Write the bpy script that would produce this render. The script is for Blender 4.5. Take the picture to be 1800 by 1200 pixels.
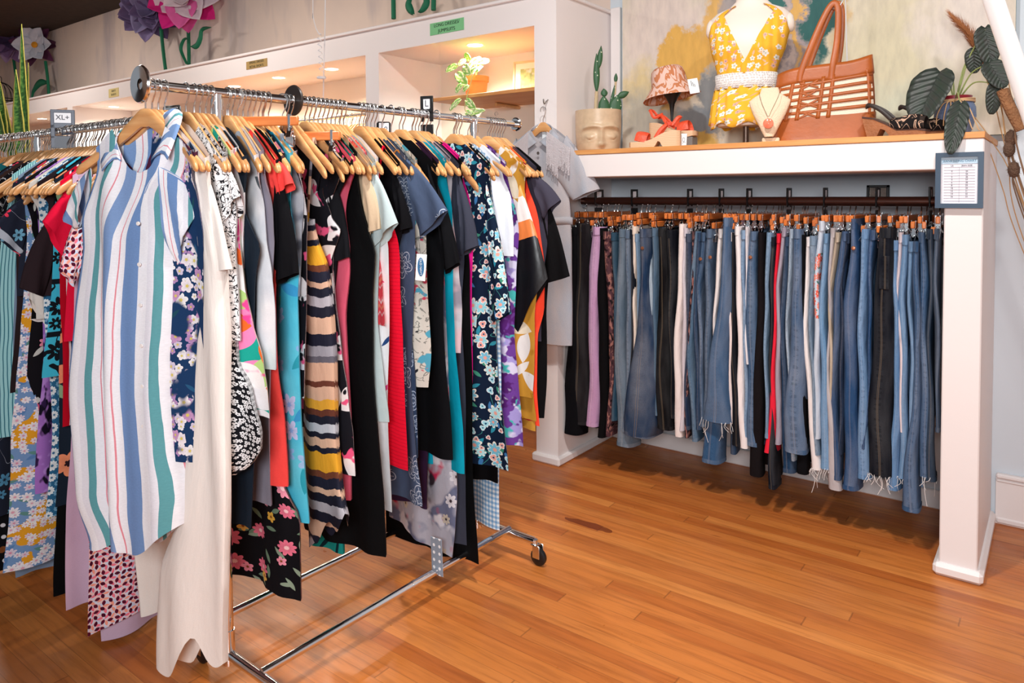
# Clothing shop interior: hanging racks, a jeans niche and a display shelf.
import bpy, bmesh, math, random
from mathutils import Vector, Matrix
for _o in list(bpy.data.objects): bpy.data.objects.remove(_o, do_unlink=True)
SC = bpy.context.scene
COL = SC.collection
PI = math.pi
# ---------------------------------------------------------------- camera
CAMZ = 1.42
YAW, PITCH, ROLL = math.radians(37.8226), math.radians(-2.12486), math.radians(-0.44825)
FPX, PPX, PPY = 1290.283, 864.565, 384.299
FW = Vector((-math.sin(YAW)*math.cos(PITCH), math.cos(YAW)*math.cos(PITCH), math.sin(PITCH)))
_r = Vector((math.cos(YAW), math.sin(YAW), 0)); _u = _r.cross(FW)
RT = math.cos(ROLL)*_r + math.sin(ROLL)*_u
UP = -math.sin(ROLL)*_r + math.cos(ROLL)*_u
CAM = Vector((0, 0, CAMZ))
cd = bpy.data.cameras.new('camera'); cam = bpy.data.objects.new('camera', cd); COL.objects.link(cam)
cd.sensor_width = 36.0; cd.lens = FPX/1800*36
cd.shift_x = (900-PPX)/1800; cd.shift_y = (PPY-600)/1800
cd.clip_start = 0.02; cd.clip_end = 60
cam.matrix_world = Matrix(((RT.x, UP.x, -FW.x, 0), (RT.y, UP.y, -FW.y, 0), (RT.z, UP.z, -FW.z, CAMZ), (0, 0, 0, 1)))
SC.camera = cam
def ray(px, py): return FW + RT*((px-PPX)/FPX) - UP*((py-PPY)/FPX)
def on_plane(px, py, n, d):
    n = Vector(n); v = ray(px, py); return CAM + v*((d - n.dot(CAM))/n.dot(v))
def atY(px, py, Y): return on_plane(px, py, (0, 1, 0), Y)
def atX(px, py, X): return on_plane(px, py, (1, 0, 0), X)
def atZ(px, py, Z=0): return on_plane(px, py, (0, 0, 1), Z)
# ---------------------------------------------------------------- colour, world, lights, exposure
def lin(c):
    if isinstance(c, str):
        c = [int(c[i:i+2], 16)/255 for i in (0, 2, 4)]
        return tuple(x/12.92 if x <= .04045 else ((x+.055)/1.055)**2.4 for x in c) + (1,)
    return tuple(c)[:3] + (1,)
SC.view_settings.view_transform = 'Standard'
SC.view_settings.look = 'None'
SC.view_settings.gamma = 1.0
SC.view_settings.use_curve_mapping = False
SC.view_settings.exposure = -0.14
W = bpy.data.worlds.new('daylight'); SC.world = W; W.use_nodes = True
W.node_tree.nodes['Background'].inputs[0].default_value = (0.86, 0.93, 1.0, 1)
W.node_tree.nodes['Background'].inputs[1].default_value = 0.34
def area(name, loc, target, size, power, col=(1, 1, 1), sy=None, spread=None):
    l = bpy.data.lights.new(name, 'AREA'); l.energy = power; l.color = col
    l.shape = 'RECTANGLE' if sy else 'DISK'; l.size = size
    if sy: l.size_y = sy
    if spread: l.spread = math.radians(spread)
    o = bpy.data.objects.new(name, l); COL.objects.link(o); o.location = loc
    o.rotation_euler = (Vector(target)-Vector(loc)).to_track_quat('-Z', 'Y').to_euler()
    return o
# overhead lights of the shop floor, then fills added at left and in front
area('overhead_light', (-0.95, 1.45, 3.25), (-0.95, 1.6, 0), 0.2, 70, (1, .96, .92))
area('overhead_light', (0.25, 1.5, 3.25), (0.2, 1.6, 0), 0.2, 38, (1, .96, .92))
area('overhead_light', (-4.6, 1.9, 3.25), (-4.6, 2.4, 0.5), 0.3, 38, (1, .92, .84))  # unseen lamp added to brighten the mural wall at left
area('overhead_light', (-7.6, 1.9, 3.25), (-7.6, 2.4, 0.5), 0.3, 40, (1, .92, .84))  # second added fill, farther along the same mural wall
area('front_fill_light', (0.30, -0.85, 1.82), (-1.35, 2.6, 1.0), 0.8, 84, (.95, .98, 1), 0.6)  # soft frontal fill added behind the camera, for upright faces and the header's shadow
# ---------------------------------------------------------------- mesh building
class MB:
    def __init__(s): s.v = []; s.f = []; s.uv = []; s.mi = []; s.T = None
    def add(s, vs, fs, uvs=None, mi=0):
        b = len(s.v)
        for i, p in enumerate(vs):
            p = Vector(p)
            if s.T is not None: p = s.T @ p
            s.v.append(p); s.uv.append(uvs[i] if uvs else (p.x+p.y*.37, p.z+p.y*.21))
        for f in fs: s.f.append([b+i for i in f]); s.mi.append(mi)
        return s
    def grid(s, rows, uv=None, closeu=False, mi=0, flip=False):
        n, m = len(rows), len(rows[0]); vs = [p for r in rows for p in r]
        uvs = [q for r in uv for q in r] if uv else None
        fs = []
        for i in range(n-1):
            for j in range(m if closeu else m-1):
                k = (j+1) % m
                q = [i*m+j, i*m+k, (i+1)*m+k, (i+1)*m+j]
                fs.append(q[::-1] if flip else q)
        return s.add(vs, fs, uvs, mi)
    def box(s, c, size, rz=0, bev=0, mi=0, R=None):
        hx, hy, hz = [d/2 for d in size]; b = min(bev, hx*.95, hy*.95, hz*.95)
        M = R if R is not None else Matrix.Rotation(rz, 3, 'Z')
        c = Vector(c)
        if b <= 0:
            vs = [Vector((x*hx, y*hy, z*hz)) for x in (-1, 1) for y in (-1, 1) for z in (-1, 1)]
            fs = [(0, 1, 3, 2), (4, 6, 7, 5), (0, 4, 5, 1), (2, 3, 7, 6), (0, 2, 6, 4), (1, 5, 7, 3)]
        else:
            vs = []; ix = {}
            for x in (-1, 1):
                for y in (-1, 1):
                    for z in (-1, 1):
                        for a in range(3):
                            p = [x*(hx-b), y*(hy-b), z*(hz-b)]; p[a] = (x*hx, y*hy, z*hz)[a]
                            ix[(x, y, z, a)] = len(vs); vs.append(Vector(p))
            fs = []
            for a in range(3):
                o = [k for k in range(3) if k != a]
                for sg in (-1, 1):
                    q = []
                    for (i, j) in ((-1, -1), (1, -1), (1, 1), (-1, 1)):
                        k = [0, 0, 0]; k[a] = sg; k[o[0]] = i; k[o[1]] = j; q.append(ix[(*k, a)])
                    fs.append(q)
                for i in (-1, 1):
                    for j in (-1, 1):
                        k1 = [0, 0, 0]; k1[o[0]] = i; k1[o[1]] = j; k2 = k1[:]; k1[a] = -1; k2[a] = 1
                        fs.append([ix[(*k1, o[0])], ix[(*k2, o[0])], ix[(*k2, o[1])], ix[(*k1, o[1])]])
            for x in (-1, 1):
                for y in (-1, 1):
                    for z in (-1, 1): fs.append([ix[(x, y, z, a)] for a in range(3)])
        return s.add([c + M @ p for p in vs], fs, None, mi)
    def tube(s, pts, r, n=8, caps=True, closed=False, mi=0, flat=1.0, up=None):
        pts = [Vector(p) for p in pts]; m = len(pts); rings = []; uvr = []
        prev = None; L = 0
        for i, p in enumerate(pts):
            if closed: t = pts[(i+1) % m]-pts[i-1]
            else: t = pts[min(i+1, m-1)]-pts[max(i-1, 0)]
            if t.length < 1e-9: t = Vector((0, 0, 1))
            t.normalize()
            if prev is None:
                a = Vector(up) if up else (Vector((0, 0, 1)) if abs(t.z) < .9 else Vector((1, 0, 0)))
            else: a = prev
            x = a - t*a.dot(t)
            if x.length < 1e-6: x = t.orthogonal()
            x.normalize(); prev = x; y = t.cross(x)
            rr = r[i] if hasattr(r, '__len__') else r
            if i: L += (p-pts[i-1]).length
            rings.append([p + x*(math.cos(2*PI*k/n)*rr) + y*(math.sin(2*PI*k/n)*rr*flat) for k in range(n)])
            uvr.append([(k/n*2*PI*max(rr, .001), L) for k in range(n)])
        if closed: rings.append(rings[0]); uvr.append(uvr[0])
        s.grid(rings, uvr, True, mi)
        if caps and not closed:
            b = len(s.v)-len(rings)*n
            s.f.append([b+k for k in range(n)][::-1]); s.mi.append(mi)
            e = b+(len(rings)-1)*n
            s.f.append([e+k for k in range(n)]); s.mi.append(mi)
        return s
    def lathe(s, prof, c=(0, 0, 0), n=32, mi=0, M=None):
        c = Vector(c); rows = []; uv = []; L = 0
        for i, (r, z) in enumerate(prof):
            if i: L += math.hypot(r-prof[i-1][0], z-prof[i-1][1])
            row = [Vector((math.cos(2*PI*k/n)*r, math.sin(2*PI*k/n)*r, z)) for k in range(n)]
            rows.append([c + (M @ p if M is not None else p) for p in row]); uv.append([(k/n, L) for k in range(n)])
        return s.grid(rows, uv, True, mi)
    def prism(s, poly, h0, h1, axis='y', mi=0):
        # polygon in the plane normal to axis, extruded from h0 to h1
        def P(a, b, h): return {'y': (a, h, b), 'x': (h, a, b), 'z': (a, b, h)}[axis]
        n = len(poly); vs = [P(a, b, h0) for a, b in poly] + [P(a, b, h1) for a, b in poly]
        fs = [list(range(n)), list(range(2*n-1, n-1, -1))] + [[(i+1) % n, i, n+i, n+(i+1) % n] for i in range(n)]
        return s.add(vs, fs, None, mi)
    def build(s, name, mat, parent=None, smooth=40, loc=None):
        me = bpy.data.meshes.new(name); me.from_pydata([tuple(p) for p in s.v], [], s.f)
        ms = mat if isinstance(mat, (list, tuple)) else [mat]
        for m in ms: me.materials.append(m)
        ul = me.uv_layers.new(name='UVMap')
        li = [0]*len(me.loops); me.loops.foreach_get('vertex_index', li)
        fl = []
        for i in li: fl.extend(s.uv[i])
        ul.data.foreach_set('uv', fl)
        if len(ms) > 1: me.polygons.foreach_set('material_index', s.mi)
        me.validate(); me.update()
        bm = bmesh.new(); bm.from_mesh(me); bmesh.ops.recalc_face_normals(bm, faces=bm.faces); bm.to_mesh(me); bm.free()
        if smooth:
            me.shade_smooth(); me.set_sharp_from_angle(angle=math.radians(smooth))
        o = bpy.data.objects.new(name, me); COL.objects.link(o)
        if parent is not None: o.parent = parent
        if loc is not None: o.location = loc
        return o
def tag(o, label=None, cat=None, group=None, kind=None):
    if label: o['label'] = label
    if cat: o['category'] = cat
    if group: o['group'] = group
    if kind: o['kind'] = kind
    return o
def thing(name, label, cat, loc=(0, 0, 0), rz=0, group=None):
    o = bpy.data.objects.new(name, None); COL.objects.link(o); o.location = loc; o.rotation_euler = (0, 0, rz)
    o.empty_display_size = .05
    return tag(o, label, cat, group)
def copy_tree(o, parent=None):
    c = o.copy(); COL.objects.link(c); c.parent = parent
    for ch in list(o.children): copy_tree(ch, c)
    return c
def struct(name, mb, mat, smooth=30): return tag(mb.build(name, mat, None, smooth), kind='structure')
def arc(c, r, a0, a1, n, ax=(1, 0, 0), ay=(0, 0, 1)):
    c = Vector(c); ax = Vector(ax); ay = Vector(ay)
    return [c + ax*(r*math.cos(a0+(a1-a0)*i/n)) + ay*(r*math.sin(a0+(a1-a0)*i/n)) for i in range(n+1)]
def spline(pts, n=8):
    pts = [Vector(p) for p in pts]; out = []
    for i in range(len(pts)-1):
        p0 = pts[max(i-1, 0)]; p1 = pts[i]; p2 = pts[i+1]; p3 = pts[min(i+2, len(pts)-1)]
        for k in range(n):
            t = k/n; t2 = t*t; t3 = t2*t
            out.append(.5*((2*p1)+(p2-p0)*t+(2*p0-5*p1+4*p2-p3)*t2+(3*p1-p0-3*p2+p3)*t3))
    return out+[pts[-1]]
def text_mesh(name, body, size, mat, parent, loc, rot, align='CENTER', ext=0.0004):
    c = bpy.data.curves.new(name, 'FONT'); c.body = body; c.size = size; c.align_x = align; c.align_y = 'CENTER'; c.extrude = ext
    o = bpy.data.objects.new(name, c); COL.objects.link(o)
    dg = bpy.context.evaluated_depsgraph_get(); me = bpy.data.meshes.new_from_object(o.evaluated_get(dg))
    bpy.data.objects.remove(o, do_unlink=True); bpy.data.curves.remove(c)
    m = bpy.data.objects.new(name, me); COL.objects.link(m); me.materials.clear(); me.materials.append(mat)
    m.parent = parent; m.location = loc; m.rotation_euler = rot
    return m
# ---------------------------------------------------------------- materials (all procedural)
class N:
    def __init__(s, name):
        s.m = bpy.data.materials.new(name); s.m.use_nodes = True; s.t = s.m.node_tree
        s.bsdf = s.t.nodes['Principled BSDF']; s.L = s.t.links.new
    def nd(s, typ, **kw):
        n = s.t.nodes.new(typ)
        for k, v in kw.items(): setattr(n, k, v)
        return n
    def put(s, sock, v):
        if hasattr(v, 'is_output'): s.L(v, sock)
        elif isinstance(v, str): sock.default_value = lin(v)
        elif isinstance(v, (tuple, list)) and hasattr(sock.default_value, '__len__') and len(sock.default_value) == 4: sock.default_value = lin(v)
        else: sock.default_value = v
    def math(s, op, a, b=0.0, c=None, clamp=False):
        n = s.nd('ShaderNodeMath', operation=op); n.use_clamp = clamp
        s.put(n.inputs[0], a); s.put(n.inputs[1], b)
        if c is not None: s.put(n.inputs[2], c)
        return n.outputs[0]
    def vmath(s, op, a, b=None):
        n = s.nd('ShaderNodeVectorMath', operation=op); s.put(n.inputs[0], a)
        if b is not None: s.put(n.inputs[1], b)
        return n.outputs['Value'] if op in ('LENGTH', 'DOT_PRODUCT', 'DISTANCE') else n.outputs[0]
    def mix(s, f, a, b):
        n = s.nd('ShaderNodeMix', data_type='RGBA'); s.put(n.inputs[0], f); s.put(n.inputs[6], a); s.put(n.inputs[7], b); return n.outputs[2]
    def mul(s, a, b, f=1.0):
        n = s.nd('ShaderNodeMix', data_type='RGBA', blend_type='MULTIPLY'); s.put(n.inputs[0], f); s.put(n.inputs[6], a); s.put(n.inputs[7], b); return n.outputs[2]
    def ramp(s, f, stops, interp='LINEAR'):
        n = s.nd('ShaderNodeValToRGB'); r = n.color_ramp; r.interpolation = interp
        while len(r.elements) < len(stops): r.elements.new(0.5)
        for e, (p, c) in zip(r.elements, stops): e.position = p; e.color = lin(c)
        s.put(n.inputs[0], f); return n.outputs[0]
    def uv(s): return s.nd('ShaderNodeTexCoord').outputs['UV']
    def obj(s): return s.nd('ShaderNodeTexCoord').outputs['Object']
    def sep(s, v):
        n = s.nd('ShaderNodeSeparateXYZ'); s.put(n.inputs[0], v); return n.outputs
    def comb(s, x, y, z=0.0):
        n = s.nd('ShaderNodeCombineXYZ'); s.put(n.inputs[0], x); s.put(n.inputs[1], y); s.put(n.inputs[2], z); return n.outputs[0]
    def scl(s, v, x, y=None, z=None):
        return s.vmath('MULTIPLY', v, (x, x if y is None else y, (1 if z is None else z)))
    def noise(s, v, scale, detail=2, rough=.5, dist=0.0):
        n = s.nd('ShaderNodeTexNoise'); s.put(n.inputs['Vector'], v); n.inputs['Scale'].default_value = scale
        n.inputs['Detail'].default_value = detail; n.inputs['Roughness'].default_value = rough; n.inputs['Distortion'].default_value = dist
        return n.outputs
    def vor(s, v, scale, rnd=1.0, feature='F1'):
        n = s.nd('ShaderNodeTexVoronoi', voronoi_dimensions='2D', feature=feature); s.put(n.inputs['Vector'], v)
        n.inputs['Scale'].default_value = scale; n.inputs['Randomness'].default_value = rnd
        return n.outputs
    def bump(s, h, strength=.3, dist=.01):
        n = s.nd('ShaderNodeBump'); s.put(n.inputs['Height'], h); n.inputs['Strength'].default_value = strength; n.inputs['Distance'].default_value = dist
        s.L(n.outputs[0], s.bsdf.inputs['Normal'])
    def fin(s, col, rough=.6, metal=0.0, spec=None, **kw):
        s.put(s.bsdf.inputs['Base Color'], col); s.put(s.bsdf.inputs['Roughness'], rough); s.put(s.bsdf.inputs['Metallic'], metal)
        if spec is not None: s.bsdf.inputs['Specular IOR Level'].default_value = spec
        for k, v in kw.items(): s.put(s.bsdf.inputs[k.replace('_', ' ')], v)
        return s.m
    # ---- textile patterns; all take the metric UV vector
    def flowers(s, base, v, scale, r0, cols, k=5, depth=.35, dens=.9, centre='e8b92e', off=(0, 0), rnd=.8, ring=None):
        if off != (0, 0): v = s.vmath('ADD', v, (off[0], off[1], 0))
        o = s.vor(v, scale, rnd); d = s.vmath('SUBTRACT', v, o['Position']); x, y, _ = s.sep(d)
        rc = s.nd('ShaderNodeSeparateColor'); s.put(rc.inputs[0], o['Color'])
        ang = s.math('ADD', s.math('ARCTAN2', y, x), s.math('MULTIPLY', rc.outputs[0], 6.28))
        lob = s.math('ABSOLUTE', s.math('COSINE', s.math('MULTIPLY', ang, k/2)))
        R = s.math('MULTIPLY', s.math('MULTIPLY_ADD', lob, depth, 1-depth), s.math('MULTIPLY_ADD', rc.outputs[1], r0*.5, r0*.65))
        rad = s.vmath('LENGTH', d)
        live = s.math('LESS_THAN', rc.outputs[2], dens)
        mask = s.math('MULTIPLY', s.math('LESS_THAN', rad, R), live)
        pc = s.ramp(rc.outputs[0], [(i/len(cols), c) for i, c in enumerate(cols)], 'CONSTANT') if len(cols) > 1 else lin(cols[0])
        shade = s.math('DIVIDE', rad, R)
        if ring: pc = s.mix(s.math('GREATER_THAN', shade, .78), pc, ring)
        else: pc = s.mul(pc, s.ramp(shade, [(0, (.75, .75, .75)), (.8, (1, 1, 1))]))
        col = s.mix(mask, base, pc)
        if centre: col = s.mix(s.math('MULTIPLY', s.math('LESS_THAN', rad, s.math('MULTIPLY', R, .27)), live), col, centre)
        return col
    def leaves(s, base, v, scale, length, wid, cols, dens=.8, off=(3.3, 1.7), rnd=1.0):
        v = s.vmath('ADD', v, (off[0], off[1], 0)); o = s.vor(v, scale, rnd); d = s.vmath('SUBTRACT', v, o['Position']); x, y, _ = s.sep(d)
        rc = s.nd('ShaderNodeSeparateColor'); s.put(rc.inputs[0], o['Color']); a = s.math('MULTIPLY', rc.outputs[0], 6.28)
        ca = s.math('COSINE', a); sa = s.math('SINE', a)
        p = s.math('DIVIDE', s.math('ADD', s.math('MULTIPLY', x, ca), s.math('MULTIPLY', y, sa)), length)
        q = s.math('DIVIDE', s.math('SUBTRACT', s.math('MULTIPLY', y, ca), s.math('MULTIPLY', x, sa)), wid)
        w = s.math('SUBTRACT', 1.0, s.math('MULTIPLY', p, p))
        mask = s.math('MULTIPLY', s.math('LESS_THAN', s.math('ABSOLUTE', q), w), s.math('LESS_THAN', rc.outputs[2], dens))
        pc = s.ramp(rc.outputs[1], [(i/len(cols), c) for i, c in enumerate(cols)], 'CONSTANT') if len(cols) > 1 else lin(cols[0])
        return s.mix(mask, base, pc)
    def blotch(s, base, v, scale, cols, th=.55, soft=.01, detail=2):
        col = base
        for i, c in enumerate(cols):
            nz = s.noise(s.vmath('ADD', v, (i*7.3+1, i*3.1, i*1.7)), scale*(1+.2*i), detail)[0]
            t = th if not hasattr(th, '__len__') else th[i]
            col = s.mix(s.ramp(nz, [(t-soft, (0, 0, 0)), (t+soft, (1, 1, 1))]), col, c)
        return col
    def vstripes(s, v, period, stops, axis=0, wob=0.0):
        u = s.sep(v)[axis]
        if wob: u = s.math('ADD', u, s.math('MULTIPLY', s.math('SUBTRACT', s.noise(v, 6)[0], .5), wob))
        return s.ramp(s.math('FRACT', s.math('DIVIDE', u, period)), stops, 'CONSTANT')
    def dots(s, base, v, pitch, r, col):
        vv = s.vmath('FRACTION', s.scl(v, 1/pitch)); d = s.vmath('LENGTH', s.vmath('SUBTRACT', s.comb(s.sep(vv)[0], s.sep(vv)[1], 0), (.5, .5, 0)))
        return s.mix(s.math('LESS_THAN', d, r/pitch), base, col)
    def lines(s, base, v, scale, col, w=.03, detail=1.5, dist=1.0):
        nz = s.noise(v, scale, detail, .5, dist)[0]
        f = s.math('ABSOLUTE', s.math('SUBTRACT', s.math('FRACT', s.math('MULTIPLY', nz, 4)), .5))
        return s.mix(s.math('LESS_THAN', f, w), base, col)
    def cloth(s, col, rough=.85, weave=.12, wr=.35, sheen=.0, spec=.10):
        v = s.uv(); a = s.noise(s.scl(v, 1, .55), 15, 3, .5)[0]
        wv = s.noise(v, 900, 1)[0]
        s.bump(s.math('ADD', s.math('MULTIPLY', a, wr), s.math('MULTIPLY', wv, weave*.12)), .55, .02)
        nz = s.noise(v, 260, 2)[0]
        col = s.mul(col, s.ramp(nz, [(.25, (.90, .90, .90)), (.75, (1, 1, 1))]), min(1, weave*5))
        if sheen: s.bsdf.inputs['Sheen Weight'].default_value = sheen
        return s.fin(col, rough, spec=spec)
MATS = {}
def simple(name, col, rough=.5, metal=0.0, spec=None, bump=None, var=0.0, **kw):
    if name in MATS: return MATS[name]
    n = N(name); c = lin(col)
    if var: c = n.mul(c, n.ramp(n.noise(n.obj(), 14, 3)[0], [(.3, (1-var,)*3), (.7, (1, 1, 1))]))
    if bump: n.bump(n.noise(n.obj(), bump[0], 3)[0], bump[1], .01)
    MATS[name] = n.fin(c, rough, metal, spec, **kw); return MATS[name]
def solid(col, rough=.85, spec=.10, wr=.35, sheen=0.0):
    k = 'cloth_'+col+str(rough)
    if k not in MATS: n = N(k); c_ = lin(col); lum = max(c_[:3]); c_ = tuple(q*(.55 if lum < .02 else .75 if lum < .06 else 1) for q in c_[:3]); MATS[k] = n.cloth(c_, rough, .12, wr, sheen, spec)
    return MATS[k]
def emit(name, col, st):
    if name in MATS: return MATS[name]
    n = N(name); n.put(n.bsdf.inputs['Emission Color'], col); n.bsdf.inputs['Emission Strength'].default_value = st
    MATS[name] = n.fin('ffffff', .5); return MATS[name]
CHROME = simple('chrome', (.82, .82, .84), .12, 1.0)
STEEL = simple('hook_steel', (.72, .71, .70), .22, 1.0)
BLACKP = simple('black_plastic', '141416', .4)
WHITEP = simple('white_paint', 'ece5e4', .55, bump=(30, .05))
def wood(name, c0, c1, sc=1.0, rough=.4, axis=0, coat=0.0):
    if name in MATS: return MATS[name]
    n = N(name); o = n.obj(); st = [1, 1, 1]; st = [9*sc, 9*sc, 9*sc]; st[axis] = .9*sc
    info = n.nd('ShaderNodeObjectInfo').outputs['Random']
    v = n.vmath('ADD', n.vmath('MULTIPLY', o, tuple(st)), n.comb(n.math('MULTIPLY', info, 37.0), n.math('MULTIPLY', info, 11.0), 0))
    g = n.noise(v, 5, 4, .55, .6)[0]
    col = n.mix(n.ramp(g, [(.3, (0, 0, 0)), (.7, (1, 1, 1))]), c0, c1)
    col = n.mul(col, n.ramp(info, [(0, (.72, .68, .64)), (.5, (1, 1, 1)), (1, (1, .92, .82))]))
    if coat: n.bsdf.inputs['Coat Weight'].default_value = coat
    MATS[name] = n.fin(col, rough); return MATS[name]
HWOOD = wood('hanger_wood', 'cb9058', 'dcaa74', 1.2, .38, 0, .2)
PWOOD = wood('pant_hanger_wood', 'c8672c', 'd98446', 1.2, .35, 0, .2)
PLY = wood('plywood', 'cf8a4c', 'e0a566', .8, .5, 0)
STAIN = atZ(1034, 922)
def floor_mat():
    n = N('plank_floor'); v = n.obj(); x, y, _ = n.sep(v)
    pw = .060
    row = n.math('FLOOR', n.math('DIVIDE', y, pw)); fy = n.math('FRACT', n.math('DIVIDE', y, pw))
    wn = n.nd('ShaderNodeTexWhiteNoise', noise_dimensions='1D'); n.put(wn.inputs['W'], row)
    xs = n.math('ADD', n.math('DIVIDE', x, 1.7), n.math('MULTIPLY', wn.outputs['Value'], 7.0))
    cell = n.math('FLOOR', xs); fx = n.math('FRACT', xs)
    w2 = n.nd('ShaderNodeTexWhiteNoise', noise_dimensions='2D'); n.put(w2.inputs['Vector'], n.comb(row, cell))
    r = w2.outputs['Value']
    g = n.noise(n.vmath('ADD', n.vmath('MULTIPLY', v, (1.6, 22, 1)), n.comb(n.math('MULTIPLY', r, 50), 0, 0)), 2.2, 5, .6, .4)[0]
    base = n.ramp(r, [(0, 'b46229'), (.25, 'c27033'), (.5, 'ce7d3a'), (.75, 'bd6b2f'), (1, 'd88944')])
    col = n.mul(base, n.ramp(g, [(.25, (.66, .60, .56)), (.55, (1, 1, 1)), (.8, (1.06, 1.03, 1))]))
    big = n.noise(v, 1.6, 3)[0]; col = n.mul(col, n.ramp(big, [(.3, (.84, .82, .80)), (.7, (1.04, 1.03, 1.02))]))
    st = n.noise(n.vmath('MULTIPLY', v, (3, 14, 1)), 2.0, 2)[0]
    col = n.mix(n.ramp(st, [(.72, (0, 0, 0)), (.78, (.75, .75, .75))]), col, '7a3413')
    gap = n.math('MAXIMUM', n.math('GREATER_THAN', n.math('ABSOLUTE', n.math('SUBTRACT', fy, .5)), .486), n.math('GREATER_THAN', n.math('ABSOLUTE', n.math('SUBTRACT', fx, .5)), .4985))
    col = n.mix(n.math('MULTIPLY', gap, .42), col, '5a3218')
    sx = n.math('DIVIDE', n.math('SUBTRACT', n.math('MULTIPLY_ADD', n.noise(v, 9, 3)[0], .10, x), STAIN[0]+.05), .115); sy = n.math('DIVIDE', n.math('SUBTRACT', n.math('MULTIPLY_ADD', n.noise(v, 14, 2)[0], .03, y), STAIN[1]+.015), .024)
    col = n.mix(n.math('MULTIPLY', n.math('LESS_THAN', n.math('ADD', n.math('MULTIPLY', sx, sx), n.math('MULTIPLY', sy, sy)), 1.0), .75), col, '5e1f0c')
    n.bump(n.math('SUBTRACT', n.math('MULTIPLY', g, .2), gap), .25, .002)
    rr = n.ramp(n.noise(v, 9, 3)[0], [(.3, (.27,)*3), (.7, (.45,)*3)])
    return n.fin(col, rr, spec=.45)
def mural_mat():
    n = N('mural_wall'); v = n.obj()
    c = n.ramp(n.noise(v, .9, 4, .6)[0], [(.3, 'd6c3ba'), (.55, 'e6cfc0'), (.75, 'efd6c4')])
    g = n.noise(n.vmath('MULTIPLY', v, (1.3, 1, .35)), 1.6, 4, .6)[0]
    c = n.mix(n.ramp(g, [(.5, (0, 0, 0)), (.66, (.75,)*3)]), c, 'b3a5a8')
    return n.fin(c, .85)
def paint_mat():
    # abstract canvas, coordinates in metres from its lower left corner
    n = N('abstract_canvas'); v = n.uv(); x, y, _ = n.sep(v)
    wx = n.math('MULTIPLY_ADD', n.math('SUBTRACT', n.noise(v, 5, 5, .65)[0], .5), .34, x)
    wy = n.math('MULTIPLY_ADD', n.math('SUBTRACT', n.noise(n.vmath('ADD', v, (5, 2, 0)), 5, 5, .65)[0], .5), .34, y)
    fine = n.noise(n.vmath('MULTIPLY', v, (30, 9, 1)), 1, 4, .6)[0]
    c = n.ramp(n.noise(v, 3.5, 5, .6)[0], [(.3, 'd9cdb6'), (.5, 'dfd3c0'), (.7, 'e6d6cc')])
    def blob(col, cx, cy, rx, ry, amt=1.0, soft=.25):
        nonlocal c
        d = n.vmath('LENGTH', n.comb(n.math('DIVIDE', n.math('SUBTRACT', wx, cx), rx), n.math('DIVIDE', n.math('SUBTRACT', wy, cy), ry), 0))
        m = n.ramp(d, [(1-soft, (amt,)*3), (1, (0, 0, 0))]); c = n.mix(m, c, col)
    blob('d9cfae', 1.4, .35, .45, .5, .9, .6)
    blob('e3d2c8', .22, .65, .26, .28, .9, .4)
    blob('e2c98e', .10, .32, .12, .20, .8, .5)
    blob('b5b0a4', .18, .18, .22, .24, .85, .5)
    blob('e8b45a', .36, .46, .15, .17, 1, .15)
    blob('e8b45a', .50, .62, .09, .2, .9, .3)
    blob('8d9296', .40, .10, .17, .14, 1, .3)
    blob('7f868c', .52, .25, .08, .22, .9, .4)
    blob('a69c9c', .60, .62, .10, .22, .9, .4)
    blob('55706f', .60, .80, .08, .08, .9, .4)
    blob('ddb04e', .45, .02, .12, .05, .9, .4)
    blob('e8bd62', .25, .30, .06, .08, .8, .4)
    blob('a59899', .90, .50, .12, .42, 1, .3)
    blob('7c7a86', .84, .22, .10, .25, .9, .4)
    blob('2f6d68', .82, .72, .05, .28, 1, .35)
    blob('e2b160', .93, .62, .035, .30, 1, .4)
    blob('cdb9b0', .88, .55, .03, .22, .9, .4)
    blob('1f5f5c', 1.03, .62, .07, .34, 1, .35)
    blob('d9b271', 1.12, .60, .05, .22, .7, .6)
    blob('2c6b68', 1.05, .78, .1, .12, 1, .4)
    blob('cfd5c0', 1.45, .12, .3, .2, .7, .7)
    blob('e6dad2', 1.60, .48, .22, .32, .8, .6)
    c = n.mul(c, n.ramp(fine, [(.3, (.86, .86, .88)), (.6, (1, 1, 1)), (.8, (1.05, 1.04, 1.02))]))
    n.bump(fine, .4, .004)
    return n.fin(c, .6)
# ---------------------------------------------------------------- the room
YF, YB, XB = 3.165, 3.74, -2.035          # cubby front plane, back wall, alcove's left side
WARM = simple('warm_white_paint', 'efe2d3', .6, bump=(25, .05))
MUR = mural_mat()
struct('floor', MB().box((-4.45, .27, -.03), (14.1, 6.96, .06)), floor_mat())
struct('ceiling', MB().box((-4.45, .27, 3.40), (14.1, 6.96, .08)), simple('dark_ceiling', '3a2a20', .9, bump=(8, .2), var=.3))
struct('wall_back', MB().box((-6.77, 3.79, 1.22), (9.46, .1, 2.44)), WARM)
struct('wall_alcove', MB().box((.28, 3.79, 1.68), (4.64, .1, 3.36)), simple('pale_blue_paint', 'd3dbe3', .6, bump=(25, .05)))
struct('wall_upper', MB().box((-6.77, 3.79, 2.9), (9.46, .1, .92)), MUR)
struct('wall_left', MB().box((-11.55, .27, 1.7), (.1, 6.96, 3.4)), WARM)
struct('wall_right', MB().box((2.65, .27, 1.7), (.1, 6.96, 3.4)), WHITEP)
struct('wall_fascia', MB().box((-6.835, 3.4525, 2.355), (9.33, .575, .16)).box((-6.835, 3.158, 2.43), (9.33, .014, .02), bev=.004), WHITEP)
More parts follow.
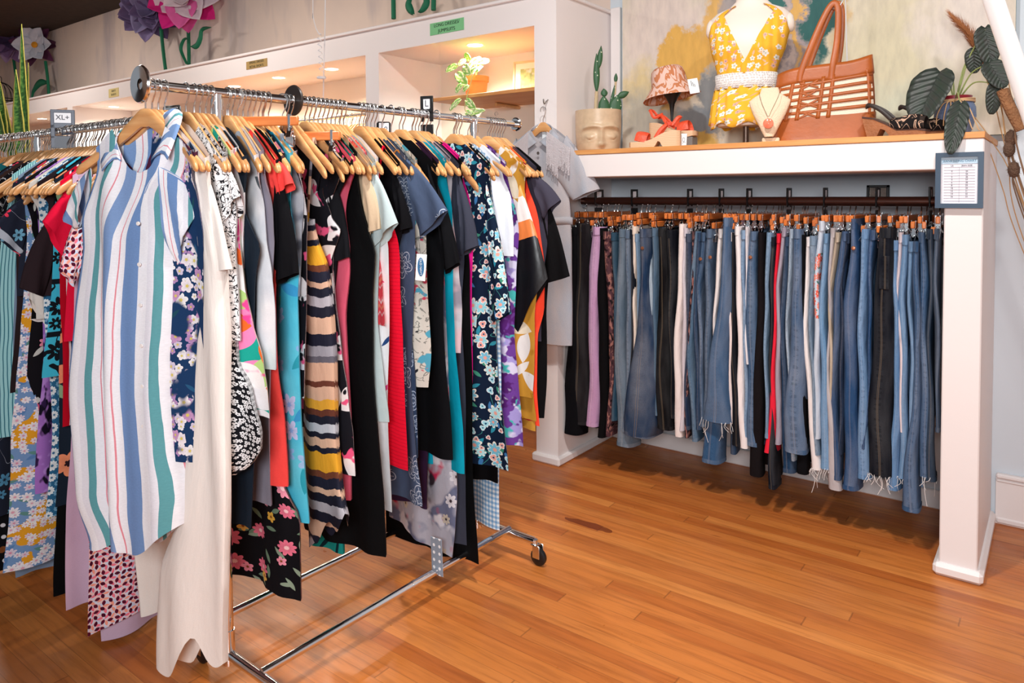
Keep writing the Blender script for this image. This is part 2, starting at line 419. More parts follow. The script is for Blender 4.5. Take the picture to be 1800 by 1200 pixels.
for i, (x0, x1) in enumerate(((-3.445, -3.328), (-7.715, -7.60))):
    struct('wall_divider', MB().box(((x0+x1)/2, 3.4525, 1.1375), (x1-x0, .575, 2.275)), WHITEP)
struct('wall_block', MB().box((-2.1025, 3.4525, 1.2175), (.135, .575, 2.435)).box((-2.028, 3.4525, 2.425), (.014, .575, .02), bev=.004), WHITEP)
struct('wall_header', MB().box((-1.185, 3.42, 1.54), (1.70, .64, .108), bev=.003), WHITEP)
struct('wall_post', MB().box((-.276, 3.42, .797), (.118, .64, 1.594), bev=.004), WHITEP)
tag(MB().box((-1.125, 3.4175, 1.606), (1.82, .645, .023), bev=.002).build('shelf_board', PLY), 'long plywood shelf board topping the white alcove over the jeans', 'shelf')
struct('baseboard_niche', MB().box((-1.185, 3.732, .0425), (1.70, .016, .085), bev=.005), WHITEP)
struct('baseboard_block', MB().box((-2.1035, 3.4425, .0225), (.173, .595, .045), bev=.009), WHITEP)
struct('baseboard_post', MB().box((-.276, 3.41, .023), (.156, .656, .046), bev=.012), WHITEP)
struct('baseboard_back', MB().box((1.2, 3.729, .015), (2.8, .022, .03), bev=.008), WHITEP)
struct('trim_1', MB().box((1.2, 3.732, .10), (2.8, .016, .2)).box((1.2, 3.725, .205), (2.8, .03, .02), bev=.006).box((1.2, 3.729, .185), (2.8, .022, .014), bev=.005), WHITEP)
# corner post beside the block, next to the canvas
struct('trim_2', MB().box((-1.995, 3.725, 2.03), (.06, .03, .83), bev=.004), WHITEP)
# recessed lamps in the cubby soffits
LAMP = emit('lamp_glow', (1, .90, .74), 14.0)
LRING = simple('lamp_ring', 'fff6ea', .5)
for i, (px, py, pw) in enumerate(((835, 80, 6.2), (583, 122, 5), (490, 137, 5), (412, 152, 5), (200, 188, 5), (112, 203, 4), (74, 209, 4))):
    p = atZ(px, py, 2.272)
    names = ['recessed soffit lamp above the potted trailing plant', 'recessed soffit lamp beside the white divider, behind the curled ribbon', 'recessed soffit lamp under the olive sign, second left of the ribbon',
             'recessed soffit lamp just left of the olive sign', 'recessed soffit lamp under the small yellow sign', 'recessed soffit lamp just left of the far divider', 'recessed soffit lamp farthest along, above the size card']
    t = thing('recessed_lamp', names[i], 'lamp', (p.x, p.y, 2.275), 0, 'recessed soffit lamps')
    MB().lathe([(.043, -.001), (.052, -.004), (.056, -.001)], n=24).build('lamp_rim', LRING, t)
    MB().lathe([(0, -.003), (.044, -.003)], n=24).build('lamp_lens', LAMP, t)
    l = bpy.data.lights.new('soffit_light', 'SPOT'); l.energy = pw*17; l.color = (1, .94, .80); l.spot_size = 2.6; l.spot_blend = .9; l.shadow_soft_size = .04
    lo = bpy.data.objects.new('soffit_light', l); COL.objects.link(lo); lo.location = (p.x, p.y, 2.262)
# canvas
t = thing('canvas_painting', 'large abstract canvas in beige, ochre, grey and teal behind the shelf display', 'painting', (-1.945, 3.715, 1.64))
n_ = 2
mb = MB(); mb.add([(0, -.012, 0), (1.785, -.012, 0), (1.785, -.012, .95), (0, -.012, .95)], [(0, 1, 2, 3)], [(0, 0), (1.785, 0), (1.785, .95), (0, .95)]); mb.build('painted_face', paint_mat(), t)
MB().box((.8925, .006, .475), (1.785, .034, .95), bev=.003).build('canvas_edge', simple('teal_edge', '2f8483', .6), t)
# wall plate in the alcove
a = atY(1523, 352, 3.72); b = atY(1563, 325, 3.72); w, h = b.x-a.x, b.z-a.z
t = thing('wall_plate', 'small black-framed glossy square plate on the alcove wall above the jeans rod', 'wall plate', ((a.x+b.x)/2, 3.733, (a.z+b.z)/2))
mb = MB()
for s_ in (-1, 1): mb.box((s_*(w/2-.006), -.004, 0), (.012, .016, h), bev=.002).box((0, -.004, s_*(h/2-.006)), (w, .016, .012), bev=.002)
mb.build('plate_frame', BLACKP, t)
MB().box((0, 0, 0), (w-.02, .006, h-.02)).build('plate_face', simple('glossy_plate', '8d7f76', .12, .3, bump=(30, .5)), t)
MB().lathe([(0, .012), (.012, .012), (.014, 0)], n=16, M=Matrix.Rotation(PI/2, 3, 'X')).build('plate_knob', CHROME, t)
# ---------------------------------------------------------------- signs on the fascia
def sign(p0, p1, lines, col, txt, label, size):
    a = atY(*p0, YF-.001); b = atY(*p1, YF-.001); w = b.x-a.x; h = a.z-b.z
    t = thing('shop_sign', label, 'sign', ((a.x+b.x)/2, YF-.0015, (a.z+b.z)/2))
    MB().box((0, 0, 0), (w, .002, h)).build('sign_card', simple('sign_'+col, col, .7), t)
    for i, s_ in enumerate(lines):
        text_mesh('sign_lettering', s_, size, simple('ink', txt, .8), t, (0, -.0015, (len(lines)-1)*size*.62-i*size*1.24), (PI/2, 0, 0))
# upper-left and lower-right corners of each card in the wall plane
sign((756, 42), (815.5, 52), ['LONG DRESSES/', 'JUMPSUITS'], '7cc48a', '1d2a22', 'green paper sign reading long dresses jumpsuits above the lit cubby', .027)
sign((433, 109), (470, 116), ['SPRING DRESSES', 'RETAIL SHORTS'], 'a98b52', '5a3d12', 'olive paper sign with two dark lines between the ribbon and the chrome end disc', .024)
sign((191, 157), (209, 169), ['SKIRTS', 'SHORTS'], 'd6c384', '8d7338', 'pale yellow paper sign farthest along the white fascia', .026)
# ---------------------------------------------------------------- hangers
def hanger_z(w, hw=.215):
    s = abs(w)/hw; return -.082 + .012*(1-min(1, s/.25))**2*0 - .150*max(0, s-.08)**.93
def hanger_y(w, hw=.215): return -.03*(abs(w)/hw)**2
def hook_mb(low=-.075, r=.0021, R=.0175):
    pts = [(0, 0, low), (0, 0, -.046), (.004, 0, -.038), (.012, 0, -.024)]
    pts += [(R*math.cos(a), 0, R*math.sin(a)-.001) for a in [math.radians(d) for d in range(-20, 215, 15)]]
    return MB().tube(pts, r, 6)
def shirt_hanger_mb(hw=.215):
    mb = MB(); rows = []; uv = []
    ws = [-hw, -hw+.004, -hw+.012]+[-hw+.02+(2*hw-.04)*i/30 for i in range(31)]+[hw-.012, hw-.004, hw]
    for i, w in enumerate(ws):
        s = abs(w)/hw; e = min(1, max(0.08, math.sqrt(max(0, 1-((abs(w)-(hw-.014))/.014)**2)) if abs(w) > hw-.014 else 1))
        h = (.050-.024*min(1, s*1.6)) * e; t = .0075*max(e, .4); zc = hanger_z(w, hw)-.004; y = hanger_y(w, hw)
        ring = []
        for k in range(10):
            a = 2*PI*k/10; cx, cz = math.cos(a), math.sin(a)
            ring.append((w, y+t*math.copysign(abs(cx)**.6, cx), zc+h/2*math.copysign(abs(cz)**.75, cz)))
        rows.append(ring); uv.append([(w, k*.006) for k in range(10)])
    mb.grid(rows, uv, True)
    for r0 in (0, (len(ws)-1)*10):
        mb.f.append([r0+k for k in range(10)] if r0 else [r0+k for k in range(10)][::-1]); mb.mi.append(0)
    return mb
_H = None
def shirt_hanger(loc, rz, label, group=None, tilt=0.0, z=0.0, hook=0.0):
    """one wooden hanger; origin on the rail's axis; hook = turn of the whole hanger about the vertical"""
    global _H
    if _H is None:
        _H = shirt_hanger_mb().build('clothes_hanger', HWOOD); hk = hook_mb().build('hook', STEEL, _H); o = _H
    else: o = copy_tree(_H)
    o.location = loc; o.rotation_euler = (0, tilt, rz)
    tag(o, label, 'hanger', group)
    if group is None and 'group' in o: del o['group']
    return o
_P = {}
def pant_hanger(loc, rz, label, low=0.0, group=None):
    key = round(low, 3)
    if key not in _P:
        o = MB().box((0, 0, -.078-low), (.36, .014, .027), bev=.0025).build('clip_hanger', PWOOD)
        hook_mb(-.07-low).build('hook', STEEL, o)
        cl = MB()
        cl.box((0, 0, -.105-low), (.007, .018, .032), bev=.001).box((0, -.007, -.085-low), (.007, .0025, .05)).box((0, .007, -.085-low), (.007, .0025, .05))
        for s_ in (-1, 1):
            cl.box((0, s_*.006, -.137-low), (.024, .0022, .034), R=Matrix.Rotation(-s_*.12, 3, 'X'), bev=.0008)
            cl.box((0, s_*.0105, -.113-low), (.015, .0022, .03), R=Matrix.Rotation(s_*.45, 3, 'X'), bev=.0008)
        cl.tube([(-.012, 0, -.122-low), (.012, 0, -.122-low)], .004, 8)
        a = cl.build('clip', CHROME, o); a.location = (-.155, 0, 0)
        b = a.copy(); COL.objects.link(b); b.parent = o; b.location = (.155, 0, 0)
        _P[key] = o
    else: o = copy_tree(_P[key])
    o.location = loc; o.rotation_euler = (0, 0, rz); tag(o, label, 'hanger', group)
    return o
# ---------------------------------------------------------------- garments
def interp(poly, z):
    # poly: list of (w, z), z falling
    if z >= poly[0][1]: return poly[0][0]
    for (w0, z0), (w1, z1) in zip(poly, poly[1:]):
        if z0 >= z >= z1:
            t = (z0-z)/max(1e-6, z0-z1); t = t*t*(3-2*t)*.6+t*.4; return w0+(w1-w0)*t
    return poly[-1][0]
class Frame:
    def __init__(s, o, wd, dd): s.o = Vector(o); s.w = Vector(wd).normalized(); s.d = Vector(dd).normalized()
    def loc(s, px, py):
        p = on_plane(px, py, s.d, s.d.dot(s.o)) - s.o; return (p.dot(s.w), p.z)
    def pt(s, w, d, z): return s.o + s.w*w + s.d*d + Vector((0, 0, z))
def cloth_body(fr, R, L, mat, name, seed=0, neck=.075, nd=.07, t0=.013, fold=.017, hem=None, strap_top=None, nu=26, nv=40, parent=None, inset=0.0, kf=1.0, band=None):
    """closed front and back panels between the left and right outlines, draped on the hanger line"""
    rd = random.Random(seed); o = fr.o
    zt = R[0][1]; zR, zL = R[-1][1], L[-1][1]
    ks = [(rd.uniform(14, 24)*kf, rd.uniform(0, 6.28), rd.uniform(.5, 1), rd.uniform(-1.5, 1.5)), (rd.uniform(30, 46)*kf, rd.uniform(0, 6.28), rd.uniform(.4, .75), rd.uniform(-3, 3)), (rd.uniform(55, 80)*kf, rd.uniform(0, 6.28), rd.uniform(.1, .25), rd.uniform(-3, 3))]
    mb = MB(); rows = []; uvs = []
    us = [-math.cos(PI*i/nu) *.5*.7+(-1+2*i/nu)*.65 for i in range(nu+1)]; us = [u/us[-1] for u in us]
    loop = [(u, -1) for u in us] + [(u, 1) for u in us[::-1][1:-1]]
    wtop_r, wtop_l = R[0][0], L[0][0]; wref = sorted(p[0] for p in R)[len(R)//2]
    for j in range(nv+1):
        v = j/nv; row = []; ur = []
        for (u, sd) in loop:
            wt = wtop_r*u if u >= 0 else -wtop_l*u
            if strap_top is not None: z0 = strap_top - (.03*(1-u*u) if sd < 0 else -.0)
            else:
                z0 = hanger_z(min(abs(wt), .3)) + .022 - .004*u*u
                if abs(wt) < neck: z0 -= (nd if sd < 0 else nd*.25)*(1-(wt/neck)**2)
            zh = zL+(zR-zL)*(u+1)/2
            if hem: zh += hem(u)
            z = z0+(zh-z0)*v
            wr, wl = interp(R, z), interp(L, z)
            if j == 0: w = wt
            else:
                q = min(1, v*5.5); q = q*q*(3-2*q); wi = (wl+wr)/2+u*(wr-wl)/2; w = wt*(1-q)+wi*q
            th = t0*math.sqrt(max(0, 1-u*u*.94))*(.8+.5*min(1, v*3)) - inset
            if strap_top is None: th = max(th, .0100*max(0, 1-v*5))
            bl = max(0, 1-v*4); A = fold*(min(1, v*1.6)*.9+.1)
            f = sum(a*math.sin(k*w*1.0+ph+dr*z+(.35 if sd > 0 else 0)) for k, ph, a, dr in ks)
            d = hanger_y(min(abs(w), .215))*bl + sd*th + A*f*(1-.35*u*u)
            w += .35*A*math.sin(9*z+ks[0][1])*abs(u)
            row.append(fr.pt(w, d, z)-o); ur.append((u*wref*(1.0+.0*v) + (0 if sd < 0 else 1.31), -z))
        rows.append(row); uvs.append(ur)
    mb.grid(rows, uvs, True)
    ob = mb.build(name, mat, parent, 80)
    if parent is None: ob.location = o
    return ob
def sleeve(fr, q, mat, parent, seed=0, th=.016, name='sleeve', cuff=None):
    """q = shoulder, outer cuff, inner cuff, armpit as (w, z)"""
    S, C1, C2, A = [Vector((a[0], a[1])) for a in q]; rd = random.Random(seed); n = 12; m = 20; ph = rd.uniform(0, 6)
    rows = []; uvs = []
    for j in range(n+1):
        v = j/n; bow = math.sin(v*PI)*.012
        a = S.lerp(C1, v); b = A.lerp(C2, v); sgn = 1 if C1.x >= 0 else -1
        a = a+Vector((sgn*bow, bow*.6)); row = []; ur = []
        for k in range(m):
            an = 2*PI*k/m; c = .5+.5*math.cos(an); p = b.lerp(a, c)
            t = th*(.75+.5*v)*math.sin(an)*(1 if abs(math.sin(an)) < 2 else 1)
            d = t + .006*math.sin(c*9+ph+v*4)*(.3+v) + hanger_y(.2)*(1-v)*.8
            row.append(fr.pt(p.x, d, p.y)-fr.o); ur.append((p.x+.003*k, -p.y))
        rows.append(row); uvs.append(ur)
    mb = MB(); mb.grid(rows, uvs, True)
    o = mb.build(name, mat, parent, 80)
    if cuff:
        mb = MB(); mb.grid([[p for p in rows[-2]], [p for p in rows[-1]]], [uvs[-2], uvs[-1]], True)
        for i, p in enumerate(mb.v): mb.v[i] = p + Vector(((.003 if k_ else 0) for k_ in (0, 0, 0)))
        e = [[(p-(sum(r, Vector())/len(r)))*1.06+(sum(r, Vector())/len(r)) for p in r] for r in (rows[-3], rows[-2], rows[-1])]
        mb = MB(); mb.grid(e, [uvs[-3], uvs[-2], uvs[-1]], True); mb.build('cuff', cuff, o, 80)
    return o
def ribbon_strap(fr, pts, wid, mat, parent, name='strap'):
    mb = MB(); L = spline([fr.pt(*p)-fr.o for p in pts], 5); mb.tube(L, wid, 6, True, flat=.35, up=tuple(fr.w)); return mb.build(name, mat, parent, 80)
# ---------------------------------------------------------------- textile prints
def pat(key, fn, **kw):
    if key not in MATS:
        n = N('print_'+key); v = n.uv(); MATS[key] = n.cloth(fn(n, v), **kw)
    return MATS[key]
def outline_flowers(n, base, v, scale, r0, col, k=5, w=.0016, dens=.8):
    o = n.vor(v, scale, .9); d = n.vmath('SUBTRACT', v, o['Position']); x, y, _ = n.sep(d)
    rc = n.nd('ShaderNodeSeparateColor'); n.put(rc.inputs[0], o['Color'])
    ang = n.math('ADD', n.math('ARCTAN2', y, x), n.math('MULTIPLY', rc.outputs[0], 6.28)); rad = n.vmath('LENGTH', d)
    live = n.math('LESS_THAN', rc.outputs[2], dens); m = 0.0
    for f in (1.0, .62, .3):
        R = n.math('MULTIPLY_ADD', n.math('ABSOLUTE', n.math('COSINE', n.math('MULTIPLY', ang, k/2))), r0*f*.5, r0*f*.55)
        e = n.math('LESS_THAN', n.math('ABSOLUTE', n.math('SUBTRACT', rad, R)), w); m = n.math('MAXIMUM', m, e)
    sp = n.math('MULTIPLY', n.math('LESS_THAN', n.math('ABSOLUTE', n.math('SINE', n.math('MULTIPLY', ang, k))), .12), n.math('LESS_THAN', rad, r0*.9))
    return n.mix(n.math('MULTIPLY', n.math('MULTIPLY', n.math('MAXIMUM', m, sp), live), .75), base, col)
def cluster(n, base, v, s, th, print_fn):
    m = n.ramp(n.noise(n.vmath('ADD', v, (4, 9, 2)), s, 2)[0], [(th-.01, (0, 0, 0)), (th+.01, (1, 1, 1))]); return n.mix(m, base, print_fn)
def hstripes(n, v, period, stops, wob=.02):
    y = n.math('ADD', n.sep(v)[1], n.math('MULTIPLY', n.math('SUBTRACT', n.noise(n.vmath('MULTIPLY', v, (1, .3, 1)), 9, 3)[0], .5), wob))
    return n.ramp(n.math('FRACT', n.math('DIVIDE', y, period)), stops, 'CONSTANT')
WSTR = [(0, 'eef0f7'), (.045, 'e38f9c'), (.060, 'eef0f7'), (.13, '7394c6'), (.34, 'eef0f7'), (.46, 'e3e4ee'), (.54, '5f9ea6'), (.625, 'eef0f7'), (.70, 'e38f9c'), (.712, 'eef0f7'), (.79, '7f9dcb'), (.95, 'eef0f7')]
BRS = [(0, '1d1e2c'), (.05, 'cda78f'), (.13, '1f2030'), (.19, '97959f'), (.24, '5f5d68'), (.27, 'cda78f'), (.36, '64382c'), (.39, 'cda78f'), (.45, 'd19a34'), (.50, '5f3428'), (.53, '1d1e2c'), (.57, 'b6bac4'), (.61, '1d1e2c'), (.64, 'cda78f'), (.68, '1d1e2c'), (.71, 'd79b2c'), (.80, '6a3c2b'), (.83, '1f2030'), (.88, 'cda78f'), (.91, '1d1e2c'), (.95, 'a9a6ae')]
M = lambda k: MATS[k]
pat('stripe_linen', lambda n, v: n.vstripes(v, .128, WSTR, 0, .006), weave=.2)
pat('geo', lambda n, v: n.leaves(n.leaves(n.leaves(lin('f2c4c4'), v, 52, .010, .008, ['c9d4ec', 'd5dcee'], 1, (5, 7), .3), v, 52, .009, .004, ['f0788c', 'f5a08c'], 1.0, (1, 2), .3), v, 52, .0085, .0052, ['4d0f2a', '5e1430'], 1.0, (3.3, 1.7), .3))
pat('navy_blossom', lambda n, v: cluster(n, n.leaves(lin('1c3a63'), v, 14, .02, .005, ['1f4a5c', '2a5a80'], .4), v, 7, .5, n.flowers(n.flowers(lin('1c3a63'), v, 42, .014, ['d6cde2', 'b690c0', 'efeef2'], 5, .3, .8, 'd9c86a'), v, 30, .017, ['f1f0f2', 'efe9f0', 'c79ac6'], 5, .35, .8, 'd9c86a', (2, 5))))
pat('scribble', lambda n, v: n.lines(n.lines(lin('efeef0'), v, 22, '1c1c22', .09, 2, 2), v, 30, '1c1c22', .08, 1, 1.5))
pat('ditsy', lambda n, v: n.flowers(lin('15161c'), v, 85, .0062, ['eceef2'], 5, .4, .97, '15161c', rnd=.6))
pat('lime_teal', lambda n, v: n.blotch(n.leaves(n.leaves(n.leaves(lin('1ea797'), v, 9, .07, .045, ['f3eef0', 'f6f2f2', 'ff8cc0'], .95, (1, 6)), v, 9, .06, .03, ['b7db86', 'c6e29a'], .75), v, 11, .045, .03, ['ff6fb0', 'f4efee', 'f0702e'], .6, (6, 2)), v, 14, ['f06a30', 'f04c9a'], [.64, .64], .02), rough=.6)
pat('satin_grey', lambda n, v: n.leaves(n.blotch(lin('dfe3ea'), v, 9, ['c3cbd8', 'f4f5f8'], .58, .1), v, 6, .05, .02, ['b9c5d6', '5c646c'], .35), rough=.38, spec=.5)
pat('turq_floral', lambda n, v: n.flowers(n.leaves(n.blotch(lin('43b8d8'), v, 6, ['62cbe2'], .5, .15), v, 9, .05, .016, ['2e9fb4', '3a9ad0', '58b8a0'], .7), v, 12, .03, ['9cc4ec', '86b9e8', 'b8c8ee'], 6, .5, .55, '7fa6dc'))
pat('brown_stripe', lambda n, v: hstripes(n, v, .62, BRS, .035), rough=.6)
pat('bw_pink', lambda n, v: n.blotch(n.leaves(lin('18181f'), v, 9, .06, .035, ['f2eef0', 'f2eef0'], .8), v, 16, ['ef5d8c', '18181f'], [.62, .64], .015))
pat('chevron', lambda n, v: n.ramp(n.math('FRACT', n.math('ADD', n.math('DIVIDE', n.sep(v)[1], .085), n.math('MULTIPLY', n.math('PINGPONG', n.sep(v)[0], .010), 14))), [(0, 'ee4c58'), (.3, 'f6808a'), (.4, 'f9d9da'), (.47, 'ef5a5e'), (.6, 'f58a70'), (.7, 'ee4c58'), (.85, 'f7b9bd'), (.92, 'e8485a')], 'CONSTANT'))
pat('slate_line', lambda n, v: outline_flowers(n, lin('46546e'), v, 9, .045, 'c9d2e2', 5))
pat('navy_line', lambda n, v: outline_flowers(n, lin('2b3a54'), v, 13, .03, 'a9b8cf', 6))
pat('multi_print', lambda n, v: n.blotch(n.lines(lin('c9c5bc'), v, 26, '85857f', .12, 2, 1), v, 17, ['4f9cb5', 'c0405a', '23232a'], [.62, .64, .66], .01))
pat('paisley', lambda n, v: n.flowers(n.flowers(n.lines(n.leaves(lin('101f36'), v, 19, .02, .007, ['3c74a8', '2f8fa6', '3f8f78'], .85), v, 7, '3f8f8a', .012, 1, 1), v, 15, .028, ['8ed2de', '74bdd6', 'a9dde4'], 7, .45, .9, 'e8a090', ring='e8e6dc'), v, 24, .014, ['a2d8e2', 'e9a79b'], 3, .35, .5, '1d4f74', (6, 3), ring='dfeaf0'))
pat('purple_floral', lambda n, v: n.blotch(lin('d9d4ee'), v, 13, ['a79bd8', '55246f', '49b8b6', '6d3f95'], [.5, .50, .6, .54], .02))
pat('gold_satin', lambda n, v: n.blotch(n.leaves(n.leaves(lin('cf9638'), v, 7, .07, .028, ['ece8e6', 'e9dcc4'], .8), v, 9, .05, .016, ['b87f24', 'f0ece8'], .8, (1, 1)), v, 9, ['b87f24'], .66, .02), rough=.32, spec=.5)
pat('gold_red', lambda n, v: n.blotch(n.leaves(n.blotch(lin('d39c3d'), v, 7, ['bf1630'], .55, .01), v, 9, .04, .02, ['f1e9e2', 'e6c070'], .6), v, 12, ['8f1226'], .68), rough=.4, spec=.4)
pat('orange_satin', lambda n, v: n.ramp(n.math('ADD', n.sep(v)[1], n.math('MULTIPLY', n.sep(v)[0], .25)), [(0, 'e8792e'), (.24, 'f2a45c'), (.36, 'ece6e2'), (.46, 'e98445'), (.53, '121217')], 'CONSTANT'), rough=.32, spec=.5)
pat('chiffon', lambda n, v: n.flowers(n.blotch(lin('b4b6c4'), v, 8, ['6a7390', 'c8325a', '40323c', 'd9d9e2'], [.55, .64, .63, .6], .04), v, 9, .03, ['c9c2b4', 'd8dae4'], 7, .4, .4, '3a2f38'), rough=.55)
pat('gingham', lambda n, v: n.mul(n.vstripes(v, .018, [(0, 'eef3f8'), (.5, 'a8c8e4')], 0), n.vstripes(v, .018, [(0, 'ffffff'), (.5, 'b4d0e8')], 1)))
pat('grey_dot', lambda n, v: n.dots(lin('8d99a8'), v, .026, .0055, 'eef0f4'))
pat('daisy', lambda n, v: n.flowers(n.flowers(lin('2d678f'), v, 36, .010, ['7fb0d0'], 8, .3, 1, '2d678f', (3.3, 1.2), .2), v, 24, .0165, ['e9f0f4'], 10, .25, 1, '3a6f96', rnd=.12))
pat('purple_black', lambda n, v: n.blotch(n.blotch(lin('a672c6'), v, 22, ['bd8edb'], .55, .03), n.vmath('MULTIPLY', v, (1, .5, 1)), 24, ['1a1326', '33204a'], [.56, .6], .02))
pat('black_pink', lambda n, v: n.flowers(n.leaves(lin('131117'), v, 16, .025, .008, ['c8c9c4', 'e6e0de'], .6), v, 11, .032, ['df6c8c', 'ef93a8', 'd95a7e'], 7, .45, .8, 'f3d0d0'))
pat('yellow_floral', lambda n, v: n.flowers(n.flowers(n.blotch(n.leaves(lin('7397c4'), v, 24, .018, .006, ['5f8f8a', '5a84b8'], .8), v, 10, ['e3a028'], .56, .006), v, 34, .0135, ['e9e4ec', 'e2d4e4'], 7, .5, .9, 'd88aa8'), v, 26, .016, ['f0edf2'], 8, .5, .7, 'e0a0b4', (3, 8)))
pat('aqua_stripe', lambda n, v: n.vstripes(v, .011, [(0, 'a4dbe0'), (.72, '3c7d8e')], 0, .012))
pat('polka_black', lambda n, v: n.dots(lin('101014'), v, .045, .0075, 'dfe0e6'))
pat('navy_star', lambda n, v: n.flowers(n.flowers(n.lines(lin('232838'), v, 5, '9aa0b0', .006, 1, 1), v, 12, .022, ['e23a54', 'e23a54'], 5, .8, .8, 'e23a54'), v, 10, .022, ['79b8d8', '5b9cc4'], 6, .6, .6, '232838', (5, 1)))
pat('lineart', lambda n, v: n.lines(n.lines(lin('101015'), v, 6, 'e8e8ec', .025, 2, 2), v, 11, 'd8d8e0', .02, 1, 2))
pat('tribal', lambda n, v: n.mix(n.math('GREATER_THAN', n.math('ABSOLUTE', n.math('SUBTRACT', n.math('FRACT', n.math('DIVIDE', n.sep(v)[1], .17)), .5)), .45), n.lines(n.flowers(lin('42bbd8'), v, 14, .03, ['13181f'], 8, .5, .8, '42bbd8', rnd=.3), n.vmath('MULTIPLY', v, (1, .8, 1)), 14, '13181f', .10, 1, .8), '13181f'))
pat('red_track', lambda n, v: n.vstripes(v, .085, [(0, 'bd0a24'), (.74, '14203c'), (.85, 'f0eaf0'), (.93, 'bd0a24')], 0, .01))
pat('palm', lambda n, v: n.leaves(n.leaves(lin('178c86'), v, 9, .08, .012, ['0a2b33', '0e3a40'], .9), v, 12, .06, .008, ['0b2c34', '5cc0b0'], .8, (2, 9)))
pat('black_maxi', lambda n, v: n.flowers(n.flowers(n.leaves(lin('101015'), v, 22, .02, .006, ['8ba08c', '6d8872'], .55), v, 11, .030, ['e87792', 'f29ab0'], 9, .35, .7, 'f6c9cc'), v, 16, .016, ['eab64a', 'efc060', 'f29ab0'], 5, .4, .4, '8a4a20', (4, 1)))
pat('peacock', lambda n, v: n.blotch(lin('0e3a52'), v, 26, ['1a7fa0', '08202e'], [.55, .6], .03))
pat('tropical', lambda n, v: n.flowers(n.leaves(lin('1a2533'), v, 8, .07, .018, ['5f8f6a', '8fb08a', 'e8e4e0'], .6), v, 7, .04, ['f0966e', 'f2a880'], 5, .4, .5, '2a1a20'))
pat('tie_dye', lambda n, v: n.blotch(lin('c2bcc2'), v, 10, ['8d8894', 'd8b6bc'], .55, .08))
pat('marble', lambda n, v: n.blotch(lin('7c7f8b'), v, 11, ['4f535e', 'a9abb4'], .55, .06))
pat('white_marks', lambda n, v: n.leaves(lin('eef0f4'), v, 9, .03, .007, ['2a4a80', 'e8488c', '1c1c22'], .5))
pat('red_rib', lambda n, v: n.vstripes(v, .012, [(0, 'ea1434'), (.75, 'd61230')], 1, .02))
pat('lilac_knit', lambda n, v: n.blotch(lin('c9a9c2'), v, 4, ['d3b4cc'], .5, .2))
# ---------------------------------------------------------------- rail 1 (towards the camera) and rail 2 (to the left)
BZ1, BZ2, BY2 = 1.705, 1.650, 1.165
def bar1(y): return Vector((-1.885+.03*(y-1.2), y, BZ1))
def frame1(t, rot=0.0):
    return Frame(bar1(t), (math.cos(rot), math.sin(rot), 0), (-math.sin(rot), math.cos(rot), 0))
def frame2(x, rot=0.0):
    return Frame((x, BY2, BZ2), (math.sin(rot)*-1, -math.cos(rot), 0), (-math.cos(rot), math.sin(rot), 0))
USED = {1: [], 2: []}
GLIST = []
def solve(mk, R, wt, a, b, rot, zmin):
    for _ in range(40):
        m = (a+b)/2; fr = mk(m, rot); w = sum(fr.loc(*p)[0] for p in R)/len(R)
        if w > wt: a = m
        else: b = m
    return (a+b)/2
HTILT = random.Random(4)
def garment(rail, short, label, cat, mat, R, wt=.205, rot=None, at=None, L=None, sl=None, sl2=None, slmat=None, cuff=None, name='dress', straps=None, hang='shirt', hl=None, **kw):
    rd = random.Random(label); mk = frame1 if rail == 1 else frame2
    if rot is None: rot = rd.uniform(-.06, .06)
    if at is None:
        s = solve(mk, R[1:] if len(R) > 3 else R, wt, .93 if rail == 1 else -2.2, 2.62 if rail == 1 else -4.4, rot, 0)
    else: s = at
    step = .017 if rail == 1 else -.03; gap = kw.pop('gap', 0)
    if USED[rail]:
        last = USED[rail][-1]
        if (s-last)*(1 if step > 0 else -1) < abs(step): s = last+step
    USED[rail].append(s+gap)
    fr = mk(s, rot)
    Rm = [fr.loc(*p) for p in R]; Lm = [fr.loc(*p) for p in L] if L else [(-w*rd.uniform(.92, 1.02), z) for w, z in Rm]
    if straps is None:
        sh = kw.pop('sh', .205 if sl else rd.uniform(.15, .19))
        if Rm[0][0] < sh: Rm[0] = (sh, Rm[0][1])
        if abs(Lm[0][0]) < sh: Lm[0] = (-sh, Lm[0][1])
    fl = .016 - (BZ1 if rail == 1 else BZ2)
    Rm = [(w, max(z, fl)) for w, z in Rm]; Lm = [(w, max(z, fl)) for w, z in Lm]
    if straps is not None: kw['strap_top'] = Rm[0][1]
    ob = cloth_body(fr, Rm, Lm, mat, name, seed=label, **kw)
    tag(ob, label, cat)
    if sl:
        q = [fr.loc(*p) for p in sl]; sleeve(fr, q, slmat or mat, ob, label, cuff=cuff)
        q2 = [fr.loc(*p) for p in sl2] if sl2 else [(-w, z) for w, z in q]; sleeve(fr, q2, slmat or mat, ob, label+'b', cuff=cuff)
    if straps is not None:
        for sg in (-1, 1):
            wa = abs(straps); zt = hanger_z(wa)+.022; wb = .8*abs(Rm[0][0]); z0 = Rm[0][1]
            ribbon_strap(fr, [(sg*wa, .012, zt-.05), (sg*wa, .0, zt+.002), (sg*(wa*.5+wb*.5), -.01, (zt+z0)/2), (sg*wb*.98, -.014, z0-.01)], .006, mat, ob)
    if hl is not False:
        o = shirt_hanger(fr.o, rot if rail == 1 else PI/2-rot, hl or ('wooden hanger holding the '+short))
    GLIST.append((rail, s, [round(a[0], 2) for a in Rm], short))
    return ob, fr
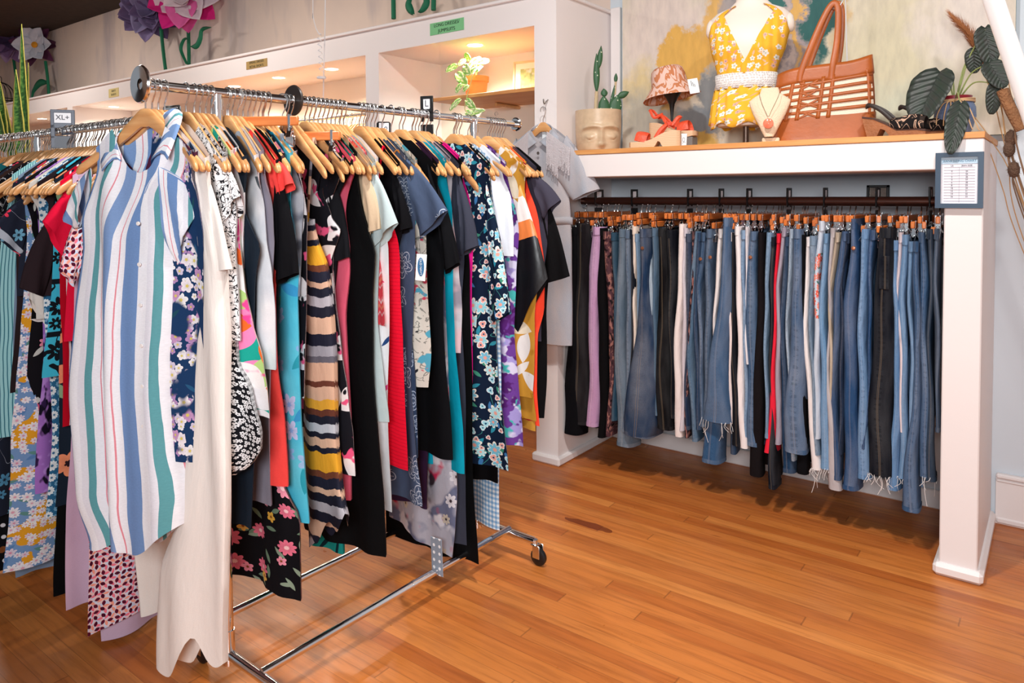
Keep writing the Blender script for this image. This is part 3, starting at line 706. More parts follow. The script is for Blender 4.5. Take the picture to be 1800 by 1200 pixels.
# ---------------------------------------------------------------- the two rolling racks
def rolling_rack(label, posts, foot, bar_a, bar_b, zb, rails=True):
    """posts: the two uprights' floor points; foot: (unit vector across, reach left, reach right)"""
    t = thing('rolling_rack', label, 'clothes rack', ((posts[0][0]+posts[1][0])/2, (posts[0][1]+posts[1][1])/2, 0)); o = t.location.copy(); P_ = lambda x, y, z: Vector((x, y, z))-o
    MB().tube([P_(*bar_a, zb), P_(*bar_b, zb)], .0135, 16).build('top_rail', CHROME, t)
    dv = (Vector((*bar_b, 0))-Vector((*bar_a, 0))).normalized()
    for e, sg in ((bar_a, -1), (bar_b, 1)):
        c = P_(*e, zb)+dv*sg*.003
        MB().lathe([(0, -.008), (.024, -.008), (.029, -.003), (.029, .004), (.022, .009), (0, .012)], c, 24, M=dv.to_track_quat('Z', 'X').to_matrix() if sg > 0 else (-dv).to_track_quat('Z', 'X').to_matrix()).build('end_cap', CHROME, t)
    ac, la, ra = Vector((*foot[0], 0)), foot[1], foot[2]
    for p in posts:
        m = MB(); m.tube([P_(*p, .075), P_(*p, zb-.006)], .0145, 16); m.tube([P_(*p, zb-.02), P_(*p, zb-.05)], .0175, 16); m.tube([P_(*p, .06), P_(*p, .16)], .018, 16); m.build('upright', CHROME, t)
        a = Vector((*p, 0)); f = MB(); A, B = a-ac*la, a+ac*ra
        f.tube([P_(A.x, A.y, .088), P_(B.x, B.y, .088)], .0145, 14); fo = f.build('foot', CHROME, t)
        for q in (A, B):
            k = Vector((q.x, q.y, 0))-o; ca = MB(); ca.T = Matrix.Translation((k.x, k.y, 0))
            ca.tube([(0, 0, .074), (0, 0, .095)], .011, 10); ca.box((.012, -.0135, .054), (.032, .003, .05), bev=.006); ca.box((.012, .0135, .054), (.032, .003, .05), bev=.006); ca.box((0, 0, .077), (.026, .030, .006), bev=.002)
            c = ca.build('caster_fork', STEEL, fo)
            wl = MB(); wl.T = Matrix.Translation((k.x+.016, k.y, .033)) @ Matrix.Rotation(PI/2, 4, 'X')
            wl.lathe([(0, -.010), (.012, -.011), (.025, -.011), (.032, -.007), (.033, 0), (.032, .007), (.025, .011), (.012, .011), (0, .010)], n=24); wl.build('caster_wheel', BLACKP, fo)
    if rails:
        for k_ in (-.165, .165):
            a, b = [Vector((*p, 0))+ac*k_ for p in posts]
            MB().tube([P_(a.x, a.y, .10), P_(b.x, b.y, .10)], .0125, 14).tube([P_(*(a+(b-a)*.52)[:2], .10), P_(*(a+(b-a)*.535)[:2], .10)], .0136, 14).build('base_rail', CHROME, t)
            for e in (a, b): pass
    return t
_pd = (Vector(bar1(2.275).xy)-Vector(bar1(1.17).xy)).normalized()
rolling_rack('chrome rolling rack in the foreground packed with dresses, its base on casters', (tuple(bar1(1.17).xy), tuple(bar1(2.275).xy)), ((_pd.y, -_pd.x), .165, .29), tuple(bar1(.968).xy), tuple(bar1(2.545).xy), BZ1)
rolling_rack('chrome clothes rack at the left running away behind the striped dress', ((-3.1, BY2), (-3.9, BY2)), ((0, 1), .05, .2), (-2.25, BY2), (-4.05, BY2), BZ2)
# big mirrored end disc and the round black size disc further along
t = thing('rack_end_disc', 'large chrome disc on the near end of the front rack rail', 'disc', bar1(.958))
q = (bar1(1)-bar1(.9)).to_track_quat('Z', 'X').to_matrix()
MB().lathe([(.0145, -.004), (.047, -.007), (.05, -.002), (.047, .003), (.0145, .003)], n=36, M=q).build('disc_plate', CHROME, t)
t = thing('size_disc', 'round black size disc hung on the front rail midway, between hangers', 'size divider', bar1(1.425))
MB().lathe([(.0165, -.003), (.046, -.004), (.048, 0), (.046, .004), (.0165, .003)], n=32, M=q).build('disc_plate', simple('brown_black_plastic', '2b211e', .35), t)
# ---------------------------------------------------------------- garments on the front rail, nearest first
G = garment
# 1 the striped shirt dress facing us
g1, f1 = G(1, 'striped shirt dress', 'white linen shirt dress with blue, teal and red stripes nearest on the front rack', 'dress', M('stripe_linen'),
  [(272, 262), (298, 330), (306, 400), (308, 480), (309, 620), (318, 760), (326, 870), (322, 925)], rot=.30, at=.968, L=[(196, 262), (160, 330), (149, 400), (137, 550), (132, 700), (135, 860), (160, 952)],
  sl=[(292, 290), (353, 360), (318, 470), (303, 425)], sl2=[(172, 295), (119, 376), (136, 402), (150, 400)], cuff=M('stripe_linen'), name='shirt_dress', neck=.085, nd=.17, fold=.034, kf=1.0, sh=.15, t0=.03, hem=lambda u: -.03*(1-u*u)-.014*math.sin(5*u), nv=56, nu=44, hl='wooden hanger under the striped shirt dress at the near rail end')
def collar(ob, fr, mat):
    for sg in (-1, 1):
        mb = MB(); P_ = lambda w, d, z: fr.pt(w, d, z)-fr.o
        ins = [(sg*.012, .02, -.088), (sg*.05, .012, -.088), (sg*.078, -.02, -.135), (sg*.05, -.036, -.20)]
        out = [(sg*.014, .032, -.125), (sg*.075, .03, -.14), (sg*.125, -.022, -.185), (sg*.105, -.046, -.225)]
        if sg > 0: out = [(sg*.014, .034, -.115), (sg*.075, .036, -.075), (sg*.128, -.01, -.10), (sg*.118, -.05, -.20)]
        A, B = spline(ins, 6), spline(out, 6); rows = []; uv = []
        for k in range(5):
            f = k/4; rows.append([P_(*(a.lerp(b, f)+Vector((0, .006*math.sin(PI*f), .018*math.sin(PI*f))))) for a, b in zip(A, B)]); uv.append([(.1+i*.01, f*.07) for i in range(len(A))])
        mb.grid(rows, uv); c = mb.build('collar', mat, ob, 80); m = c.modifiers.new('thick', 'SOLIDIFY'); m.thickness = .002
collar(g1, f1, M('stripe_linen'))
for i in range(6):
    w, z = .012, -.36-.105*i
    MB().lathe([(0, -.0025), (.005, -.0025), (.0055, 0), (.005, .001), (0, .001)], f1.pt(w, -.045, z)-f1.o, 12, M=f1.d.to_track_quat('Z', 'X').to_matrix()).build('button', simple('pearl_button', 'efe9e6', .3), g1)
G(1, 'plum top', 'plum purple top whose shoulder shows right behind the striped dress', 'top', solid('53243f'), [(296, 262), (318, 290), (309, 345), (306, 420), (305, 560)], wt=.2, name='top', nd=.24, neck=.12, rot=.2)
G(1, 'navy blossom blouse', 'navy blouse printed with white and mauve blossom clusters, beside the striped dress', 'blouse', M('navy_blossom'), [(318, 262), (340, 300), (352, 340), (357, 420), (357, 500), (356, 600), (353, 700), (347, 815)], wt=.2, name='blouse', nd=.03)
G(1, 'cream linen jumpsuit', 'long cream linen jumpsuit hanging almost to the caster, right of the striped dress', 'jumpsuit', solid('efe8e2'), [(345, 248), (366, 300), (386, 400), (398, 500), (405, 600), (404, 800), (400, 1000), (394, 1165)], wt=.235, L=[(300, 248), (325, 330), (352, 450), (352, 560), (345, 700), (325, 880), (293, 1000), (279, 1170)],
  sl=[(352, 254), (411, 472), (348, 482), (352, 380)], name='jumpsuit', fold=.014, t0=.028, hem=lambda u: .012*math.sin(6*u)+.08*math.exp(-((u-.30)/.30)**2), rot=.12)
G(1, 'scribble print blouse', 'white blouse with black scribble print right of the cream jumpsuit', 'blouse', M('scribble'), [(376, 264), (398, 290), (414, 320), (416, 380), (412, 440), (414, 520), (415, 600)], wt=.2, sl=[(394, 276), (424, 345), (400, 405), (398, 340)], name='blouse')
G(1, 'ditsy floral dress', 'black dress with tiny white flowers, its hem bulging beside the cream jumpsuit', 'dress', M('ditsy'), [(380, 264), (410, 320), (412, 440), (414, 560), (418, 640), (440, 700), (460, 760), (459, 790), (440, 815), (418, 832)], wt=.215, fold=.014, t0=.02)
G(1, 'teal and pink splash dress', 'teal dress splashed with pink, lime and white leaves, fourth from the cream jumpsuit', 'dress', M('lime_teal'), [(390, 264), (408, 300), (420, 350), (424, 420), (432, 500), (442, 570), (458, 640), (468, 700), (472, 735)], wt=.215, fold=.012)
G(1, 'white green-cuffed top', 'white knit top with thin green cuff stripes behind the splash dress', 'top', pat('white_green', lambda n, v: n.vstripes(v, .30, [(0, 'f1f1f3'), (.62, '1f8a6a'), (.64, 'f1f1f3'), (.67, '1f8a6a'), (.69, 'f1f1f3')], 1)), [(402, 264), (420, 295), (430, 340), (430, 420), (432, 500), (436, 560)], wt=.2, name='top')
G(1, 'navy sleeveless dress', 'dark navy sleeveless dress with deep armhole, in front of the pale satin blouse', 'dress', solid('23303f'), [(446, 262), (424, 320), (430, 370), (463, 432), (452, 500), (452, 600), (452, 760), (441, 928)], wt=.195, nd=.09, name='sleeveless_dress')
G(1, 'pale satin blouse', 'pale grey satin blouse with faint grey leaves beside the navy sleeveless dress', 'blouse', M('satin_grey'), [(452, 262), (464, 300), (468, 360), (471, 420), (478, 480), (484, 560), (488, 650)], wt=.205, name='blouse', hl='wooden hanger holding the pale satin blouse')
G(1, 'dove grey dress', 'plain dove grey dress whose hem shows below the satin blouse', 'dress', solid('8f8a98'), [(462, 262), (485, 285), (490, 340), (487, 420), (482, 520), (479, 640), (476, 760), (474, 890)], wt=.2)
G(1, 'coral shift dress', 'bright coral red shift dress with cap sleeves next to the dove grey dress', 'dress', solid('f04a46'), [(474, 264), (497, 292), (506, 320), (494, 370), (488, 430), (486, 520), (490, 640), (499, 740), (504, 855)], wt=.2, sl=[(488, 276), (516, 322), (494, 345), (490, 330)])
G(1, 'black short-sleeved tee', 'black short-sleeved tee with sleeve hanging over the turquoise maxi dress', 'tee', solid('16161b'), [(487, 266), (500, 300), (500, 360), (490, 440), (484, 520), (482, 620), (480, 700)], wt=.2, sl=[(500, 290), (520, 480), (486, 500), (496, 400)], name='tee')
G(1, 'black rose maxi', 'long black dress strewn with pink and yellow flowers, hem near the floor', 'dress', M('black_maxi'), [(486, 268), (484, 330), (482, 500), (484, 700), (503, 850), (528, 915), (533, 1056)], wt=.215, fold=.014)
G(1, 'peacock blue skirt', 'peacock blue crinkled dress whose hem hangs above the black rose maxi', 'dress', M('peacock'), [(488, 268), (485, 330), (484, 480), (484, 640), (488, 800), (498, 950)], wt=.2)
G(1, 'turquoise floral maxi', 'turquoise maxi dress with tonal blue flowers and leaves, left of the brown striped dress', 'dress', M('turq_floral'), [(505, 262), (516, 300), (516, 350), (524, 420), (529, 470), (527, 530), (530, 620), (535, 720), (541, 820), (546, 918)], wt=.21, fold=.013)
G(1, 'grey tank', 'marbled grey tank top behind the turquoise maxi dress', 'top', M('marble'), [(520, 268), (530, 310), (536, 350), (532, 420), (530, 520)], wt=.195, name='tank_top', straps=.09)
G(1, 'magenta trimmed print dress', 'black and magenta print dress showing as a thin strip left of the brown stripes', 'dress', M('bw_pink'), [(528, 270), (538, 310), (542, 380), (540, 480), (540, 560), (540, 700)], wt=.195)
G(1, 'brown striped slip dress', 'tan slip dress with navy, mustard and grey brushed stripes on thin straps', 'dress', M('brown_stripe'), [(556, 385), (572, 410), (579, 470), (584, 540), (590, 650), (596, 760), (606, 850), (622, 905)], L=[(538, 400), (528, 440), (526, 560), (529, 700), (532, 850), (537, 955)], rot=.06, wt=.185, straps=.10, fold=.020, t0=.026, gap=.035, hem=lambda u: .022*math.sin(7*u), name='slip_dress', hl='wooden hanger with thin straps of the brown striped slip dress')
G(1, 'pink graphic cami', 'white cami with pink and black graphic print at the brown slip dress', 'top', M('bw_pink'), [(570, 330), (586, 380), (603, 405), (590, 450), (582, 520)], wt=.2, name='cami_top', straps=.1)
G(1, 'black brush print dress', 'black dress with big white and pink brush strokes right of the brown stripes', 'dress', M('bw_pink'), [(560, 268), (578, 310), (584, 420), (592, 520), (604, 620), (616, 700), (625, 770), (629, 836)], wt=.215, fold=.012)
G(1, 'charcoal black tee', 'soft black tee with short sleeve over the rose pink dress', 'tee', solid('1d1e24'), [(574, 268), (594, 310), (600, 370), (598, 440), (596, 540), (596, 640)], wt=.205, sl=[(588, 292), (614, 452), (580, 466), (590, 380)], name='tee')
G(1, 'rose pink dress', 'plain rose pink dress between the black tee and black maxi dress', 'dress', solid('e0607a'), [(582, 268), (602, 320), (616, 440), (617, 480), (610, 560), (612, 660), (616, 760), (619, 880)], wt=.21)
G(1, 'palm print skirt', 'teal dress with dark palm fronds whose hem shows under the brown stripes', 'dress', M('palm'), [(586, 268), (604, 320), (606, 480), (600, 660), (598, 850), (605, 975)], wt=.205)
G(1, 'black pleated maxi', 'long black sleeveless maxi dress in soft pleats at the middle of the front rack', 'dress', solid('0f1013'), [(632, 264), (640, 310), (642, 360), (650, 405), (659, 440), (654, 520), (657, 640), (665, 780), (672, 900), (677, 980)], wt=.225, fold=.016, name='sleeveless_dress', nd=.05, t0=.02)
G(1, 'beige tee', 'beige short-sleeved tee tucked left of the pale sage tee', 'tee', solid('c9b295'), [(638, 282), (656, 310), (658, 370), (654, 440), (654, 540)], wt=.2, sl=[(650, 300), (670, 402), (652, 410), (652, 370)], name='tee')
G(1, 'coral chevron top', 'coral and white chevron zigzag top under the sage sleeve', 'top', M('chevron'), [(648, 272), (655, 330), (658, 430), (672, 510), (680, 562)], wt=.2, name='top', hem=lambda u: -.02)
G(1, 'pale sage tee', 'pale sage grey tee dress with wide short sleeve beside the black maxi', 'dress', solid('b9cbcd'), [(650, 280), (670, 310), (674, 380), (668, 440), (668, 560), (674, 660), (679, 742)], wt=.205, sl=[(664, 296), (697, 392), (660, 440), (668, 370)], name='tee_dress')
G(1, 'long white print dress', 'long white dress with a few small coloured marks between chevron top and red dress', 'dress', M('white_marks'), [(658, 272), (674, 330), (684, 430), (684, 560), (683, 700), (684, 800), (686, 900)], wt=.205)
G(1, 'red ribbed dress', 'bright red ribbed tube dress at the middle of the front rack', 'dress', M('red_rib'), [(680, 330), (698, 390), (704, 430), (705, 500), (711, 600), (714, 700), (719, 826)], wt=.205, straps=.12, fold=.006, name='tube_dress')
G(1, 'black camisole top', 'black sleeveless top right behind the red ribbed dress', 'top', solid('131318'), [(676, 268), (700, 300), (710, 340), (716, 400), (708, 440)], wt=.205, sl=[(700, 300), (720, 400), (704, 412), (706, 360)], name='top')
G(1, 'orange satin top', 'small orange satin top folded against the slate blue tee', 'top', solid('d98a3c', .4, .5), [(690, 296), (703, 310), (704, 340), (702, 380), (699, 430)], wt=.195, name='top', straps=.14)
g30, f30 = G(1, 'slate blue flower tee', 'slate blue tee dress with white line-drawn flowers and wide sleeve', 'dress', M('slate_line'), [(708, 262), (728, 292), (738, 360), (734, 430), (730, 520), (728, 640), (738, 780), (748, 885)], wt=.215, sl=[(722, 280), (788, 370), (740, 420), (736, 380)], name='tee_dress', t0=.018)
G(1, 'navy line-flower dress', 'darker navy dress with fine flower outlines under the slate blue tee dress', 'dress', M('navy_line'), [(690, 270), (712, 320), (722, 420), (722, 560), (728, 680), (734, 806)], wt=.2)
G(1, 'patchwork print tunic', 'grey patterned tunic with blue and pink patches behind the oval-logo tag', 'tunic', M('multi_print'), [(728, 270), (744, 320), (750, 420), (752, 520), (755, 620), (752, 680)], wt=.205, name='tunic')
G(1, 'black sleeved dress', 'black short-sleeved dress right of the slate blue tee dress', 'dress', solid('121318'), [(742, 268), (766, 295), (778, 350), (784, 430), (784, 520), (790, 640), (796, 740), (799, 806)], wt=.215, sl=[(760, 286), (806, 462), (782, 482), (782, 400)], nd=.03, t0=.02)
G(1, 'dark plum chiffon skirt', 'sheer dark plum chiffon dress showing below the red ribbed dress', 'dress', solid('3a2344', .6), [(738, 272), (756, 330), (764, 480), (762, 640), (758, 780), (752, 893)], wt=.205)
G(1, 'teal dress', 'plain bright teal dress between two dark tops', 'dress', solid('0aa0bc', .7), [(772, 276), (794, 300), (800, 350), (797, 420), (799, 500), (806, 590), (813, 680), (818, 760), (821, 830)], wt=.21, nd=.03)
G(1, 'red and grey chiffon dress', 'grey chiffon dress with crimson and slate watercolour blooms hanging below the teal dress', 'dress', M('chiffon'), [(766, 276), (790, 330), (796, 480), (800, 640), (805, 780), (806, 860), (802, 930), (797, 978)], wt=.225, L=[(730, 276), (700, 330), (690, 600), (684, 800), (683, 906)], fold=.014)
G(1, 'grey tie-dye top', 'pale grey tie-dye top peeking out beside the teal dress', 'top', M('tie_dye'), [(782, 278), (804, 330), (808, 440), (812, 540), (808, 620)], wt=.205, name='top')
G(1, 'charcoal tee dress', 'charcoal grey tee dress with short sleeve left of the navy paisley dress', 'dress', solid('3a3d4b'), [(792, 278), (816, 310), (826, 370), (818, 440), (812, 560), (815, 700), (818, 850), (816, 960)], wt=.205, sl=[(810, 296), (838, 432), (812, 450), (818, 390)], name='tee_dress')
G(1, 'long plain black dress', 'long plain black dress reaching below its neighbours near the far upright', 'dress', solid('0d0e11'), [(798, 280), (820, 330), (828, 480), (830, 700), (836, 860), (841, 990)], wt=.205)
G(1, 'magenta top', 'hot magenta pink top showing as a slim strip left of the paisley dress', 'top', solid('e01a8c'), [(802, 282), (826, 320), (833, 420), (832, 520), (830, 620), (828, 720)], wt=.2, name='top')
G(1, 'navy paisley maxi', 'navy maxi dress with large aqua paisley flowers at the far part of the front rack', 'dress', M('paisley'), [(846, 282), (862, 318), (870, 380), (878, 440), (876, 520), (874, 600), (876, 680), (885, 750), (897, 826)], wt=.215, sl=[(862, 318), (896, 548), (862, 575), (868, 440)], fold=.014, nd=.04, t0=.022)
G(1, 'black jersey dress', 'black dress whose hem dips just below the paisley maxi', 'dress', solid('101014'), [(848, 284), (866, 330), (872, 480), (872, 640), (876, 780), (878, 850)], wt=.2)
G(1, 'pale blue gingham dress', 'long pale blue and white gingham dress hanging by the far upright', 'dress', M('gingham'), [(852, 284), (872, 330), (878, 480), (880, 640), (882, 800), (880, 930)], wt=.205)
G(1, 'white tee', 'plain white tee right of the navy paisley dress', 'tee', solid('eceef4'), [(868, 284), (888, 312), (902, 350), (906, 400), (904, 450)], wt=.205, name='tee')
G(1, 'purple blossom dress', 'white dress with purple, lavender and teal blossoms beside the white tee', 'dress', M('purple_floral'), [(876, 284), (908, 318), (912, 400), (905, 480), (903, 580), (908, 680), (914, 786)], wt=.21)
G(1, 'orange and black satin dress', 'satin dress with white, gold and orange panels and black draped sleeve', 'dress', M('gold_satin'), [(895, 286), (918, 320), (934, 380), (944, 430), (948, 500), (940, 560), (938, 640), (936, 700)], wt=.215, sl=[(920, 325), (961, 490), (902, 606), (915, 430)], fold=.015, t0=.022, slmat=M('orange_satin'))
G(1, 'gold scroll satin dress', 'white and gold scroll satin dress just left of the orange satin dress', 'dress', M('gold_satin'), [(898, 286), (921, 320), (930, 400), (926, 520), (930, 620), (936, 700), (942, 740)], wt=.205)
G(1, 'red and gold baroque dress', 'gold dress with crimson baroque swirls low beside the coral dress', 'dress', M('gold_red'), [(902, 288), (926, 330), (938, 450), (940, 560), (938, 650), (944, 755)], wt=.205)
G(1, 'coral orange dress', 'vivid coral orange dress near the far end of the front rack', 'dress', solid('ff5138'), [(912, 288), (938, 322), (950, 390), (959, 470), (957, 540), (946, 590), (948, 680), (953, 748)], wt=.215)
G(1, 'charcoal cap-sleeve top', 'charcoal top with cap sleeve second from the far end of the front rack', 'top', solid('3f3c4a'), [(916, 286), (944, 312), (962, 350), (962, 420), (955, 500), (950, 600)], wt=.215, sl=[(936, 300), (984, 352), (956, 385), (956, 365)], name='top')
G(1, 'black long tee dress', 'black tee dress with drooping sleeve at the far end of the front rack', 'dress', solid('131215'), [(928, 288), (956, 320), (968, 390), (966, 460), (960, 560), (958, 660), (956, 735)], wt=.21, sl=[(954, 325), (1003, 485), (960, 498), (962, 420)], name='tee_dress')
# oval-logo swing tag on the slate tee dress, polka ribbon, white price tag
c = f30.o; p = on_plane(740, 470, (0, 1, 0), f30.o.y-.02)
t = thing('swing_tag', 'white swing tag with blue oval logo hanging beside the slate tee dress', 'tag', p, .35)
MB().box((0, 0, 0), (.035, .0015, .086), bev=.0006, R=Matrix.Rotation(.08, 3, 'Y')).build('tag_card', simple('tag_white', 'eef2f6', .6), t)
ov = MB(); ov.lathe([(0, 0), (.030, 0)], (0, -.0014, .002), 32, M=Matrix.Rotation(PI/2, 3, 'X') @ Matrix.Diagonal((.38, 1, 1))); ov.build('logo_oval', simple('logo_blue', '2d6c9c', .6), t)
text_mesh('logo_lettering', 'OLD NAVY', .0105, simple('logo_white', 'e8f2f8', .6), t, (0, -.0022, .002), (PI/2, PI/2, 0))
MB().tube([(0, 0, .042), (-.006, .004, .07), (-.012, .01, .1)], .0006, 4).build('tag_string', simple('string', '2a2a2e', .7), t)
p = on_plane(768, 978, (0, 1, 0), 1.86)
t = MB().box((0, 0, 0), (.052, .003, .13), bev=.001, R=Matrix.Rotation(-.04, 3, 'Y')).build('belt_tie', M('grey_dot'), None, 30, p); tag(t, 'grey belt tie end with white dots dangling below the grey chiffon dress', 'belt')
# rail dividers
def divider(loc, rz, label, txt=None, w=.052, h=.15, up=.05, tz=0.0, mat=None):
    t = thing('size_divider', label, 'size divider', loc, rz); m = mat or BLACKP; mb = MB()
    for s_ in (-1, 1): mb.box((s_*(w/2-.006), 0, up-.025), (.012, .008, .05), bev=.0015)
    mb.box((0, 0, up+.002), (w, .008, .011), bev=.0015).box((0, 0, up-.05), (w, .006, .02), bev=.0015)
    mb.box((-(w/2-.007), 0, 0), (.014, .006, .05), bev=.0015).box((w/2-.007, 0, 0), (.014, .006, .05), bev=.0015).box((0, 0, up-h+.04), (w, .006, h-.105), bev=.0015); mb.build('divider_body', m, t)
    MB().box((0, 0, up-.021), (w-.014, .0035, .04)).build('label_card', simple('label_card', 'e9e9ee', .6), t)
    if txt:
        for sg in (1,): text_mesh('size_letter', txt, min(.034, .075/len(txt)), simple('ink_grey', '4a4a52', .8), t, (0, -.0025, up-.021), (PI/2, 0, 0))
    return t
divider(bar1(2.01), .35, 'tall black size divider marked L on the front rail', 'L', .05, .17, .062)
divider((-2.88, BY2-.0, BZ2), 1.05, 'dark grey size divider reading XL+ on the left rail', 'XL+', .078, .15, .072, mat=simple('grey_plastic', '4a5060', .4))
t = thing('clip_tag', 'small black clip tag marked S among hooks right of the black disc', 'tag', bar1(1.80)+Vector((-.02, .015, -.062)), .9)
MB().box((0, 0, 0), (.05, .012, .05), bev=.008).build('tag_body', BLACKP, t); MB().box((0, -.007, .002), (.034, .002, .036)).build('tag_card', simple('label_card', 'e9e9ee', .6), t)
text_mesh('size_letter', 'S', .03, simple('ink_grey', '4a4a52', .8), t, (0, -.0085, .002), (PI/2, PI/2, 0))
p = bar1(1.03)+Vector((-.02, .02, -.075))
t = thing('clip_tag', 'chrome and black rounded tag hanging among hooks by the near upright', 'tag', p, .3)
MB().box((0, 0, 0), (.062, .012, .06), bev=.012).build('tag_body', BLACKP, t); MB().box((0, -.006, 0), (.048, .004, .05), bev=.004).build('tag_face', CHROME, t)
# spare hangers and two clip hangers between the dresses on the front rail
rd = random.Random(7)
for i, y in enumerate((1.205, 1.255, 1.315, 1.37, 1.40, 1.445, 1.50, 1.565, 1.605, 1.665, 1.715, 1.765, 1.83, 1.885, 1.935, 1.975, 2.06, 2.1, 2.16, 2.2, 2.36)):
    if i % 2: continue
    o = shirt_hanger(bar1(y), rd.uniform(-.16, .16), 'wooden hanger squeezed between dresses on the front rail, its garment hidden', 'spare hangers on the front rail'); o.scale = (1, 1, rd.uniform(.95, 1.25))
pant_hanger(bar1(1.235), .55, 'wooden clip hanger turned broadside above the coral dress', .0)
pant_hanger(bar1(1.385), .55, 'wooden clip hanger turned broadside above the brown slip dress', .035)
# ---------------------------------------------------------------- garments on the left rail, nearest first (w runs towards the camera)
G(2, 'cream skirt dress', 'cream dress whose hem shows between the printed skirt and the jumpsuit', 'dress', solid('ebe5df'), [(200, 262), (215, 400), (225, 700), (235, 900), (243, 1085)], wt=.16, at=-2.27)
G(2, 'geometric print maxi', 'long pink and pale blue dress with maroon half-moon print below the striped dress', 'dress', M('geo'), [(190, 268), (160, 340), (146, 400), (140, 600), (148, 800), (154, 960), (156, 1118)], wt=.2, at=-2.33, sl=[(176, 300), (104, 470), (132, 505), (150, 420)], fold=.012, cuff=None, hem=lambda u: .06*(1-u)*.3)
G(2, 'lilac maxi', 'pale lilac maxi dress hanging lowest beneath the half-moon print', 'dress', solid('c4a9c0'), [(178, 270), (160, 400), (160, 700), (170, 950), (181, 1150)], wt=.19, at=-2.365)
G(2, 'mauve pleated maxi', 'dusty mauve pleated maxi dress left of the half-moon print', 'dress', M('lilac_knit'), [(160, 272), (140, 380), (130, 520), (128, 640), (121, 780), (117, 900), (112, 1072)], wt=.2, at=-2.43, fold=.014, t0=.022)
G(2, 'red tee', 'bright red tee with short sleeve just left of the striped dress', 'tee', solid('e2143c'), [(150, 300), (128, 360), (118, 440), (112, 520), (112, 600)], wt=.2, sl=[(150, 306), (76, 388), (116, 458), (124, 420)], name='tee')
G(2, 'red piped dress', 'deep red dress with navy and white piping at the left of the striped dress', 'dress', M('red_track'), [(140, 300), (116, 360), (105, 460), (102, 560), (104, 660), (108, 748)], wt=.2)
G(2, 'dark tropical dress', 'dark dress with peach blooms and green leaves below the red piped dress', 'dress', M('tropical'), [(132, 300), (112, 360), (106, 500), (106, 700), (100, 800), (94, 892)], wt=.2)
G(2, 'black wide trousers', 'long black trousers hanging lowest beside the mauve maxi dress', 'trousers', solid('0c0c0f'), [(126, 300), (112, 380), (104, 600), (98, 800), (96, 920), (94, 1046)], wt=.2, name='trousers')
G(2, 'turquoise tribal dress', 'turquoise dress with black ornamental print and banded hem left of the red dress', 'dress', M('tribal'), [(104, 292), (90, 350), (90, 430), (87, 500), (84, 570), (80, 620), (77, 664)], wt=.195)
G(2, 'dark brown tee', 'dark brown tee with long drooping sleeve over the cream sleeve', 'tee', solid('33262b'), [(98, 298), (84, 360), (78, 430), (76, 520)], wt=.2, sl=[(88, 372), (33, 505), (78, 522), (92, 440)], name='tee')
G(2, 'daisy print dress', 'blue dress with neat white daisy rings, left of the turquoise dress', 'dress', M('daisy'), [(84, 312), (62, 350), (70, 420), (76, 520), (84, 660), (86, 760), (84, 850), (82, 908)], wt=.2)
G(2, 'cream crinkle top', 'cream crinkled top whose sleeve shows under the brown sleeve', 'top', solid('dcd8d2'), [(80, 312), (66, 380), (64, 480), (64, 560)], wt=.19, sl=[(70, 470), (50, 524), (82, 574), (80, 520)], name='top')
G(2, 'purple and black dress', 'lavender purple dress with black brush marks left of the daisy dress', 'dress', M('purple_black'), [(74, 312), (66, 380), (72, 520), (70, 640), (65, 740), (60, 866)], wt=.2)
G(2, 'black cami', 'black camisole with pale straps at the left rail', 'top', solid('101014'), [(60, 345), (52, 400), (62, 440), (58, 520), (56, 560)], wt=.2, straps=.1, name='cami_top')
G(2, 'black rose print blouse', 'black blouse with pink roses left of the purple and black dress', 'blouse', M('black_pink'), [(66, 314), (56, 400), (54, 540), (50, 640), (47, 724)], wt=.2, name='blouse')
G(2, 'mustard floral maxi', 'long blue maxi dress with mustard patches and white flowers at the left', 'dress', M('yellow_floral'), [(60, 314), (46, 400), (40, 500), (34, 580), (29, 680), (20, 790), (14, 900), (6, 1008)], wt=.235, fold=.013, t0=.024)
G(2, 'navy star tee', 'navy tee with red stars and blue flowers, sleeve edge turned up in grey', 'tee', M('navy_star'), [(48, 316), (34, 370), (30, 440), (30, 520)], wt=.2, sl=[(44, 340), (-14, 410), (36, 448), (46, 400)], cuff=solid('b9c2cf'), name='tee')
G(2, 'dark brown long top', 'dark brown long top behind the mustard floral maxi', 'top', solid('35282a'), [(40, 316), (28, 400), (26, 520), (24, 600), (20, 690)], wt=.2, name='top')
G(2, 'grey blue slip', 'plain grey blue slip whose hem peeks below the mustard floral maxi', 'dress', solid('7f93ad'), [(36, 318), (26, 420), (24, 640), (24, 850), (26, 1014)], wt=.21, name='slip_dress')
G(2, 'aqua pinstripe dress', 'aqua dress with thin dark stripes at the left edge', 'dress', M('aqua_stripe'), [(22, 320), (4, 400), (-6, 520), (-4, 640), (4, 770)], wt=.2)
G(2, 'line-art tee', 'black tee with thin white line-art drawing at the left edge', 'tee', M('lineart'), [(18, 320), (-4, 360), (-18, 440), (-18, 560)], wt=.2, sl=[(10, 335), (-30, 520), (32, 545), (20, 420)], name='tee')
G(2, 'brown cardigan', 'brown cardigan shoulder lying over a hanger behind the line-art tee', 'cardigan', solid('3d2a26'), [(2, 322), (-16, 360), (-30, 440), (-34, 600)], wt=.2, name='cardigan')
G(2, 'navy star dress', 'dark navy dress with small stars at the lower left edge', 'dress', M('navy_star'), [(-4, 322), (-24, 400), (-30, 640), (-20, 780), (-12, 906)], wt=.21)
G(2, 'black polka dress', 'long black dress with white polka dots at the far left bottom', 'dress', M('polka_black'), [(-14, 324), (-34, 400), (-44, 640), (-36, 900), (-30, 1060)], wt=.23)
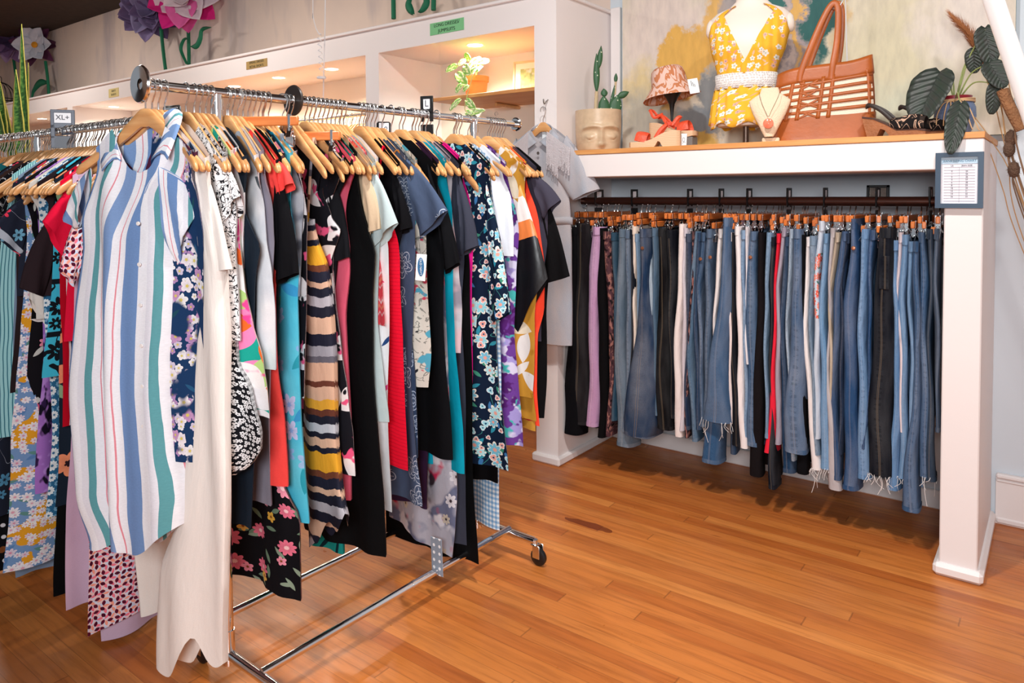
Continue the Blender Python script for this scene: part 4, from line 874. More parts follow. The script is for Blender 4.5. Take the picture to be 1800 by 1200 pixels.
G(2, 'teal green jumper', 'teal green jumper shoulder at the far left edge', 'jumper', solid('155a62'), [(-30, 322), (-50, 370), (-60, 480), (-62, 640)], wt=.2, name='jumper')
rd = random.Random(11)
for i in range(46):
    x = -2.31-.027*i+rd.uniform(-.008, .008)
    o = shirt_hanger((x, BY2, BZ2), PI/2+rd.uniform(-.26, .26), 'wooden hanger crowded on the left rail, its garment hidden behind others', 'crowded hangers on the left rail')
    o.scale = (rd.uniform(.74, .92), 1, rd.uniform(.95, 1.2))
# ---------------------------------------------------------------- jeans alcove
RY, RZ = 3.40, 1.366
t = thing('closet_rod', 'dark bronze clothes rod across the white alcove holding the jeans', 'rod', (-1.18, RY, RZ))
MB().tube([(-.85, 0, 0), (.845, 0, 0)], .02, 18).build('rod_tube', simple('bronze', '5c3e36', .28, .75), t)
for s_ in (-1, 1): MB().lathe([(0, 0), (.022, 0), (.034, -.004), (.038, -.011), (.02, -.012)], (s_*.845, 0, 0), 24, M=Matrix.Rotation(-s_*PI/2, 3, 'Y') @ Matrix.Rotation(PI, 3, 'X')).build('rod_flange', CHROME, t)
def denim(c, kind='denim', fade=.5, seam=1):
    key = f'denim_{c}_{kind}_{fade}_{seam}'
    if kind == 'denim':
        r_, g_, b_ = [int(c[i:i+2], 16) for i in (0, 2, 4)]; m_ = (r_+g_+b_)/3; c = '%02x%02x%02x' % tuple(int(max(0, min(255, (q+(m_-q)*.03)*(.91 if m_ > 150 else .72 if m_ > 60 else .58)))) for q in (r_, g_, b_))
    if key in MATS: return MATS[key]
    n = N(key); v = n.uv(); x, y, _ = n.sep(v); base = lin(c)
    if kind == 'denim':
        info = n.nd('ShaderNodeObjectInfo').outputs['Random']
        vv = n.vmath('ADD', v, n.comb(n.math('MULTIPLY', info, 31.0), n.math('MULTIPLY', info, 17.0), 0))
        f = n.noise(n.vmath('MULTIPLY', vv, (7, 1.6, 1)), 1.6, 3, .55)[0]
        lt = tuple(min(1, a*1.05+.17*(1.1-a)) for a in base[:3])
        col = n.mix(n.math('MULTIPLY', n.ramp(f, [(.38, (0, 0, 0)), (.68, (1, 1, 1))]), fade), base, lt)
        col = n.mul(col, n.ramp(n.noise(vv, 320, 2)[0], [(.3, (.78, .80, .84)), (.7, (1.06, 1.05, 1.04))]))
        ax = n.math('ABSOLUTE', x)
        if seam:
            pk = n.math('MULTIPLY', n.math('LESS_THAN', n.math('ABSOLUTE', n.math('SUBTRACT', ax, .006)), .0045), n.math('GREATER_THAN', n.noise(n.vmath('MULTIPLY', vv, (20, 75, 1)), 1.0, 1)[0], .54))
            col = n.mix(n.math('MULTIPLY', pk, .34 if seam == 1 else .1), col, tuple(a*.4 for a in base[:3]))
            col = n.mix(n.math('MULTIPLY', n.math('LESS_THAN', ax, .0011), .5), col, tuple(min(1, a*1.5+.05) for a in base[:3]))
        st = n.math('LESS_THAN', n.math('ABSOLUTE', n.math('SUBTRACT', n.math('FRACT', n.math('DIVIDE', ax, .105)), .02)), .006)
        col = n.mix(n.math('MULTIPLY', st, .22), col, 'b89a70')
    elif kind == 'plain' and max(base[:3]) < .03: col = tuple(q*.5 for q in base[:3])+(1,)
    elif kind == 'velvet': col = n.blotch(base, v, 30, ['9c6a62', '20161a'], [.55, .6], .04)
    elif kind == 'embroid': col = n.mix(n.math('MULTIPLY', n.math('LESS_THAN', y, -.13), n.math('GREATER_THAN', y, -.40)), base, n.flowers(n.leaves(base, v, 26, .02, .006, ['5f8a80'], .7), v, 25, .021, ['ee5f4c', 'f58a78'], 8, .5, 1, 'f2c0a8'))
    elif kind == 'bands': col = n.vstripes(v, .024, [(0, '101014'), (.55, 'e6e2e4')], 1)
    else: col = base
    MATS[key] = n.cloth(col, .88, .1, .95); return MATS[key]
def jeans(label, c, top, rows, yn=3.21, wd=.36, kind='denim', fade=.5, seam=1, button=None, fray=0, cat='jeans', pocket=False, band=None, name='jeans', hang=None, skew=None, stripe=None):
    """rows: (image row, left, right) of the edge facing us in the plane y = yn; hung from the alcove rod by the waistband"""
    rd = random.Random(label); seam = 1 if ('seam' in label or 'stitch' in label or rd.random() < .45) else 2; mat = denim(c, kind, fade, seam); sk = rd.uniform(-.10, .10) if skew is None else skew
    rw = []
    for (py, xl, xr) in rows:
        a, b = atY(xl, py, yn), atY(xr, py, yn); rw.append(((a.x+b.x)/2, max(.008, (b.x-a.x)/2), (a.z+b.z)/2))
    zt, zb = rw[0][2], rw[-1][2]; x0 = rw[0][0]; o = Vector((x0, yn, zt))
    def at(z):
        for p, q in zip(rw, rw[1:]):
            if p[2] >= z >= q[2]:
                f = (p[2]-z)/max(1e-6, p[2]-q[2]); return p[0]+(q[0]-p[0])*f, p[1]+(q[1]-p[1])*f
        return (rw[-1] if z < zb else rw[0])[:2]
    nv, m = 26, 18; ph = rd.uniform(0, 6); root = None
    for leg in (0, 1):
        r, u_ = [], []
        for j in range(nv+1):
            z = zt+(zb-zt)*j/nv; cx, hx = at(z); dz = zt-z
            half = wd/2; lw = half*(1 if dz < .24 else max(.62, 1-(dz-.24)*.6)) if hx < .06 else half
            y0 = 0.0 if leg == 0 else half*.98
            if leg: hx = min(hx, .016); cx = x0+sk*.2+(cx-x0)*.35
            lw = lw*(1 if leg == 0 else .95); row = []; ur = []
            for k in range(m):
                a = 2*PI*k/m; yy = y0+lw/2-lw/2*math.copysign(abs(math.cos(a))**.55, math.cos(a)); xx = math.copysign(abs(math.sin(a))**.7, math.sin(a))*hx
                wv = (.0065*math.sin(6*z+ph+yy*20)+.0035*math.sin(15*z+ph*2))*(min(1, dz*4)) + sk*yy
                row.append(Vector((cx-x0+xx+wv, yy+.004*math.sin(9*z+ph), z-zt))); ur.append(((k if k <= m/2 else k-m)*.016*(1 if k else 1), -dz))
            r.append(row); u_.append(ur)
        mb = MB(); mb.grid(r, u_, True)
        if root is None: root = mb.build(name, mat, None, 70, o)
        else: mb.build('far_leg', mat, root, 70)
        if leg == 0:
            h = MB(); e = [[p+Vector((p.x-r[-1][0].x, 0, 0))*.0+Vector((math.copysign(.0015, p.x-(rw[-1][0]-x0)), 0, dz_)) for p in r[-1]] for dz_ in (.018, -.001)]
            if kind == 'denim' and not fray: h.grid(e, [u_[-1], [(a, b-.02) for a, b in u_[-1]]], True); h.build('hem', mat, root, 70)
            else: hemring = r[-1]
    tag(root, label, cat)
    # waistband
    cx, hx = at(zt); e = []
    for z in (.004, -.036):
        e.append([Vector((math.copysign(abs(math.sin(2*PI*k/20))**.7, math.sin(2*PI*k/20))*(hx+.003)+sk*(wd/2-wd/2*math.cos(2*PI*k/20)), wd/2-(wd/2+.004)*math.copysign(abs(math.cos(2*PI*k/20))**.55, math.cos(2*PI*k/20)), z)) for k in range(20)])
    MB().grid(e, [[(k*.03+.05, z) for k in range(20)] for z in (0, -.04)], True).build('waistband', mat, root, 70)
    if button:
        p = atY(button[0], button[1], yn-.006)-o
        MB().lathe([(0, -.004), (.007, -.003), (.0085, 0), (.007, .002)], p, 14, M=Matrix.Rotation(-PI/2, 3, 'X')).build('button', simple('copper', 'd08a68', .3, .8), root)
    if pocket:
        cx2, hx2 = at(zt-.17); pk = MB(); pk.box((cx2-x0+hx2*.25, -.004, -.17), (hx2*1.1, .006, .13), bev=.002); pk.build('back_pocket', mat, root)
    if fray:
        fb = MB()
        for i in range(int(fray)):
            b = rd.choice(r[-1] if False else hemring); l = rd.uniform(.015, .05) if i % 5 else rd.uniform(.05, .11)
            p = b+Vector((rd.uniform(-.004, .004), rd.uniform(-.01, .004), .006)); fb.tube(spline([p, p+Vector((rd.uniform(-.012, .012), rd.uniform(-.014, 0), -l*.5)), p+Vector((rd.uniform(-.02, .02), rd.uniform(-.016, 0), -l))], 3), .0009, 4)
        fb.build('frayed_hem', simple('fray_thread', 'e6dfdc', .9), root, 70)
    hl = hang or ('clip hanger holding the ' + label)
    w_ = hl.split(); hl = ' '.join(w_[:16])
    low = round(min(.07, max(-.01, (RZ-.142)-zt)), 2)
    hg = pant_hanger((x0+sk*.18, RY, RZ), PI/2-math.atan(sk)+rd.uniform(-.14, .14), hl, low)
    return root
J = jeans
J('black trousers with white striped hem, farthest left on the alcove rod', '131318', 0, [(400, 1002, 1014), (550, 1000, 1012), (680, 986, 1012), (764, 986, 1014)], kind='plain', yn=3.2, cat='trousers', name='trousers')
J('charcoal black jeans left of the pink lilac pair', '2a2329', 0, [(394, 1009, 1034), (500, 1008, 1030), (620, 1002, 1029), (745, 990, 1028)], fade=.15)
J('pink lilac jeans near the left end of the alcove rod', 'd6a3cd', 0, [(400, 1037, 1056), (470, 1032, 1054), (540, 1029, 1046), (650, 1030, 1048), (750, 1030, 1049)], fade=.4)
J('slim black trousers right of the pink lilac pair', '141215', 0, [(402, 1052, 1062), (500, 1048, 1066), (650, 1048, 1066), (770, 1049, 1062)], kind='plain', cat='trousers', name='trousers')
J('rust brown crushed velvet trousers, second right of the pink lilac pair', '52343a', 0, [(408, 1056, 1072), (480, 1062, 1076), (600, 1067, 1076), (768, 1066, 1074)], kind='velvet', cat='trousers', name='trousers')
J('teal blue jeans just right of the crushed velvet trousers', '2f5f7e', 0, [(410, 1071, 1081), (500, 1075, 1083), (620, 1076, 1083), (740, 1076, 1083)], fade=.3)
J('washed grey blue jeans with long pale leg, left of the cream sliver', '7d95ac', 0, [(404, 1084, 1098), (500, 1081, 1098), (620, 1074, 1094), (785, 1080, 1108)], fade=.7)
J('grey blue jeans with ladder seam, next to the long pale leg', '7890ae', 0, [(406, 1096, 1106), (500, 1097, 1108), (620, 1096, 1107), (760, 1094, 1106)], fade=.6)
J('narrow dark navy jeans between the ladder seam pair and the cream pair', '1f2a40', 0, [(406, 1106, 1111), (550, 1107, 1113), (740, 1106, 1112)], fade=.1)
J('cream jeans disappearing behind the dark faded flare', 'e6d3c4', 0, [(399, 1109, 1118), (480, 1110, 1118), (560, 1110, 1117), (700, 1110, 1118)], kind='plain')
J('light blue jeans between the cream pair and the dark faded flare', '7fa0c0', 0, [(412, 1114, 1121), (500, 1117, 1123), (700, 1117, 1123)], fade=.5)
J('dark blue flared jeans with faded thigh and turned hem, swinging out left', '2d4d76', 0, [(404, 1120, 1136), (500, 1121, 1135), (580, 1112, 1142), (680, 1098, 1152), (745, 1089, 1146), (768, 1090, 1140)], fade=.75, yn=3.18, button=(1129, 436))
J('pale bleached jeans right of the dark faded flare', 'a9bccb', 0, [(405, 1132, 1142), (500, 1134, 1146), (600, 1141, 1147), (740, 1142, 1149)], fade=.6)
J('light steel blue jeans left of the wide black pair', '6f93b2', 0, [(402, 1143, 1152), (500, 1146, 1155), (620, 1146, 1152), (730, 1146, 1153)], fade=.4)
J('wide washed black jeans with brownish hem, left of the white pairs', '1b191e', 0, [(402, 1153, 1168), (500, 1154, 1173), (620, 1146, 1178), (755, 1152, 1180)], fade=.15, button=None)
J('black navy jeans leaning against the first white pair', '171c2b', 0, [(405, 1166, 1185), (500, 1172, 1187), (640, 1174, 1184), (735, 1174, 1183)], fade=.15)
J('off white jeans, the first white pair from the left', 'e9dcd8', 0, [(395, 1191, 1203), (500, 1188, 1199), (640, 1183, 1196), (768, 1182, 1197)], kind='plain')
J('pearl grey white jeans right behind the first white pair', 'cdc4cb', 0, [(402, 1200, 1207), (500, 1197, 1206), (640, 1195, 1203), (758, 1194, 1203)], kind='plain')
J('navy jeans gathered at the waist, right of the first white pair', '30486c', 0, [(412, 1202, 1214), (470, 1202, 1213), (600, 1204, 1210), (755, 1203, 1211)], fade=.3)
J('slim brown black trousers with hook marks behind the navy gathered jeans', '3a2f36', 0, [(408, 1215, 1222), (440, 1214, 1221), (600, 1206, 1211), (770, 1204, 1211)], kind='velvet', cat='trousers', name='trousers')
J('sky blue jeans widening to the hem, left of the dark stitched seam', '6f97bb', 0, [(408, 1220, 1227), (500, 1209, 1220), (620, 1207, 1218), (776, 1214, 1224)], fade=.4)
J('dark blue jeans with bold stitched seam and red button', '33557f', 0, [(410, 1224, 1232), (500, 1218, 1228), (640, 1220, 1230), (755, 1218, 1230)], fade=.3, button=(1231, 455))
J('mid blue jeans with pale knees beside the bold stitched seam', '567ba6', 0, [(410, 1231, 1240), (500, 1224, 1235), (640, 1226, 1234), (750, 1226, 1234)], fade=.7)
J('slate blue jeans with ladder stitching up the side', '6a86a9', 0, [(404, 1239, 1252), (500, 1236, 1249), (640, 1233, 1247), (750, 1233, 1246)], fade=.4, button=(1248, 452))
J('white jeans tucked behind the frayed flare', 'ece2df', 0, [(404, 1261, 1270), (480, 1254, 1265), (560, 1250, 1257), (700, 1250, 1256)], kind='plain')
J('blue flared jeans with torn white fringe at a short hem', '5b83b2', 0, [(384, 1268, 1280), (500, 1262, 1279), (600, 1248, 1276), (700, 1238, 1278), (742, 1228, 1282)], fade=.5, fray=26, yn=3.18)
J('bright blue jeans with ripped white knee under the torn fringe', '4d7cb0', 0, [(420, 1274, 1281), (600, 1260, 1270), (730, 1234, 1262), (815, 1233, 1265)], fade=.6, yn=3.22)
J('blush white jeans right of the torn fringe flare', 'e9d9d6', 0, [(410, 1281, 1287), (550, 1278, 1285), (745, 1277, 1285)], kind='plain')
J('very dark navy jeans between two white pairs', '161b2c', 0, [(410, 1285, 1292), (550, 1283, 1292), (680, 1284, 1300), (784, 1284, 1302)], fade=.1)
J('white jeans with rosy shade, second from the right torn fringe', 'eee4e2', 0, [(399, 1289, 1300), (500, 1289, 1302), (620, 1293, 1306), (788, 1299, 1314)], kind='plain')
J('pale sky blue jeans right of the rosy white pair', '88a8c8', 0, [(406, 1300, 1311), (500, 1300, 1308), (640, 1304, 1310), (770, 1308, 1316)], fade=.5)
J('bright white jeans half hidden left of the black corduroy pair', 'e6e2e6', 0, [(400, 1309, 1315), (470, 1309, 1314), (640, 1310, 1316)], kind='plain')
J('mid blue jeans with wide thigh and copper button, left of the black corduroys', '5f86b3', 0, [(408, 1316, 1330), (500, 1304, 1327), (620, 1306, 1330), (785, 1314, 1338)], fade=.6, button=(1319, 452))
J('brown black corduroy trousers left of the pale blue and navy pairs', '231d20', 0, [(410, 1330, 1342), (500, 1328, 1341), (640, 1325, 1344), (838, 1312, 1336)], kind='plain', cat='trousers', name='trousers')
J('pale blue jeans with rolled waist, third left of the red pair', '7d9fbf', 0, [(410, 1345, 1358), (500, 1341, 1350), (640, 1344, 1351), (770, 1342, 1350)], fade=.4)
J('dark navy jeans with slanted pocket, touching the red pair', '1c2438', 0, [(418, 1354, 1363), (500, 1350, 1363), (640, 1348, 1355), (860, 1352, 1366)], fade=.2)
J('bright red trousers, the only red pair on the alcove rod', 'e8283e', 0, [(412, 1364, 1370), (500, 1360, 1367), (640, 1352, 1360), (797, 1342, 1360)], kind='plain', cat='trousers', name='trousers')
J('mauve grey corduroy trousers right of the red pair', 'a49aa8', 0, [(401, 1372, 1382), (500, 1365, 1374), (640, 1359, 1370), (782, 1359, 1370)], kind='plain', cat='trousers', name='trousers')
J('dark stitched blue jeans second right of the red pair', '2f5580', 0, [(418, 1378, 1385), (500, 1371, 1383), (640, 1370, 1381), (831, 1369, 1390)], fade=.3)
J('icy pale jeans between the dark stitched and the speckled pairs', 'b4c5d6', 0, [(404, 1386, 1394), (500, 1382, 1389), (640, 1383, 1388), (810, 1386, 1392)], fade=.4)
J('speckled mid blue jeans with long puckered side seam', '6186b4', 0, [(404, 1392, 1410), (500, 1388, 1407), (620, 1383, 1412), (740, 1378, 1418), (797, 1378, 1418)], fade=.8, yn=3.19)
J('slim black jeans behind the speckled mid blue pair', '141419', 0, [(414, 1406, 1416), (500, 1406, 1413), (640, 1410, 1414), (834, 1396, 1418)], kind='plain')
J('white jeans with long frayed hem, left of the embroidered pair', 'eae2e0', 0, [(418, 1416, 1422), (500, 1412, 1421), (640, 1413, 1424), (750, 1418, 1430), (826, 1420, 1438)], kind='plain', fray=22)
J('ash blue jeans touching the embroidered pair', '7f98b0', 0, [(416, 1420, 1434), (500, 1421, 1431), (640, 1424, 1430), (800, 1426, 1436)], fade=.5)
J('pale jeans embroidered with coral flowers down the leg', 'c4cedb', 0, [(390, 1437, 1450), (460, 1432, 1444), (540, 1428, 1440), (640, 1426, 1438), (772, 1426, 1440)], kind='embroid', fade=.3)
J('clear light blue jeans right of the embroidered pair', '76a3cd', 0, [(412, 1446, 1455), (500, 1440, 1453), (640, 1440, 1454), (825, 1436, 1457)], fade=.5, fray=8)
J('stone grey trousers with side button, third left of the indigo pair', 'b9b2b4', 0, [(402, 1458, 1468), (480, 1453, 1460), (640, 1455, 1460), (862, 1452, 1478)], kind='plain', cat='trousers', name='trousers')
J('khaki beige trousers with small studs beside the stone grey pair', 'c0b09c', 0, [(410, 1467, 1474), (480, 1458, 1466), (640, 1456, 1460), (760, 1456, 1461)], kind='plain', cat='trousers', name='trousers')
J('strong blue jeans with ripped shin, right of the khaki pair', '3e689c', 0, [(408, 1477, 1490), (500, 1461, 1479), (640, 1459, 1472), (844, 1462, 1477)], fade=.5)
J('thin dark blue jeans left of the copper buttoned pair', '34496b', 0, [(412, 1486, 1494), (500, 1476, 1483), (640, 1471, 1481), (800, 1470, 1480)], fade=.2)
J('strong blue jeans with copper button and turned up hem', '3f6da6', 0, [(386, 1494, 1504), (440, 1492, 1508), (540, 1481, 1508), (640, 1479, 1504), (862, 1478, 1506)], fade=.6, button=(1500, 436))
J('sunny light blue jeans left of the dark indigo pair', '6c97c4', 0, [(404, 1511, 1526), (500, 1508, 1522), (640, 1507, 1524), (842, 1500, 1525)], fade=.5)
J('narrow royal blue jeans squeezed against the dark indigo pair', '3468a4', 0, [(406, 1527, 1540), (500, 1521, 1531), (640, 1522, 1530), (790, 1518, 1526)], fade=.5)
J('wide dark indigo jeans with pale stitched pocket and frayed hem', '1b2133', 0, [(402, 1542, 1570), (500, 1532, 1566), (620, 1528, 1568), (838, 1525, 1566)], fade=.2, fray=30, yn=3.18, pocket=True)
J('light blue jeans just right of the dark indigo pair', '6a96c4', 0, [(424, 1566, 1578), (500, 1564, 1578), (640, 1567, 1580), (862, 1560, 1582)], fade=.4)
J('slim rosy white jeans at the right part of the rod', 'e3d3d6', 0, [(410, 1578, 1586), (500, 1578, 1582), (640, 1580, 1583), (760, 1580, 1583)], kind='plain')
J('medium light blue jeans with frayed hem right of the rosy white pair', '7099c2', 0, [(414, 1584, 1598), (500, 1581, 1596), (640, 1578, 1594), (842, 1576, 1592)], fade=.6, fray=14)
J('crumpled light blue jeans with rolled waist, fourth from the post', '7a9fc4', 0, [(426, 1594, 1606), (500, 1595, 1605), (640, 1596, 1606), (880, 1588, 1606)], fade=.7)
J('long mid blue jeans reaching lowest beside the post', '527eb0', 0, [(426, 1604, 1616), (500, 1602, 1616), (640, 1604, 1616), (780, 1594, 1614), (900, 1586, 1618)], fade=.6, yn=3.19)
J('washed blue jeans with ladder seam second from the post', '4f7aaa', 0, [(410, 1614, 1626), (500, 1615, 1634), (640, 1617, 1634), (840, 1610, 1634)], fade=.6, fray=6)
J('dark teal navy jeans next to the last pair at the post', '22405f', 0, [(404, 1628, 1642), (500, 1632, 1642), (640, 1630, 1642), (846, 1618, 1642)], fade=.3, skew=-.06)
J('grey blue jeans last at the right, touching the post', '6f86a4', 0, [(404, 1641, 1652), (500, 1641, 1652), (640, 1641, 1651), (760, 1640, 1649)], fade=.5, skew=-.07)
rd = random.Random(3)
for i, (px, rz, lab) in enumerate(((1053, .75, 'wide black size divider with two windows, farthest left on the bronze rod'), (1115, .25, 'leaning black size divider, second from the left on the bronze rod'), (1213, .1, 'black size divider above the first white jeans'), (1268, .06, 'black size divider above the torn fringe flare'), (1317, .12, 'black size divider above the rosy white jeans'), (1387, .08, 'black size divider above the speckled blue jeans'), (1451, .05, 'black size divider above the embroidered jeans'), (1543, .1, 'black size divider in front of the small wall plate'), (1636, .04, 'black size divider farthest right, by the framed size chart'))):
    p = atY(px, 350, RY); divider((p.x, RY, RZ), PI/2-rz*1.0 if i else .9, lab, None, .05, .15, .052)
for i in range(14):
    x = -1.99+i*.122+rd.uniform(-.03, .03)
    pant_hanger((x, RY, RZ), PI/2+rd.uniform(-.2, .2), 'wooden clip hanger crowded on the bronze rod, its garment hidden', .03, 'crowded clip hangers on the bronze rod')
# ---------------------------------------------------------------- display on the shelf board
SZ = 1.6178
def sc(p): return (Vector(p)-CAM).dot(FW)/FPX            # metres per image unit at a point
RDIR = Vector((RT.x, RT.y, 0)).normalized(); FDIR = Vector((FW.x, FW.y, 0)).normalized()
FACE = math.atan2(RDIR.y, RDIR.x)                          # turn that makes local +X run to the right of the picture
def leaf_mb(L, Wd, n=10, m=6, curl=.15, fold=.2, tip=1.6, heart=0.0, mb=None, T=None, droop=0.0):
    mb = mb or MB(); mb.T = T; rows = []; uv = []
    for i in range(n+1):
        t = i/n; w = Wd*(math.sin(PI*min(1, t**(1/tip)))**.8 if t < 1 else 0); w = max(w, .0006)
        if heart: w = Wd*max(.02, math.sqrt(max(0, 1-((t-.32)/(.33 if t < .32 else .70))**2)))
        row = []; ur = []
        for j in range(m+1):
            s_ = -1+2*j/m; back = heart*abs(s_)*(1-t)**3*L*.35
            row.append((s_*w, L*t-back-0, fold*abs(s_)*w - curl*L*t*t + .03*w*math.sin(t*26)*abs(s_))); ur.append((s_*.5+.5, t))
        rows.append(row); uv.append(ur)
    b = len(mb.v); mb.grid(rows, uv); mb.T = None; return mb
def orient(loc, fwd, nrm):
    y = Vector(fwd).normalized(); z = Vector(nrm); z = (z-y*z.dot(y)).normalized(); x = y.cross(z)
    return Matrix(((x.x, y.x, z.x, loc[0]), (x.y, y.y, z.y, loc[1]), (x.z, y.z, z.z, loc[2]), (0, 0, 0, 1)))
def solidify(o, t=.0012):
    m = o.modifiers.new('thickness', 'SOLIDIFY'); m.thickness = t; m.offset = 0; return o
# face planter with cacti
p = on_plane(1047, 256, (0, 0, 1), SZ); p = Vector((-1.905, 3.36, SZ)); s_ = sc(p)
t = thing('face_planter', 'beige ceramic planter shaped like a sleeping face, holding cacti on the shelf', 'planter', p, FACE)
mb = MB(); rows = []; uv = []
H_, R_ = .215, .118
for i in range(49):
    z = H_*i/48; row = []; ur = []
    for k in range(96):
        a = 2*PI*k/96; x, y = math.sin(a), -math.cos(a); r = R_*(.90+.10*math.sin(min(1, z/H_*1.5)*PI/2)) - (.012*(1-z/.012)**2 if z < .012 else 0)
        fx = a if a < PI else a-2*PI; d = 0
        def g(cx, cz, sx, sz, amp): return amp*math.exp(-((fx-cx)/sx)**2-((z-cz)/sz)**2)
        d += .024*math.exp(-(fx/(.10+.05*max(0, 1-z/.06)))**2)*(1/(1+math.exp(-(.135-z)/.010)))*(1/(1+math.exp(-(z-.022)/.004)))*(.45+.55*max(0, 1-(z-.03)/.11))
        d += g(0, .036, .20, .010, .007)
        for q in (-1, 1):
            u2 = (fx-q*.50); d += g(q*.50, .074, .25, .020, .013) - .0055*math.exp(-((z-(.066-.020*(1-(u2/.27)**2)*1.0+.012))/.0032)**2)*math.exp(-(u2/.27)**4) - g(q*.45, .098, .34, .016, .008) + .0075*math.exp(-((z-(.128-.06*(abs(fx)-.35)**2))/.010)**2)*math.exp(-((abs(fx)-.45)/.42)**4) + g(q*.62, .025, .3, .03, .006)
        r += d; row.append((x*r, y*r, z)); ur.append((a*R_, z))
    rows.append(row); uv.append(ur)
for rr, z in ((R_-.010, H_), (R_-.012, H_-.03), (.001, H_-.032)):
    rows.append([(math.sin(2*PI*k/96)*rr, -math.cos(2*PI*k/96)*rr, z) for k in range(96)]); uv.append([(k*.01, z) for k in range(96)])
mb.grid(rows, uv, True)
n = N('speckled_ceramic'); n.bump(n.noise(n.vmath('MULTIPLY', n.obj(), (3, 3, 90)), 3, 2)[0], .25, .002)
MATS['ceramic'] = n.fin(n.mul(lin('d8bd9d'), n.ramp(n.noise(n.obj(), 40, 3)[0], [(.3, (.88, .87, .86)), (.7, (1, 1, 1))])), .35)
mb.build('planter_body', MATS['ceramic'], t, 60)
MB().lathe([(0, .19), (.104, .188)], n=32).build('soil', simple('soil', '3a2a20', .95, bump=(60, .6)), t)
n = N('cactus_green'); o_ = n.obj(); n.bump(n.vor(o_, 60)['Distance'], .4, .002)
MATS['cactus'] = n.fin(n.flowers(n.mix(n.noise(o_, 12)[0], lin('26492f'), lin('3a6a42')), n.uv(), 40, .004, ['cfd6b8'], 6, .3, .7, None), .5)
def pad(parent, base, L, Wd, lean, depth=.010, turn=0.0, name='cactus_pad', mat=None):
    mb = MB(); d = Vector((math.sin(lean), turn, math.cos(lean))).normalized(); x = Vector((d.z, 0, -d.x)).normalized(); y = d.cross(x); rows = []; uv = []
    for i in range(15):
        u = i/14; w = max(.0015, Wd*math.sin(PI*min(.985, max(.03, u**.85)))**.75); rows.append([Vector(base)+d*(L*u)+x*(w*math.cos(2*PI*k/14))+y*(min(depth, w)*math.sin(2*PI*k/14)) for k in range(14)]); uv.append([(w*math.cos(2*PI*k/14)+.3*(k > 7), L*u) for k in range(14)])
    mb.grid(rows, uv, True); return mb.build(name, mat or MATS['cactus'], parent, 60)
STALK = simple('woody_stalk', 'c9b18c', .8, bump=(40, .4))
a_ = MB(); a_.tube([(-.015, 0, .18), (-.012, 0, .24), (-.008, 0, .315)], .009, 8); a_.build('woody_stem', STALK, t)
pad(t, (-.008, 0, .31), .20, .017, .0); pad(t, (.002, 0, .43), .12, .015, .12)
pad(t, (.030, -.02, .185), .105, .031, -.05); pad(t, (.030, -.02, .285), .042, .018, -.1)
pad(t, (.075, 0, .185), .115, .034, .25); pad(t, (.052, .01, .18), .20, .009, .22, .006); pad(t, (.092, .01, .36), .05, .010, .05, .007); pad(t, (.10, 0, .285), .065, .018, 1.15)
MB().tube([(.088, .01, .3), (.093, .01, .37)], .006, 7).build('woody_stem', STALK, t)
# straw hat stand and bucket hat
p = on_plane(1181, 250, (0, 1, 0), 3.46); px_ = p.x; hp = Vector((p.x, 3.46, SZ)); m_ = sc(hp)
t = thing('hat_stand', 'slim black hat stand rising behind the coral sandals', 'stand', hp)
MB().lathe([(0, 0), (.05, 0), (.05, .005), (.012, .012), (.006, .02), (.006, .16), (.008, .19), (.014, .23), (.03, .262), (.045, .285), (.05, .31), (.035, .335), (0, .342)], n=24).build('stand_body', BLACKP, t)
hat = thing('bucket_hat', 'pink and tan zebra print bucket hat on the black stand', 'hat', hp+Vector((0, 0, .262)), FACE)
hat.rotation_euler = (-.10, -.16, FACE)
n = N('zebra_print'); v = n.uv(); nz = n.noise(n.vmath('MULTIPLY', v, (1, .45, 1)), 26, 1.5, .5, 1.2)[0]
MATS['zebra'] = n.cloth(n.mix(n.math('GREATER_THAN', n.math('FRACT', n.math('MULTIPLY', nz, 3.4)), .56), lin('e9c4b6'), lin('c9815a')))
hm = MB(); pr = [(.142, .0), (.130, .012), (.116, .03), (.098, .055), (.089, .064), (.087, .08), (.083, .115), (.076, .140), (.062, .152), (.03, .158), (.001, .159)]
rows = []; uv = []; L = 0
for i, (r, z) in enumerate(pr):
    if i: L += math.hypot(r-pr[i-1][0], z-pr[i-1][1])
    rows.append([(r*1.0*math.cos(2*PI*k/48), r*.92*math.sin(2*PI*k/48), z+(.006*math.sin(4*PI*k/48+.5)*max(0, 1-z/.06))) for k in range(48)]); uv.append([(k/48*.6, L) for k in range(48)])
hm.grid(rows, uv, True); solidify(hm.build('hat_shell', MATS['zebra'], hat, 60), .002)
tg = MB().box((.075, -.142, .012), (.048, .002, .072), bev=.0008); tg.build('price_tag', simple('tag_white', 'eef2f6', .6), hat)
m = MB()
for k in range(3): m.box((.066+.007*k, -.1432, .026-.006*k), (.0022, .0008, .026-.006*k))
m.build('tag_print', simple('ink', '1d2a22', .8), hat)
